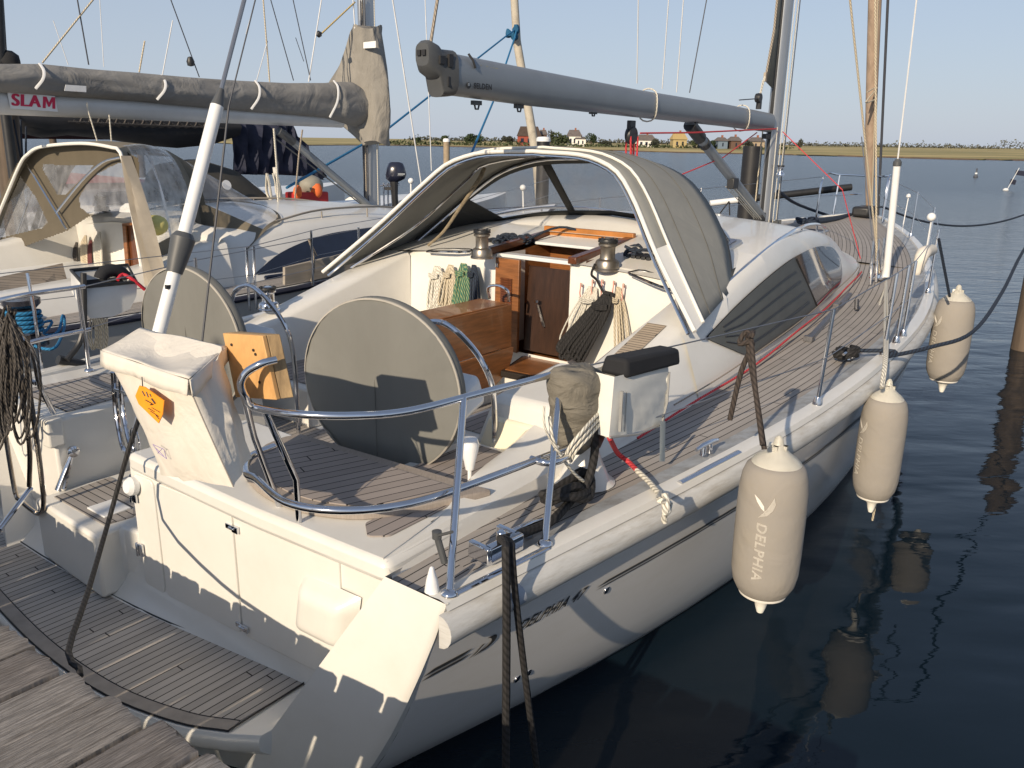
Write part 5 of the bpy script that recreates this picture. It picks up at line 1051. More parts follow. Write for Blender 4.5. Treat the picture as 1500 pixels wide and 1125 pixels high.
bkk = [cb_(u, v, -2.45) for u, v in ((104, 396), (187, 388), (187, 405), (180, 425), (160, 436), (118, 440), (106, 428))]
m.add(fr+bkk, [list(range(7)), [13, 12, 11, 10, 9, 8, 7]]+[(i, i+1, 8+i, 7+i) for i in range(1, 6)]+[(6, 0, 7, 13)])
build('case_shell', m, mat('case_grey', (.62, .62, .60), .4, var=.06, scale=4), lb, smooth=20, solid=.010)
m = MB(); m.tube([fr[0], bkk[0], bkk[1], fr[1], fr[0]], .014, 8); build('case_rim', m, blk, lb)
m = MB(); m.add([tuple(lerp(fr[0], fr[5], .35)), tuple(lerp(fr[1], fr[4], .35)), tuple(lerp(bkk[1], bkk[4], .35)), tuple(lerp(bkk[0], bkk[5], .35))], [(0, 1, 2, 3)]); build('dark_lining', m, blackc, lb)
m = MB(); m.tube([cb_(165+18*math.cos(t), 408-12*math.sin(t), cb-.12) for t in [PI*k/8 for k in range(9)]], .05, 10); build('black_gear', m, blackc, lb, smooth=60)
m = MB(); m.tube([cb_(172, 410, cb-.03), cb_(180, 402, cb-.05), cb_(195, 410, cb-.0), cb_(212, 424, cb)], .014, 8, sm=3); build('red_strap', m, red, lb)
m = MB(); m.tube([cb_(122, 400, cb+.03), cb_(123, 450, cb+.03), cb_(122, 480, cb+.03), cb_(115, 505, cb+.03), cb_(98, 527, cb+.05)], .022, 10, sm=4); m.tube([cb_(85, 527, cb), cb_(125, 535, cb)], .035, 8); build('case_bracket', m, blk, lb)
m = MB(); m.tube([cb_(40, 400, -2.35), cb_(50, 455, -2.3), cb_(62, 545, -2.3)], .012, 8); tag(build('rail_tube', m, inox), 'thin upright steel tube left of the lifebuoy case', 'rail')
m = MB()
for k in range(7): m.tube([cb_(133+k*4, 466), cb_(130+k*4+rr.uniform(-3, 3), 490), cb_(135+k*3, 515+rr.uniform(-8, 6)), cb_(140+k*3, 495), cb_(138+k*3, 467)], .006, 6, sm=3)
tag(build('rope_coil', m, r_cream), 'cream rope coil hanging beneath the lifebuoy case', 'rope')
m = MB(); m.tube([cb_(48, 478, cb), cb_(110, 470, cb-.1)], .02, 8)
m = MB(); bw_ = _inv((0, 0, 0)); c = atz(35, 470, 1.45)
bwn = thing('rope_reel', 'winch with blue rope wound on it at the left edge', 'winch', B((c[0], c[1], 1.25)))
winchm = MB(); winchm.lathe((c[0], c[1], 1.25), [(0, 0), (.16, 0), (.15, .06), (.10, .10), (.10, .30), (.14, .34), (.14, .38), (0, .38)], 24); build('drum', winchm, mat('dark_chrome', (.12, .12, .14), .2, .9), bwn)
m = MB(); m.tube([(c[0]+.125*math.cos(i*.6), c[1]+.125*math.sin(i*.6), 1.37+.0035*i) for i in range(52)], .016, 8); m.tube([(c[0]-.1, c[1]+.1, 1.40), atz(80, 490, 1.30), atz(92, 462, 1.38), atz(94, 480, 1.3), atz(82, 508, 1.28), atz(60, 510, 1.27), atz(40, 500, 1.27)], .012, 8, sm=5); m.tube([(c[0]-.1, c[1]+.1, 1.40), atz(75, 470, 1.36), atz(60, 490, 1.3), atz(34, 488, 1.29)], .012, 8, sm=5); build('blue_rope', m, r_blue, bwn)
# ================================================================== DOCK
dkb = thing('dock', 'weathered grey timber dock with split worn planks in the lower left corner', 'dock', B((-2.5, 1.2, .6)))
dockm = []
for k in range(3): dockm.append(mat('dock_plank_%s' % 'abc'[k], [(.275, .255, .235), (.235, .215, .20), (.30, .28, .26)][k], .92, var=.42, scale=3.2, bump=1.0, bscale=5, spec=.2, dirt=((.045, .035, .028), .75, 2.2)))
def dockmat(m):                                  # grain along the plank (a axis of the berth)
    nt = m.node_tree; tc = [n for n in nt.nodes if n.type == 'TEX_COORD'][0]
    mp = nt.nodes.new('ShaderNodeMapping'); mp.inputs['Rotation'].default_value = (0, 0, 0); mp.inputs['Scale'].default_value = (2.2, 38, 38)
    for l in list(nt.links):
        if l.from_node == tc: to = l.to_socket; nt.links.remove(l); nt.links.new(mp.outputs[0], to)
    nt.links.new(tc.outputs['UV'], mp.inputs[0])
for m_ in dockm: dockmat(m_)
rr = random.Random(21); b = -4.2; i = 0
edges = [-4.2]
while edges[-1] < 3.6: edges.append(edges[-1]+rr.uniform(.225, .26))
for k, w in ((0, 0),): pass
for i in range(len(edges)-1):
    b0, b1 = edges[i]+.006, edges[i+1]-.014; m = MB(); zt_ = 1.150+rr.uniform(-.006, .006); n = 40; af = -1.035+.072*(b0-.84)*(b0 > .5)+rr.uniform(-.02, .02)
    nn = 9; rows = []
    for j in range(n+1):
        a = af-2.6*(j/n)**1.3; row = []
        for q in range(nn):
            t = q/(nn-1); bb = b0+(b1-b0)*t+.003*math.sin(a*9+q*5+i)*(q in (0, nn-1)); e = min(t, 1-t)*(b1-b0)
            zz = zt_-(.005*max(0, 1-e/.016)**2)+.0022*math.sin(q*2.7+a*3+i)
            fray = (.004*math.sin(bb*90+i)+.005*math.sin(bb*211)+rr.uniform(-.004, .004)) if j == 0 else 0
            if j == 0: zz -= .004
            row.append((a+fray, bb, zz))
        row = [(row[0][0], row[0][1], zt_-.045)]+row+[(row[-1][0], row[-1][1], zt_-.045)]; rows.append(row)
    m.loft(rows, uv=lambda p, s=i*3.7: (p[0]+s, p[1])); m.poly(rows[0], uv=lambda p: (p[2]*5, p[1]))
    m.loft([[(r[0][0], r[0][1], zt_-.045), (r[-1][0], r[-1][1], zt_-.045)] for r in rows])
    build('plank', m, dockm[i % 3], dkb, smooth=40)
m = MB(); m.box((-1.10, -.3, .985), (.08, 7.6, .235)); m.box((-3.3, -.3, .98), (.10, 7.6, .24)); build('beam', m, pile_m, dkb, bevel=.01)
for b in (-3.0, -.8, 3.3):
    m = MB(); m.tube([(-1.45, b, -1.2), (-1.45, b, 1.08)], .12, 14); build('dock_pile', m, pile_m, dkb)
# unseen posts behind the camera, added for the soft shadow bands on the transom
for (bb, r) in ((1.02, .04), (1.27, .075)):
    m = MB(); m.tube([(-9.0, bb, .9), (-9.0, bb, 6.0)], r, 14); o = build('shadow_post', m, pile_m); tag(o, 'unseen post behind the camera, added for its shadow band on the transom', 'post', 'unseen posts added for their shadows')
# ================================================================== WATER, LAND
wm, nt, p = new('water'); L = nt.links
p.inputs['Base Color'].default_value = (.005, .012, .020, 1); p.inputs['Roughness'].default_value = .035; p.inputs['IOR'].default_value = 1.33; p.inputs['Specular IOR Level'].default_value = .5
tc = N(nt, 'ShaderNodeTexCoord')
def wv(sc, rot, scale, det, dist=0.):
    mp = N(nt, 'ShaderNodeMapping', Scale=sc, Rotation=(0, 0, rot)); L.new(tc.outputs['Object'], mp.inputs[0]); n = N(nt, 'ShaderNodeTexNoise', Scale=scale, Detail=det, Roughness=.5, Distortion=dist); L.new(mp.outputs[0], n.inputs[0]); return n
n1 = wv((1, 2.2, 1), .25, .55, 2.0, .4); n2 = wv((1, 2.6, 1), -.1, 2.4, 3.0, .3); n3 = wv((1, 2, 1), .4, 9.0, 2.0)
cd = N(nt, 'ShaderNodeSeparateXYZ'); L.new(tc.outputs['Object'], cd.inputs[0])
mr = N(nt, 'ShaderNodeMapRange'); L.new(cd.outputs[1], mr.inputs[0]); mr.inputs[1].default_value = 3; mr.inputs[2].default_value = 45; mr.inputs[3].default_value = .0; mr.inputs[4].default_value = 1.0; mr.interpolation_type = 'SMOOTHSTEP'
mr2 = N(nt, 'ShaderNodeMapRange'); L.new(cd.outputs[1], mr2.inputs[0]); mr2.inputs[1].default_value = 8; mr2.inputs[2].default_value = 60; mr2.inputs[3].default_value = .03; mr2.inputs[4].default_value = .22; L.new(mr2.outputs[0], p.inputs['Roughness'])
b1 = N(nt, 'ShaderNodeBump', Strength=.25, Distance=.16); L.new(n1.outputs[0], b1.inputs['Height'])
b2 = N(nt, 'ShaderNodeBump', Distance=.06); L.new(n2.outputs[0], b2.inputs['Height']); L.new(b1.outputs[0], b2.inputs['Normal'])
ms2 = N(nt, 'ShaderNodeMath', operation='MULTIPLY_ADD'); L.new(mr.outputs[0], ms2.inputs[0]); ms2.inputs[1].default_value = .9; ms2.inputs[2].default_value = .03; L.new(ms2.outputs[0], b2.inputs['Strength'])
b3 = N(nt, 'ShaderNodeBump', Distance=.03); L.new(n3.outputs[0], b3.inputs['Height']); L.new(b2.outputs[0], b3.inputs['Normal'])
ms3 = N(nt, 'ShaderNodeMath', operation='MULTIPLY'); L.new(mr.outputs[0], ms3.inputs[0]); ms3.inputs[1].default_value = .7; L.new(ms3.outputs[0], b3.inputs['Strength']); L.new(b3.outputs[0], p.inputs['Normal'])
m = MB(Wd); m.add([(-900, -60, 0), (900, -60, 0), (900, 900, 0), (-900, 900, 0)], [(0, 1, 2, 3)])
o = build('water', m, wm, smooth=0, base=Vector((0, 0, 0))); o['kind'] = 'structure'
m = MB(Wd); m.add([(-3000, -300, -6), (3000, -300, -6), (3000, 6000, -6), (-3000, 6000, -6)], [(0, 1, 2, 3)]); o = build('seabed', m, mat('mud', (.05, .05, .04), .9), smooth=0, base=Vector((0, 0, -6))); o['kind'] = 'structure'
# far shore
lm, nt, p = new('shore_grass'); L = nt.links; p.inputs['Roughness'].default_value = .95; tc = N(nt, 'ShaderNodeTexCoord')
mp = N(nt, 'ShaderNodeMapping', Scale=(.010, .05, 1)); L.new(tc.outputs['Object'], mp.inputs[0]); n1 = N(nt, 'ShaderNodeTexNoise', Scale=1.6, Detail=7.0, Roughness=.65); L.new(mp.outputs[0], n1.inputs[0])
cr = N(nt, 'ShaderNodeValToRGB'); L.new(n1.outputs[0], cr.inputs[0]); cr.color_ramp.elements[0].color = (.17, .16, .055, 1); cr.color_ramp.elements[0].position = .38; cr.color_ramp.elements[1].color = (.50, .39, .17, 1); cr.color_ramp.elements[1].position = .62
L.new(cr.outputs[0], p.inputs['Base Color'])
sh = [(380, 214), (500, 213), (600, 213.5), (700, 216), (800, 218.5), (900, 221), (1000, 224), (1100, 226), (1200, 228.5), (1300, 231), (1400, 234), (1500, 235.5), (1700, 239)]
edge = [atz(u, v, 0, True) for u, v in sh]
edge = [(-160, 430, 0)]+edge
m = MB(Wd); rows = []
for (x, y, z) in edge:
    d = np.array([x, y]); L_ = np.linalg.norm(d); f = d/L_
    rows.append([(x-f[0]*3, y-f[1]*3, -.3), (x, y, .02), (x+f[0]*2, y+f[1]*2, .22), (x+f[0]*8, y+f[1]*8, .42), (x+f[0]*60, y+f[1]*60, .8), (x+f[0]*200, y+f[1]*200, 1.3), (x+f[0]*900, y+f[1]*900, 1.4), (x+f[0]*3000, y+f[1]*3000, 1.5)])
rr2 = []
for i in range(len(rows)-1):
    for k in range(6):
        t = k/6; rr2.append([lerp(rows[i][j], rows[i+1][j], t) for j in range(8)])
rr2.append(rows[-1])
rr_ = random.Random(8)
rr2 = [[(p[0], p[1]+(rr_.uniform(-3.5, 3.5) if j in (1, 2) else 0), p[2]) for j, p in enumerate(r)] for r in rr2]
m.loft(rr2); o = build('shore', m, lm, smooth=40, base=Vector((0, 300, 0))); o['kind'] = 'structure'
m = MB(Wd); m.loft([[(r[1][0], r[1][1]-.6, .03), (r[1][0], r[1][1]+1.2, .34)] for r in rr2]); o = build('mud_bank', m, mat('bank_mud', (.13, .085, .05), .9, var=.3, scale=.3), smooth=0, base=Vector((0, 300, 0))); o['kind'] = 'structure'
def leafmass(m, cx, cy, z, rx, ry, rz, n, s, rr):
    for i in range(n):
        while True:
            x, y, q = rr.uniform(-1, 1), rr.uniform(-1, 1), rr.uniform(-1, 1)
            if .25 < x*x+y*y+q*q < 1: break
        c = Vector((cx+x*rx, cy+y*ry, z+q*rz)); a = Vector((rr.uniform(-1, 1), rr.uniform(-1, 1), rr.uniform(-1, 1))).normalized(); b_ = a.orthogonal().normalized()
        k = s*rr.uniform(.5, 1.2); m.add([tuple(c+a*k), tuple(c+b_*k*.8), tuple(c-a*k*.7), tuple(c-b_*k)], [(0, 1, 2, 3)])
fol = [mat('foliage_a', (.035, .055, .022), .9, var=.4, scale=1.2), mat('foliage_b', (.055, .072, .028), .9, var=.4, scale=1.2), mat('foliage_c', (.045, .05, .035), .9, var=.4, scale=1.2)]
def tree(u, vt, vb, w, dist, k, label, name='tree'):
    rr = random.Random(int(u*7)); bs_ = atd(u, vb, dist); tp_ = atd(u, vt, dist); px = dist/1180; h = tp_[2]-1.2; W_ = w*px/2
    t = thing(name, label, 'tree' if name == 'tree' else 'bush', (bs_[0], bs_[1], 1.0), 'trees and bushes on the far shore')
    m = MB(Wd); m.tube([(bs_[0], bs_[1], 1.0), (bs_[0]+.1, bs_[1], 1.0+h*.5), (bs_[0], bs_[1], 1.0+h*.85)], [.35, .22, .08], 6); build('trunk', m, pile_m, t)
    m = MB(Wd)
    for q in range(5 if w > 12 else 3): leafmass(m, bs_[0]+rr.uniform(-.5, .5)*W_, bs_[1]+rr.uniform(-1, 1), 1.0+h*rr.uniform(.35, .72), W_*rr.uniform(.4, .65), 2.5, h*rr.uniform(.22, .4), 170, max(.28, W_*.10), rr)
    build('crown', m, fol[k % 3], t, smooth=0)
tr = [(612, 200, 206, 12, 395, 0, 'small bush on the shore right of the covered mast'), (652, 197, 205, 14, 392, 1, 'bush on the far shore left of the boom end'), (693, 195, 206, 30, 388, 0, 'dark rounded bush group beneath the boom end'), (741, 198, 207, 22, 380, 2, 'low bush beside the dark roofed red house'), (807, 186, 208, 12, 370, 2, 'narrow tall tree right of the leaning pole'), (818, 194, 208, 30, 368, 1, 'wide green tree left of the white house'), (866, 193, 209, 20, 362, 0, 'round green tree right of the white house'), (886, 204, 210, 20, 360, 2, 'low bush on the shore left of the mainsheet'), (962, 202, 211, 16, 345, 2, 'bush at the end of the long grey roof'), (1018, 203, 212, 18, 335, 1, 'green bush right of the yellow house'), (1042, 204, 212, 16, 335, 0, 'green bush left of the blue house'), (1096, 203, 212, 14, 330, 2, 'bush behind the boats end of the village'), (1171, 203, 214, 5, 320, 2, 'lone slim tree right of the mast')]
for a in tr: tree(*a, name='tree' if a[3] < 14 or a[2]-a[1] > 12 else 'bush')
def house(u0, u1, vr, ve, vb, dist, wallc, roofc, label, wn=2, extra=None):
    p0 = atd(u0, vb, dist); p1 = atd(u1, vb, dist); zr = atd((u0+u1)/2, vr, dist)[2]; ze_ = atd((u0+u1)/2, ve, dist)[2]; y = p0[1]; x0, x1 = p0[0], p1[0]; dp = 7
    t = thing('house', label, 'house', ((x0+x1)/2, y, .9)); m = MB(Wd)
    m.hexa([(x0, y, .6), (x1, y, .6), (x1, y+dp, .6), (x0, y+dp, .6)], [(x0, y, ze_), (x1, y, ze_), (x1, y+dp, ze_), (x0, y+dp, ze_)])
    ins_ = (x1-x0)*.12; build('wall', m, wallc, t, smooth=0)
    m = MB(Wd); m.add([(x0-.4, y-.5, ze_-.1), (x1+.4, y-.5, ze_-.1), (x1+.4, y+dp+.5, ze_-.1), (x0-.4, y+dp+.5, ze_-.1), (x0+ins_, y+dp/2, zr), (x1-ins_, y+dp/2, zr)], [(0, 1, 5, 4), (2, 3, 4, 5), (1, 2, 5), (3, 0, 4)])
    rf = build('roof', m, roofc, t, smooth=0)
    m = MB(Wd); xc = x0+(x1-x0)*.6; m.box((xc, y+dp/2, zr+.2), (.7, .7, 1.2)); build('chimney', m, mat('brick', (.25, .10, .06), .9), t, parent=rf)
    for k in range(wn):
        xx = x0+(x1-x0)*(k+.7)/(wn+.4); zz = (ze_+1.0)/2; m = MB(Wd); m.box((xx, y-.06, zz), ((x1-x0)*.13, .1, (ze_-1)*.45)); build('window', m, navyg, t)
dr_ = mat('thatch_dark', (.07, .05, .04), .95, var=.2, scale=.8); gr_ = mat('roof_grey', (.14, .12, .11), .9, var=.2, scale=.8); wh_ = mat('white_render', (.75, .74, .70), .8)
house(758, 792, 185, 199, 205.5, 375, mat('red_wall', (.28, .06, .04), .8), dr_, 'house with dark steep roof and red base on the far shore', 3)
house(790, 801, 190, 197, 206, 380, mat('brown_wall', (.12, .07, .05), .8), gr_, 'small brown house behind the leaning pole', 1)
house(832, 851, 190, 199, 207, 368, wh_, gr_, 'white house with grey roof on the far shore', 3)
house(843, 858, 200, 203, 207.5, 366, wh_, gr_, 'low white annexe right of the white house', 2)
house(934, 960, 197, 205, 209, 348, wh_, gr_, 'long low house with grey roof right of the mainsheet', 3)
house(986, 1006, 194, 204, 209, 342, mat('yellow_wall', (.42, .33, .16), .8), mat('straw_roof', (.42, .31, .13), .9), 'yellow house beneath the boom', 2)
house(1052, 1066, 201, 206, 210, 335, mat('blue_wall', (.14, .19, .25), .8), gr_, 'small blue house right of the yellow one', 1)
house(1071, 1086, 200, 206, 210, 334, mat('brown_wall', (.12, .07, .05), .8), gr_, 'small brown house left of the mast', 1)
house(1102, 1120, 201, 207, 211, 332, mat('tan_wall', (.35, .28, .2), .8), gr_, 'tan house touching the mast in the view', 2)
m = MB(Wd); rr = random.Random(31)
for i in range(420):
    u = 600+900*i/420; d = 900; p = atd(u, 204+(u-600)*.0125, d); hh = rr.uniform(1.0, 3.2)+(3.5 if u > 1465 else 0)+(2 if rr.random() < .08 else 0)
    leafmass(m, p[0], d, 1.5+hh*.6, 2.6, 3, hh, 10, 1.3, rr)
o = build('distant_hedge', m, mat('hazed_foliage', (.10, .105, .085), .95, var=.3, scale=.2), smooth=0); tag(o, 'distant hedge and wood line behind the dry meadow', 'hedge', kind='stuff')  # leaf colour paled to stand in for distance haze
m = MB(Wd)
for i in range(260):
    u = 560+600*i/260; d = 372-(u-560)*.07; p = atd(u, 207, d); leafmass(m, p[0], d, 1.0+rr.uniform(0, .5), 1.6, 2, rr.uniform(.4, 1.5), 8, .55, rr)
o = build('shore_scrub', m, fol[1], smooth=0); tag(o, 'low green scrub along the village shore', 'scrub', kind='stuff')
# piles and buoys
def pile(u, vt, dist, r, mt, label, lean=0, cap=None, zb=-1.5):
    t_ = atd(u, vt, dist); t = thing('mooring_pile', label, 'mooring pile', (t_[0], t_[1], -.5)); m = MB(Wd); m.tube([(t_[0]+lean, t_[1], zb), t_], [r*1.05, r], 18); build('post', m, mt, t, smooth=50)
    if cap: m = MB(Wd); m.lathe(t_, [(0, -.02), (r*1.12, -.02), (r*1.1, .05), (r*.9, .09), (0, .1)], 14); build('cap', m, cap, t)
blkp = mat('tarred_pile', (.018, .018, .020), .5, var=.3, scale=4)
pile(796, 206, 22.0, .165, blkp, 'black pile beyond the sprayhood beside the leaning pole', cap=whitep)
pile(1103, 214, 17.5, .19, blkp, 'thick black pile just left of the mast foot')
pile(654, 207, 30, .11, mat('tan_pile', (.32, .25, .17), .8, var=.2), 'slim tan pile left of the sprayhood top', cap=whitep)
P = atz(1502, 512, 0, True); pp_ = P; m = MB(Wd); t = thing('mooring_pile', 'brown timber pile at the right edge of the view', 'mooring pile', (pp_[0], pp_[1], -.5)); m.tube([(pp_[0], pp_[1], -1.5), (pp_[0], pp_[1], 2.6)], .20, 16); build('post', m, pile_m, t)
def buoy(u, vt, vb, label):
    b_ = atz(u, vb, 0, True); px = b_[1]/1180; h = (vb-vt)*px; t = thing('buoy', label, 'buoy', b_); m = MB(Wd); m.lathe(b_, [(0, -.1), (h*.22, -.1), (h*.24, h*.12), (h*.12, h*.3), (h*.07, h*.6), (h*.07, h*.8), (h*.12, h*.82), (.0, h)], 12); build('float', m, mat('buoy_dark', (.07, .08, .10), .6), t); m = MB(Wd); m.lathe((b_[0], b_[1], h*.35), [(h*.125, 0), (h*.11, h*.15)], 12); build('band', m, whitep, t)
buoy(864, 222, 231, 'small channel buoy seen above the sprayhood'); buoy(1429, 247, 260, 'striped channel buoy on open water at the right')
b_ = atz(1473, 279, 0, True); tp_ = atd(1493, 246, b_[1]); t = thing('marker_flag', 'leaning fishing marker with two dark flags at the right edge', 'marker buoy', b_)
m = MB(Wd); m.tube([(b_[0], b_[1], -.2), tp_], .02, 6); m.lathe((b_[0], b_[1], -.05), [(0, 0), (.16, 0), (.2, .1), (.1, .2), (0, .22)], 12); build('pole', m, whitep, t)
for (u0, v0, u1, v1) in ((1489, 249, 1502, 258), (1481, 262, 1489, 271)):
    q = [atd(u0, v0, b_[1]), atd(u1, v0+2, b_[1]), atd(u1-2, v1, b_[1]), atd(u0-2, v1-2, b_[1])]; m = MB(Wd); m.prism(q, (0, .03, 0)); build('flag', m, navy, t)
m = MB(Wd); p0 = atd(750, -60, 24); p1 = atd(757, 60, 24.0); p2 = atd(786, 232, 24.0); m.tube([p0, p1, p2, (p2[0]+.35, p2[1], -1)], [.10, .11, .125, .13], 14); t = build('leaning_pole', m, mat('birch_pole', (.50, .46, .38), .8, var=.25, scale=3, bump=.5, bscale=8, dirt=((.12, .10, .08), .7, 3.0))); tag(t, 'pale leaning timber pole rising behind the boom with blue ropes knotted on it', 'pole')
def wl(name, pts, r, mt, label, cat='rope'):
    m = MB(Wd); m.tube(pts, r, 6); tag(build(name, m, mt), label, cat)
wl('blue_rope', [atd(757, 42, 23.9), atd(745, 50, 23), atd(560, 195, 16), atd(420, 275, 12.5)], .022, r_blue, 'blue rope from the leaning pole running left down to the next boat')
wl('blue_rope', [atd(757, 42, 23.9), atd(754, 55, 23), atd(722, 150, 20), atd(690, 226, 16)], .022, r_blue, 'blue rope from the leaning pole dropping behind the boom to the sprayhood')
m = MB(Wd)
for (u, v) in ((756, 43), (745, 49), (753, 53)): m.blob(atd(u, v, 23.7), (.10, .10, .12), 2, .2)
tag(build('rope_knot', m, r_blue), 'blue knot tied around the leaning pole', 'rope')
# white and black spar lying behind the mast
t = thing('floating_boom', 'white and black spar sticking out behind the mast', 'spar', atd(1145, 290, 15.5))
m = MB(Wd); m.tube([atd(1040, 298, 15.5), atd(1082, 293, 15.5)], .055, 12); build('white_section', m, whitep, t)
m = MB(Wd); m.tube([atd(1080, 293, 15.5), atd(1092, 291.5, 15.5)], .065, 12); m.tube([atd(1090, 292, 15.5), atd(1247, 274, 15.5)], .062, 12); build('black_section', m, blk, t)
m = MB(Wd); m.tube([atd(1068, 295, 15.4), atd(1055, 312, 15.4), atd(1052, 318, 15.4)], .012, 5); m.tube([atd(1068, 295, 15.4), atd(1069, 318, 15.4)], .012, 5); build('tie', m, r_black, t)
# ================================================================== THE NEXT YACHT
cN = -6.0
n_be = curve([-.6, 1, 3, 5, 7.5, 10, 12.4], [2.0, 2.30, 2.42, 2.38, 2.05, 1.25, .04])
n_ze = curve([-.6, 3, 7, 12.4], [1.18, 1.25, 1.38, 1.62])
NY = thing('neighbour_yacht', 'white yacht with navy cabin window and sand coloured sprayhood in the next berth', 'sailing yacht', B((4, cN, 0)))
m = MB(); AN = [-.6+.5*i for i in range(27)]; AN[-1] = 12.4
for sg in (1, -1):
    m.loft([[(a, cN+sg*n_be(a)*(.68+.32*max(t, 0)**.5 if t >= 0 else .68*(1+t)), t*n_ze(a)) for t in (1, .9, .75, .6, .45, .3, .15, .05, 0, -.2)] for a in AN])
m.loft([[(-.6, cN+s*2.0*(.68+.32*t**.5), t*1.18) for s in (-1, -.5, 0, .5, 1)] for t in (1, .7, .4, .1, 0)])
build('hull', m, gelh, NY, smooth=60)
m = MB()
for sg in (1, -1): m.loft([[(a, cN+sg*n_be(a)*k, n_ze(a)+.0+.03*(1-k)) for k in (1, .9, .75, .6, .3, 0)] for a in AN])
build('deck', m, gel2, NY)
m = MB()
for sg in (1, -1): m.tube([(a, cN+sg*(n_be(a)-.01), n_ze(a)-.02) for a in AN], .035, 8)
build('toe_rail', m, navy, NY)
m = MB(); m.loft([[(a, cN+n_be(a)-.10, n_ze(a)+.014), (a, cN+n_be(a)*.80, n_ze(a)+.030)] for a in [.2+.4*i for i in range(20)]], uv=lambda p: (p[0], p[1])); build('side_deck_teak', m, teakd, NY, smooth=0)
# coamings, cockpit seats with slatted backs, bulkhead
n_co = curve([0, 1.5, 2.5, 3.3], [1.40, 1.50, 1.58, 1.78])
for sg in (1, -1):
    m = MB(); m.loft([[(a, cN+sg*1.92, n_ze(a)), (a, cN+sg*1.82, n_co(a)-.04), (a, cN+sg*1.76, n_co(a)), (a, cN+sg*1.52, n_co(a)), (a, cN+sg*1.46, n_co(a)-.05), (a, cN+sg*1.36, 1.05)] for a in [0+.2*i for i in range(18)]]); m.poly([(0, cN+sg*1.92, 1.18), (0, cN+sg*1.82, 1.36), (0, cN+sg*1.76, 1.40), (0, cN+sg*1.52, 1.40), (0, cN+sg*1.46, 1.35), (0, cN+sg*1.36, 1.05)]); build('coaming', m, gel, NY, smooth=50)
tsl = teak('teak_slats', (.29, .245, .195), .085, .08)
m = MB(); q = [ata(u, v, .9) for u, v in ((-20, 395),)]; P = [atz(-30, 415, 1.42), atz(92, 388, 1.42), atz(102, 425, 1.30), atz(-20, 497, 1.30)]
m.prism(P, (0, 0, .02)); m.uv = [[(p[0]*.8, -p[1]*.6+p[0]*.3) for p in [(P+[(x[0], x[1], x[2]) for x in P])[i % 8] for i in f]] for f in m.f]; build('slatted_seat', m, tsl, NY, smooth=0)
m = MB(); m.prism([(p[0], p[1], 1.0) for p in P], (0, 0, .29)); build('seat_box', m, gel, NY, bevel=.02)
m = MB(); m.loft([[(3.3, cN+b, 1.0), (3.3, cN+b, 1.75), (3.35, cN+b, 1.90-.03*b*b), (3.5, cN+b, 1.95-.03*b*b)] for b in [-1.8+.2*i for i in range(19)]]); build('aft_bulkhead', m, gel, NY, smooth=50)
m = MB(); D = [ata(u, v, 3.28) for u, v in ((184, 330), (206, 328), (212, 412), (190, 418))]; m.prism(D, (-.02, 0, 0)); bd = build('companionway', m, varnd, NY)
m = MB(); D = [ata(u, v, 3.25) for u, v in ((181, 327), (186, 331), (193, 415), (188, 418))]; m.prism(D, (-.02, 0, 0)); D = [ata(u, v, 3.25) for u, v in ((181, 327), (206, 325), (206, 329), (181, 331))]; m.prism(D, (-.02, 0, 0)); build('door_frame', m, varn, NY, parent=bd)
for (u, v, w, mt, n, sd) in ((125, 345, .16, r_cream, 8, 2), (145, 340, .18, r_white, 9, 3), (112, 355, .10, r_dark, 5, 4), (133, 352, .08, rope('maroon_rope', (.18, .05, .05)), 5, 6)):
    rr = random.Random(sd); m = MB(); c = ata(u, v, 3.24)
    for k in range(n):
        o = (k/(n-1)-.5)*w; m.tube([c, (c[0]-.04, c[1]+o, c[2]-.15), (c[0]-.06, c[1]+o, c[2]-.42-.06*rr.random()), (c[0]-.05, c[1]+o+.03, c[2]-.15), (c[0], c[1]+.02, c[2])], .012, 5, sm=4)
    tag(build('rope_coil', m, mt), {2: 'cream rope coil on the bulkhead of the next yacht', 3: 'white rope coil nearest the doorway of the next yacht', 4: 'dark rope coil leftmost on the bulkhead of the next yacht', 6: 'maroon rope coil on the bulkhead of the next yacht'}[sd], 'rope', 'rope coils on the next yacht')
for (b, s) in ((1.0, 1), (-1.0, 1)): winch((3.45, cN+b, 1.93), .09, .20, mat('dark_winch', (.03, .03, .035), .3, .5), 'winch', NY)
# coachroof with long navy windows
n_bs = curve([3.3, 5, 7, 8.6], [1.60, 1.45, 1.15, .5]); n_zs = curve([3.3, 4.2, 5.3, 7, 8.6], [1.66, 1.80, 1.84, 1.72, 1.50]); n_bi = curve([3.3, 5, 7, 8.6], [1.88, 1.78, 1.45, .7])
m = MB(); AC2 = [3.3+.25*i for i in range(22)]
for sg in (1, -1):
    m.loft([[(a, cN+sg*n_bi(a), n_ze(a))]+[(a, cN+sg*(n_bi(a)+(n_bs(a)-n_bi(a))*t), n_ze(a)+(n_zs(a)-n_ze(a))*t) for t in (.3, .6, .9)]+[(a, cN+sg*(n_bs(a)-.05), n_zs(a)+.02)]+[(a, cN+sg*n_bs(a)*k, n_zs(a)+.03+.16*(1-k*k)*(1 if a < 8 else .3)) for k in (.85, .6, .3, 0)] for a in AC2])
build('coachroof', m, gel, NY, smooth=50)
wb2 = curve([3.75, 4.2, 6.8, 7.3], [1.36, 1.355, 1.42, 1.50]); wt2 = curve([3.75, 4.1, 4.7, 5.6, 6.6, 7.3], [1.37, 1.52, 1.66, 1.72, 1.68, 1.56])
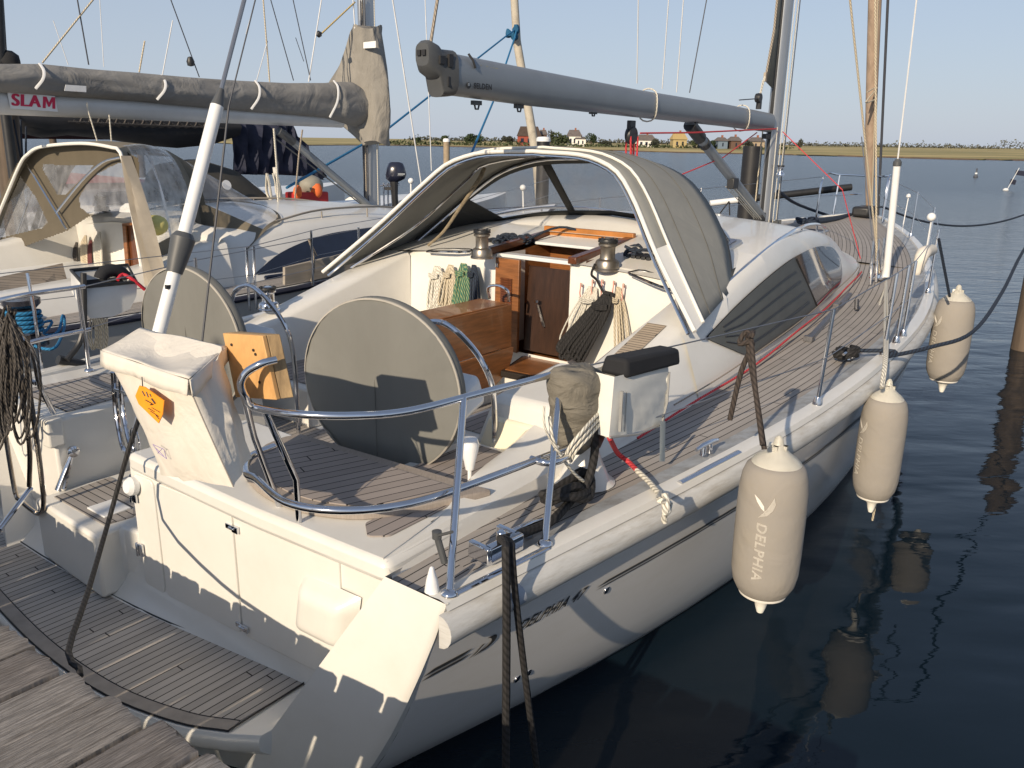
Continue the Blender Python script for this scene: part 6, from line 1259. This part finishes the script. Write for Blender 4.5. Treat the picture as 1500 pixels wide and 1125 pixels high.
for sg in (1, -1):
    m = MB(); r = []
    for i in range(31):
        a = 3.76+3.5*i/30; f = lambda z: cN+sg*(n_bi(a)+(n_bs(a)-n_bi(a))*(z-n_ze(a))/(n_zs(a)-n_ze(a))+.012)
        r.append([(a, f(wb2(a)+(wt2(a)-wb2(a))*t), wb2(a)+(wt2(a)-wb2(a))*t) for t in (0, .5, 1)])
    m.loft(r); w_ = build('cabin_window', m, navyg, NY, smooth=60)
    m = MB(); m.tube([(5.1, cN+sg*1.52, 1.70), (5.3, cN+sg*1.66, 1.38)], .008, 5); build('window_divider', m, dgrey, NY, parent=w_)
    m = MB(); m.tube([(4.4, cN+sg*1.38, 1.90), (5.2, cN+sg*1.28, 1.99), (6.4, cN+sg*1.10, 1.96), (7.2, cN+sg*.95, 1.86)], .014, 6, sm=5)
    for k in (4.5, 5.2, 6.0, 6.8): m.tube([(k, cN+sg*1.29, 1.97), (k, cN+sg*1.29, 1.85)], .01, 6)
    build('handrail', m, greyw, NY)
m = MB(); q = atb(405, 405, -4.35); m.box((4.0, cN+1.84, 1.29), (.30, .05, .10)); build('portlight', m, navyg, NY, bevel=.02)
# aft stanchions, lifelines, fender board
def nst(a, b, h=.62, mt=inox, r=.014): m = MB(); m.tube([(a, b, n_ze(a)), (a+.02, b, n_ze(a)+h)], r, 8); return build('stanchion', m, mt, NY)
S1 = atz(376, 450, 1.28); 
for (u, v) in ((375, 448), (365, 450), (458, 418)): p = atz(u, v, 1.28); nst(p[0], p[1])
m = MB(); m.tube([(-.3, cN+2.0, 1.7), (S1[0], S1[1], 1.88), (4.3, -3.70, 1.88), (7, cN+1.95, 1.98), (12, cN+.3, 2.2)], .004, 5); m.tube([(-.3, cN+2.0, 1.45), (S1[0], S1[1], 1.60), (4.3, -3.70, 1.58), (7, cN+1.95, 1.68), (12, cN+.3, 1.9)], .0035, 5); build('lifeline', m, wire, NY)
q = [atb(414, 391, -3.62), atb(545, 361, -3.62), atb(548, 393, -3.62), atb(414, 417, -3.62)]
m = MB(); m.prism(q, (0, .04, 0)); tag(build('fender_board', m, greyw, bevel=.004), 'grey wooden board tied upright along the rail of the next yacht', 'board')
m = MB(); p = atb(458, 350, -3.55); m.tube([atb(452, 350, -3.55), atb(458, 368, -3.55), atb(460, 392, -3.52), atb(456, 412, -3.55)], .013, 6, sm=3); m.tube([atb(452, 350, -3.55), atb(464, 375, -3.55)], .01, 6); tag(build('board_tie', m, r_tan), 'tan rope holding the grey board to the rail', 'rope')
# sprayhood of the next yacht
A2 = spl([ata(u, v, 2.5) for u, v in ((-45, 395), (-18, 355), (5, 300), (30, 242), (42, 226), (62, 215), (120, 210), (165, 216), (178, 224), (188, 270), (199, 335), (213, 418))], 8)
M2 = spl([ata(u, v, 3.7) for u, v in ((40, 365), (52, 335), (66, 290), (80, 245), (92, 229), (108, 221), (160, 216), (225, 218), (250, 223), (272, 250), (290, 300), (302, 372))], 8)
B2 = spl([(3.75, cN-1.72, 1.62), (3.9, cN-1.62, 1.70), (4.2, cN-1.5, 1.84), (4.5, cN-1.35, 1.90), (4.7, cN-1.0, 1.98), (4.8, cN-.5, 2.03), (4.8, cN, 2.04), (4.8, cN+.5, 2.03), (4.7, cN+1.0, 1.98), (4.5, cN+1.35, 1.90), (4.2, cN+1.5, 1.84), (3.75, cN+1.66, 1.62)], 8)
def resamp(P, n):
    P = np.array(P); d = np.concatenate([[0], np.cumsum(np.linalg.norm(np.diff(P, axis=0), axis=1))]); t = np.linspace(0, d[-1], n); return [tuple(np.interp(x, d, P[:, k]) for k in range(3)) for x in t]
A2, M2, B2 = resamp(A2, 81), resamp(M2, 81), resamp(B2, 81)
n2 = len(A2)
def cells(rowsf, nt_, isw):                      # split a lofted panel into cloth and window cells
    fa, wi = MB(), MB()
    for i in range(nt_):
        for j in range(n2-1):
            c = [rowsf(i/nt_, j), rowsf(i/nt_, j+1), rowsf((i+1)/nt_, j+1), rowsf((i+1)/nt_, j)]
            (wi if isw((i+.5)/nt_, (j+.5)/(n2-1)) else fa).add(c, [(0, 1, 2, 3)])
    return fa, wi
top2 = lambda t, j: tuple(np.array(lerp(A2[j], M2[j], t))+np.array([0, 0, .05*math.sin(PI*t)]))
def sidewin(t, s):
    if .30 < s < .76: return False
    d = s if s < .5 else 1-s                      # distance from the foot
    return .05 < d < .26 and .14 < t < .90
fa, wi = cells(top2, 40, sidewin)
def merge(mb):
    return mb
h2 = build('sprayhood', fa, beige, NY, smooth=60)
for lo_, hi_ in ((0, .5), (.5, 1)): build('side_window', cells(top2, 40, lambda t, s: sidewin(t, s) and lo_ <= s < hi_)[1], vinylm, NY, parent=h2, smooth=60)
fr2 = lambda t, j: lerp(M2[j], B2[j], t)
scr = lambda t, s: .12 < t < .94 and .10 < s < .90
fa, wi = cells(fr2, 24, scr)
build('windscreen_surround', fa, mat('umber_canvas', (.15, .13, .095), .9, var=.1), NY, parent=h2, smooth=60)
for lo_, hi_ in ((0, 1),): build('windscreen', cells(fr2, 24, lambda t, s: scr(t, s) and lo_ <= s < hi_)[1], vinyl, NY, parent=h2, smooth=60)
m = MB(); m.tube([(p[0]-.01, p[1], p[2]+.0) for p in A2], .018, 8); build('hood_trim', m, MATS['trim_white'], NY, parent=h2)
m = MB()
for k in range(2): m.tube([(p[0], cN+(p[1]-cN)*.97, p[2]-.03) for p in [tuple(lerp(A2[j], M2[j], .5+.45*k)) for j in range(n2)]], .013, 6)
m.tube([ata(38, 238, 2.56), ata(97, 335, 2.56)], .012, 6); m.tube([ata(82, 312, 2.56), ata(120, 265, 2.56), ata(150, 238, 2.56), ata(176, 230, 2.56)], .012, 6, sm=4); build('hood_frame', m, inox, NY, parent=h2)
def inpoly(x, y, P):
    c = False
    for i in range(len(P)):
        (x0, y0), (x1, y1) = P[i-1], P[i]
        if (y0 > y) != (y1 > y) and x < (x1-x0)*(y-y0)/(y1-y0)+x0: c = not c
    return c
OUT = [(-45, 395), (-5, 300), (25, 240), (45, 224), (62, 216), (120, 211), (175, 217), (203, 232), (206, 300), (150, 310), (130, 317), (98, 338), (0, 374)]
WIN = [[(30, 258), (53, 290), (70, 326), (61, 334), (-5, 350), (-5, 328), (16, 290)], [(64, 241), (138, 242), (115, 267), (96, 285), (85, 286), (70, 261), (62, 246)], [(176, 238), (194, 248), (194, 307), (160, 314), (131, 314), (118, 304), (116, 290), (126, 272), (144, 254), (160, 245)]]
pc_m, pw_m = MB(), [MB(), MB(), MB()]; st_ = 1.6
for iu in range(int(250/st_)):
    for iv in range(int(185/st_)):
        u, v = -44+iu*st_, 210+iv*st_
        if not inpoly(u+st_/2, v+st_/2, OUT): continue
        dst = pc_m
        for kk, Wn in enumerate(WIN):
            if inpoly(u+st_/2, v+st_/2, Wn): dst = pw_m[kk]
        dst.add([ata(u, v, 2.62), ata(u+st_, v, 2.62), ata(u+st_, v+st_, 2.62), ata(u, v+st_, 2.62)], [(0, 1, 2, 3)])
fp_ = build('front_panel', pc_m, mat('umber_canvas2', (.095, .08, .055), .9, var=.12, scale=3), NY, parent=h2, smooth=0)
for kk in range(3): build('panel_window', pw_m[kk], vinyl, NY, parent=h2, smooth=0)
tag(build('yellow_cushion', MB().blob(atb(228, 330, -4.6), (.13, .13, .11), 3, .03), mat('pale_yellow', (.62, .56, .20), .8)), 'pale yellow cushion behind the clear side panel of the next yacht', 'cushion')
m = MB(); pts = [ata(178+4.6*k/6*1.5+0, 228+32*k, 2.45) for k in range(7)]
fold = []
for k in range(8):
    c0_ = ata(180+4.8*k, 228+27*k, 2.42); w_ = .022+.012*k; fold.append([(c0_[0]+.06*math.sin(j*1.9+k*.3), c0_[1]+w_*j*.55, c0_[2]) for j in range(8)])
m.loft(fold); build('rolled_side_curtain', m, taupe, NY, parent=h2, smooth=60)
# mast and covered boom
NM = ata(546, 312, 7.45)
m = MB(); nm = 20; m.loft([[(NM[0]+.155*math.cos(2*PI*k/nm), NM[1]+.10*math.sin(2*PI*k/nm), z) for k in range(nm)] for z in (1.6, 5, 9, 14)], closed=True); ms2_ = build('mast', m, alu, NY, smooth=40)
for (du, mt, r) in ((-12, wired, .012), (-9, r_tan, .012), (-6, wired, .010), (8, r_white, .008)):
    m = MB(); m.tube([ata(546+du, 300, 7.28), ata(540+du, 0, 7.28)], r, 5); build('halyard', m, mt, NY, parent=ms2_)
m = MB(); m.lathe((NM[0], NM[1], 1.72), [(0, 0), (.22, 0), (.22, .05), (.18, .1), (0, .1)], 20); build('mast_foot', m, blk, NY, parent=ms2_)
bw_0, bw_1 = atb(-60, 145, cN-.05), atb(500, 178, cN-.05)
m = MB(); r = []
for t in (0, .5, 1):
    c = lerp(bw_0, bw_1, t); r.append([(c[0], c[1]+.085*math.sin(th), c[2]+(.14-.05*t)*math.cos(th)) for th in [2*PI*k/20 for k in range(20)]])
m.loft(r, closed=True); bm_ = build('boom', m, mat('pale_boom', (.56, .57, .57), .4, .1, var=.05, scale=4), NY, smooth=50)
topk = [(-60, 90, 138), (0, 94, 136), (60, 94, 140), (130, 101, 144), (200, 106, 148), (280, 113, 156), (350, 118, 162), (420, 122, 168), (475, 122, 173), (495, 120, 180), (515, 120, 186), (530, 130, 180)]
top = []
for k in range(len(topk)-1):
    for q in range(5): top.append(tuple(topk[k][i]+(topk[k+1][i]-topk[k][i])*q/5 for i in range(3)))
top.append(topk[-1])
m = MB(); r = []
for k, (u, v0, v1) in enumerate(top):
    k = k/5
    P0_, P1_ = atb(u, v0, cN+.02), atb(u+(0 if u < 480 else (u-480)*.25), v1, cN+.02); c = (np.array(P0_)+np.array(P1_))/2; h = (np.array(P0_)-np.array(P1_))/2; wd = .16+.02*math.sin(k*1.7)+(.05 if u > 490 else 0)
    r.append([tuple(c+h*math.cos(th)*(1+.02*math.sin(3*th+k))+np.array([0, wd*math.sin(th)*(1+.07*math.sin(4*th+k*1.3)+.05*math.sin(9*th-k*2.9)), 0])) for th in [2*PI*i/28 for i in range(28)]])
m.loft(r, closed=True); m.poly(r[0]); m.poly(r[-1]); cvr = build('boom_cover', m, boomc, NY, parent=bm_, smooth=75)
m = MB(); r = []
for k, (u0, u1, v) in enumerate(((527, 552, 40), (520, 554, 52), (511, 558, 72), (496, 563, 98), (482, 567, 122), (478, 568, 145), (484, 569, 165), (497, 568, 180), (522, 565, 196), (540, 563, 210))):
    c, e_ = ata((u0+u1)/2, v, 7.25), ata(u1, v, 7.25); w = abs(e_[1]-c[1]); r.append([(c[0]+.22*math.cos(th)*(1+.13*math.sin(5*th+k*.6)+.07*math.sin(11*th-k*.9)), c[1]+w*math.sin(th)*(1+.04*math.sin(7*th+k*.7)), c[2]+.04*math.sin(2*th+k)) for th in [2*PI*i/44 for i in range(44)]])
m.loft(r, closed=True); m.poly(r[0]); m.poly(r[-1]); build('mast_collar_cover', m, mat('collar_cloth', (.25, .238, .215), .9, var=.15, scale=3, bump=1.0, bscale=3.5, bdist=.08, spec=.2, stretch=(1, 1, .5)), NY, parent=bm_, smooth=75)
m = MB(); c = ata(545, 66, 7.0); m.prism([ata(533, 62, 7.03), ata(551, 60, 7.03), ata(551, 70, 7.03), ata(533, 71, 7.03)], (-.01, 0, 0)); build('white_patch', m, whitep, NY, parent=bm_)
m = MB(); m.prism([atb(96, 124, cN+.24), atb(126, 126, cN+.24), atb(126, 135, cN+.24), atb(94, 133, cN+.24)], (0, .006, 0)); build('white_patch', m, whitep, NY, parent=bm_)
for (u, v0, v1) in ((60, 95, 130), (238, 112, 146), (376, 120, 160), (491, 120, 172)):
    m = MB(); m.tube([atb(u-2, v0-2, cN+.06), atb(u+4, v0+8, cN+.19), atb(u+3, (v0+v1)/2+3, cN+.21), atb(u-8, v1, cN+.17)], .017, 6, sm=5, flat=.5); build('cover_strap', m, whitep, NY, parent=bm_)
b_s = np.array(atb(20, 150, cN+.06)); b_e = np.array(atb(80, 154, cN+.06)); ub = (b_e-b_s)/np.linalg.norm(b_e-b_s)
m = MB(); hh = .135; L0 = np.array(atb(49, 149, cN+.045)); up = np.array([0, 0, 1.])
f_ = lambda x, y: tuple(L0+ub*x+up*y+np.array([0, .006, 0]))
m.prism([tuple(L0+ub*x+up*y) for x, y in ((-.245, -.085), (.245, -.09), (.235, .075), (-.255, .085))], (0, .003, 0)); sg_ = build('sticker', m, whitep, NY, parent=bm_)
m = MB(); [lettering(m, 'SLA', .175, lambda x, y: tuple(np.array(f_(x*.96+o_-.085, y))+np.array([0, .0004*q_, 0])), bold=.001, sx=1.0, shear=.15) for q_, o_ in enumerate((-.009, -.003, .003, .009))]; mp_ = [(0, 0), (.02, 1), (.30, 1), (.50, .52), (.70, 1), (.98, 1), (1, 0), (.76, 0), (.75, .60), (.56, .14), (.44, .14), (.25, .60), (.24, 0)]; m.add([f_(.085+x*.135+y*.018, -.060+y*.122) for x, y in mp_], [list(range(13))]); m.fr = B; build('sticker_lettering', m, mat('crimson', (.55, .02, .08), .6, var=.05), NY, parent=bm_, smooth=0)
# red spinnaker vang: kicker strut and sheets of the next yacht
m = MB(); m.tube([atb(414, 195, cN), atb(545, 305, cN)], .055, 10); kk = build('boom_vang', m, alub, NY)
m = MB(); m.tube([atb(408, 192, cN), atb(430, 208, cN)], .062, 10); m.tube([atb(400, 200, cN), atb(530, 300, cN)], .01, 5); build('vang_fitting', m, dgrey, NY, parent=kk)
for (pts, mt, r) in (([(443, 190), (438, 225), (432, 290)], r_tan, .012), ([(401, 188), (405, 240), (408, 305)], r_white, .014), ([(127, 150), (130, 165), (145, 215)], r_white, .008), ([(160, 168), (164, 215)], r_white, .008)):
    m = MB(); m.tube([atb(u, v, cN+.1) for u, v in pts], r, 5); build('control_line', m, mt, NY)
# stays and halyards in the sky, in boat frame of the next yacht
NL = [((617, 268), (572, -20), -4.2, wirew, .010), ((632, 250), (622, -20), -4.4, wirew, .007), ((130, 95), (110, -20), cN, wired, .008), ((204, 106), (212, 60), cN, r_cream, .010), ((292, 113), (243, -20), cN, wired, .007), ((395, 120), (384, -20), cN, r_cream, .010), ((430, 118), (391, -20), cN, wired, .007), ((455, 118), (425, -20), cN, wired, .007), ((452, 120), (474, -20), cN, wirew, .009), ((62, 92), (140, -5), cN, r_cream, .010), ((238, 110), (253, 30), cN, wirew, .007), ((376, 118), (392, 60), cN, wirew, .006), ((470, 50), (520, 3), cN, r_yel, .012), ((100, 95), (78, 30), -7.5, wirew, .005), ((152, 98), (145, -20), -7.5, wirew, .005), ((360, 50), (371, 10), -8, wirew, .004), ((445, 90), (433, 55), -8, wired, .006), ((520, 42), (516, -20), cN, wirew, .010)]
for (p, q, b, mt, r) in NL:
    m = MB(); m.tube([atb(p[0], p[1], b), atb(q[0], q[1], b)], r, 5); build('rigging_line', m, mt, NY)
m = MB(); c = atb(279, 90, cN); m.lathe(c, [(0, -.06), (.04, -.05), (.05, 0), (.03, .05), (0, .06)], 10); m.blob(atb(467, 50, cN), (.05, .05, .05), 1); build('small_block', m, blk, NY)
# ================================================================== BOATS BEYOND
def boat(name, label, c, a0, a1, hb, zd, col, cabin=None, win=navyg, group='yachts moored beyond the next one'):
    t = thing(name, label, 'boat', B(((a0+a1)/2, c, 0)), group); L_ = a1-a0
    hbf = curve([0, .3, .6, .85, 1], [hb*.85, hb, hb*.9, hb*.45, .03]); st = [i/16 for i in range(17)]
    m = MB()
    for sg in (1, -1): m.loft([[(a0+L_*s, c+sg*hbf(s)*(.7+.3*t_**.5), t_*zd*(1+.25*s*s)) for t_ in (1, .8, .6, .4, .2, 0)] for s in st])
    m.loft([[(a0, c+k*hb*.85*(.7+.3*t_**.5), t_*zd) for k in (-1, 0, 1)] for t_ in (1, .5, 0)]); build('hull', m, col, t, smooth=60)
    m = MB(); m.loft([[(a0+L_*s, c+k*hbf(s), zd*(1+.25*s*s)+.03*(1-k*k)) for k in (-1, -.5, 0, .5, 1)] for s in st]); build('deck', m, gel2, t)
    if cabin:
        x0, x1, ch = cabin; m = MB(); m.loft([[(x, c-hb*.62*w, zd), (x, c-hb*.52*w, zd+h*.8), (x, c-hb*.4*w, zd+h), (x, c, zd+h*1.12), (x, c+hb*.4*w, zd+h), (x, c+hb*.52*w, zd+h*.8), (x, c+hb*.62*w, zd)] for x, h, w in ((x0, .02, 1), (x0+.02, ch, 1), ((x0+x1)/2, ch, .95), (x1-.6, ch*.8, .8), (x1, .05, .5))]); cb2 = build('cabin', m, gel, t, smooth=40)
        m = MB(); m.prism([(x0+.4, c+hb*.60, zd+.10), (x1-1.0, c+hb*.52, zd+.10), (x1-1.2, c+hb*.50, zd+ch*.7), (x0+.6, c+hb*.55, zd+ch*.7)], (0, .02, 0)); build('cabin_window', m, win, t, parent=cb2)
    return t
b3 = boat('yacht', 'white yacht with black sail cover and dark sprayhood behind the next berth', -10.6, 1.5, 13, 1.7, 1.25, gelh, (6.0, 10.5, .42))
m = MB(); r = []
for k, (u, v0, v1) in enumerate(((15, 165, 175), (30, 165, 195), (60, 165, 202), (100, 168, 198), (150, 165, 203), (210, 166, 213), (260, 168, 217), (310, 172, 212), (345, 178, 200))):
    P0_, P1_ = atb(u, v0, -10.6), atb(u, v1, -10.6); c = (np.array(P0_)+np.array(P1_))/2; h = (np.array(P0_)-np.array(P1_))/2
    r.append([tuple(c+h*math.cos(th)+np.array([0, .20*math.sin(th)*(1+.1*math.sin(5*th+k)), 0])) for th in [2*PI*i/20 for i in range(20)]])
m.loft(r, closed=True); m.poly(r[0]); m.poly(r[-1]); build('sail_cover', m, blackc, b3, smooth=70)
m = MB()
for k in range(16):
    u = 108+k*13; m.tube([atb(u, 176+k*.4, -10.35), atb(u+8, 180+k*.4, -10.35), atb(u+12, 172+k*.4, -10.35)], .018, 5, sm=3)
m.tube([atb(100, 178, -10.3), atb(330, 188, -10.3)], .012, 5); build('cover_lacing', m, r_dark, b3)
m = MB(); ft = [(332, 178), (372, 180), (412, 182), (432, 190), (475, 258)]; fb_ = [(345, 255), (375, 256), (402, 256), (440, 258), (478, 264)]
m.loft([[tuple(np.array(lerp(atb(a[0], a[1], -10.6), atb(b_[0], b_[1], -10.6), k/8))+np.array([0, .10*math.sin(i*2.3+k*.5), 0])) for k in range(9)] for i, (a, b_) in enumerate(zip(spl([(*p, 0) for p in ft], 5), spl([(*p, 0) for p in fb_], 5)))]); build('boom_tent', m, navy, b3, smooth=60, solid=.02)
m = MB(); r = []
for (u0, u1, v0, v1) in ((296, 330, 245, 292), (305, 350, 229, 293), (318, 366, 232, 293), (345, 374, 262, 293)):
    pass
hc = [(a_, [(b_) for b_ in (-1.3, -1.1, -.7, 0, .7, 1.1, 1.3)]) for a_ in (6.6, 7.3, 8.0)]
for (a_, h, w) in ((6.55, .95, 1.0), (7.1, 1.02, 1.0), (7.7, .85, .95), (8.3, .35, .85)): r.append([(a_, -10.6+w*1.25*s, 1.45+h*(1-abs(s)**3)) for s in [-1+.2*i for i in range(11)]])
m.loft(r); hh_ = build('sprayhood', m, mat('dark_hood', (.045, .042, .035), .9, var=.15), b3, smooth=60)
m = MB(); P_ = atb(332, 271, -9.5); m.lathe(P_, [(0, 0), (.09, 0), (.09, .01), (0, .01)], 14, axis=(SB[0], SB[1], .3)); build('hood_window', m, whitep, b3, parent=hh_)
m = MB(); m.tube([atb(403, 245, -9.8), atb(410, 306, -9.8)], .05, 10); build('white_post', m, gel, b3)
m = MB(); m.box(tuple(np.array(atb(450, 293, -10.2))), (.75, .5, .34)); tag(build('red_box', m, mat('box_red', (.42, .02, .02), .6), bevel=.03), 'red box on the deck of the yacht beyond', 'box')
m = MB(); c_ = atb(454, 272, -10.2); m.blob(c_, (.28, .25, .22), 3, .02); tag(build('buoy_ball', m, mat('ball_grey', (.25, .24, .20), .6)), 'grey and orange round fender lying on the red box', 'fender')
m = MB(); m.blob(atb(463, 279, -10.0), (.14, .12, .16), 2, .05); m.blob(atb(436, 281, -10.0), (.09, .10, .14), 2, .05); tag(build('life_vest', m, mat('vest_orange', (.75, .16, .04), .8)), 'orange life vest by the round grey fender', 'life vest')
m = MB(); rr = random.Random(4)
for k in range(9): p = atb(393+rr.uniform(-6, 14), 254, -9.7); m.tube([p, (p[0]+.03, p[1]+rr.uniform(-.1, .1), p[2]-.35), (p[0], p[1]+.1, p[2]-.45-.2*rr.random()), (p[0], p[1]+.06, p[2]-.2), p], .014, 5, sm=3)
tag(build('rope_coil', m, r_white), 'white rope coil hanging on the post of the yacht beyond', 'rope')
b4 = boat('yacht', 'white yacht with dark red cover seen through the clear panels of the sand coloured hood', -15.5, 3.0, 15.0, 1.9, 1.3, gelh, (6.5, 12, .55))
m = MB(); m.loft([[(a_, -15.5+1.3*s, 1.85+h*(1-s*s*.8)) for s in [-1+.25*i for i in range(9)]] for a_, h in ((3.5, .05), (5, .18), (7, .22), (8.5, .05))]); build('red_cover', m, mat('maroon_canvas', (.20, .025, .03), .9), b4, smooth=50)
m = MB(); r = []
for k, a_ in enumerate((4.0, 5.2, 6.5, 8.6)): r.append([(a_, -15.5+.2*math.sin(th), 3.0+.22*math.cos(th)) for th in [2*PI*i/16 for i in range(16)]])
m.loft(r, closed=True); build('sail_cover', m, blackc, b4, smooth=60)
b5 = boat('yacht', 'low white yacht with outboard motor on its stern right of the covered mast', -12.5, 10.4, 19, 1.3, 1.05, gelh, (13.0, 16.5, .35))
ob_ = thing('outboard_motor', 'black outboard motor clamped to a stern rail behind the covered mast', 'outboard motor', (-2.9, 17.5, .9))
m = MB(Wd); D_ = 17.5; r = []
for k, (v, w, o) in enumerate(((237, 6, 0), (239, 10, 1), (246, 13, 1), (256, 14.5, 1), (262, 13, 0), (266, 7, -2))):
    c = atd(579+o, v, D_); s = w*D_/1180; r.append([(c[0]+s*math.copysign(abs(math.cos(th))**.7, math.cos(th)), c[1]+s*.8*math.sin(th), c[2]) for th in [2*PI*i/20 for i in range(20)]])
m.loft(r, closed=True); m.poly(r[0]); m.poly(r[-1]); build('cowl', m, mat('cowl_navy', (.015, .018, .035), .25, coat=.4), ob_, smooth=60)
m = MB(Wd); m.tube([atd(577, 264, D_), atd(578, 285, D_), atd(580, 312, D_)], [.09, .07, .06], 10); m.box(atd(572, 276, D_), (.22, .12, .06)); build('leg', m, blk, ob_)
m = MB(Wd); c = atd(588, 255, D_-.2); m.box(c, (.14, .02, .03)); m.box((c[0]-.02, c[1], c[2]-.03), (.12, .02, .008)); build('cowl_band', m, alub, ob_)
m = MB(Wd)
for u in (562, 568, 574): m.tube([atd(u, 268, D_), atd(u+1, 312, D_)], .02, 6)
m.tube([atd(552, 272, D_), atd(585, 270, D_)], .02, 6); build('stern_rail', m, inox, b5)
m = MB(Wd); m.tube([atd(602, 268, 20), atd(602, 300, 20)], .02, 6); m.blob(atd(602, 265, 20), (.07, .07, .07), 2); tag(build('stern_light', m, whitep), 'small white light on a stick beyond the sprayhood edge', 'light')
m = MB(Wd); m.tube([atd(766, 278, 12), atd(767, 320, 12)], .012, 6); m.blob(atd(766, 275, 12), (.045, .045, .045), 2); tag(build('deck_light', m, whitep), 'small white light on a stick seen through the hood windscreen', 'light')
b6 = boat('motor_boat', 'low white open boat behind the main sprayhood windscreen', -6.4, 12.6, 17.6, 1.0, .75, gelh, (13.5, 16, .4), group='small boats beyond')
# dark piles at the far left
def lpile(u0, v0, u1, v1, dist, r, label, mt=pile_m):
    t = thing('mooring_pile', label, 'mooring pile', atd(u1, v1, dist)); m = MB(Wd); p, q = atd(u0, v0, dist), atd(u1, v1, dist); m.tube([p, q, (q[0]+(q[0]-p[0])*.6, q[1], -1)], r, 16); build('post', m, mt, t); return t
lpile(8, 140, 18, 285, 13, .16, 'brown timber pile at the left edge behind the sand coloured hood')
lpile(-4, -20, 2, 120, 12.5, .07, 'dark mast like pole at the upper left corner', blk)
m = MB(Wd); m.blob(atd(12, 90, 12.6), (.17, .15, .16), 2, .1); tag(build('black_cover', m, blackc), 'black cover bunched at the dark pole in the upper left', 'cover')
for k, (u, v, u2, v2, mt) in enumerate(((4, 0, 9, 80, r_dark), (8, 165, 22, 285, r_cream), (14, 165, 28, 260, r_dark), (20, 175, 32, 240, r_navy), (30, 175, 33, 235, r_navy), (38, 185, 38, 225, r_navy))):
    wl('pile_rope', [atd(u, v, 12.6), atd(u2, v2, 12.7)], .015, mt, ['thin dark line hanging in the upper left corner', 'cream rope down the brown pile at the left edge', 'dark rope down the brown pile at the left edge', 'navy line right beside the brown pile', 'second navy line right of the brown pile', 'third navy line right of the brown pile'][k])
lpile(76, 198, 79, 215, 28, .11, 'distant pile seen above the left part of the sand coloured hood'); lpile(203, 206, 205, 222, 28, .11, 'distant pile seen above the right part of the sand coloured hood')
# ================================================================== LIGHT, SKY, CAMERA
sc = bpy.context.scene
w = bpy.data.worlds.new('World'); sc.world = w; w.use_nodes = True; nt = w.node_tree
bg = nt.nodes['Background']; sky = nt.nodes.new('ShaderNodeTexSky'); sky.sky_type = 'NISHITA'; sky.sun_disc = False
sd = np.array([1.07, -.18])                     # travel of the light in the berth frame
dv = FB*sd[0]+SB*sd[1]; dv = dv/np.linalg.norm(dv); EL = math.radians(23.5)
az = math.atan2(-dv[0], -dv[1])                   # towards the sun, clockwise from +Y
sky.sun_elevation = EL; sky.sun_rotation = az; sky.air_density = 1.0; sky.dust_density = .6; sky.ozone_density = 3.0; sky.altitude = 0
bg.inputs[1].default_value = SKY; mxs = nt.nodes.new('ShaderNodeMixRGB'); tcw = nt.nodes.new('ShaderNodeTexCoord'); spw = nt.nodes.new('ShaderNodeSeparateXYZ'); mrw = nt.nodes.new('ShaderNodeMapRange'); nt.links.new(tcw.outputs['Generated'], spw.inputs[0]); nt.links.new(spw.outputs[2], mrw.inputs[0]); mrw.inputs[1].default_value = 0; mrw.inputs[2].default_value = .45; mrw.inputs[3].default_value = .85; mrw.inputs[4].default_value = .32; nt.links.new(mrw.outputs[0], mxs.inputs[0]); mxs.inputs[2].default_value = (4.9, 5.45, 6.55, 1); nt.links.new(sky.outputs[0], mxs.inputs[1]); nt.links.new(mxs.outputs[0], bg.inputs[0])
sl_ = bpy.data.lights.new('sun', 'SUN'); sl_.energy = SUN; sl_.angle = math.radians(.5); sl_.color = (1.0, .83, .62)
so = bpy.data.objects.new('sun', sl_); C.objects.link(so); td = Vector((dv[0]*math.cos(EL), dv[1]*math.cos(EL), -math.sin(EL)))
so.rotation_euler = td.to_track_quat('-Z', 'Y').to_euler()
cd_ = bpy.data.cameras.new('camera'); cam = bpy.data.objects.new('camera', cd_); C.objects.link(cam)
cd_.sensor_fit = 'HORIZONTAL'; cd_.sensor_width = 36; cd_.lens = CF/1500*36; cd_.clip_start = .05; cd_.clip_end = 8000
R_m = Matrix(((_R[0], _U[0], -_F[0]), (_R[1], _U[1], -_F[1]), (_R[2], _U[2], -_F[2])))
cam.matrix_world = Matrix.Translation((0, 0, CH)) @ R_m.to_4x4(); sc.camera = cam
sc.view_settings.view_transform = 'Standard'; sc.view_settings.look = 'None'; sc.view_settings.exposure = EXPO; sc.view_settings.gamma = 1
sc.cycles.max_bounces = 8; sc.cycles.transparent_max_bounces = 12
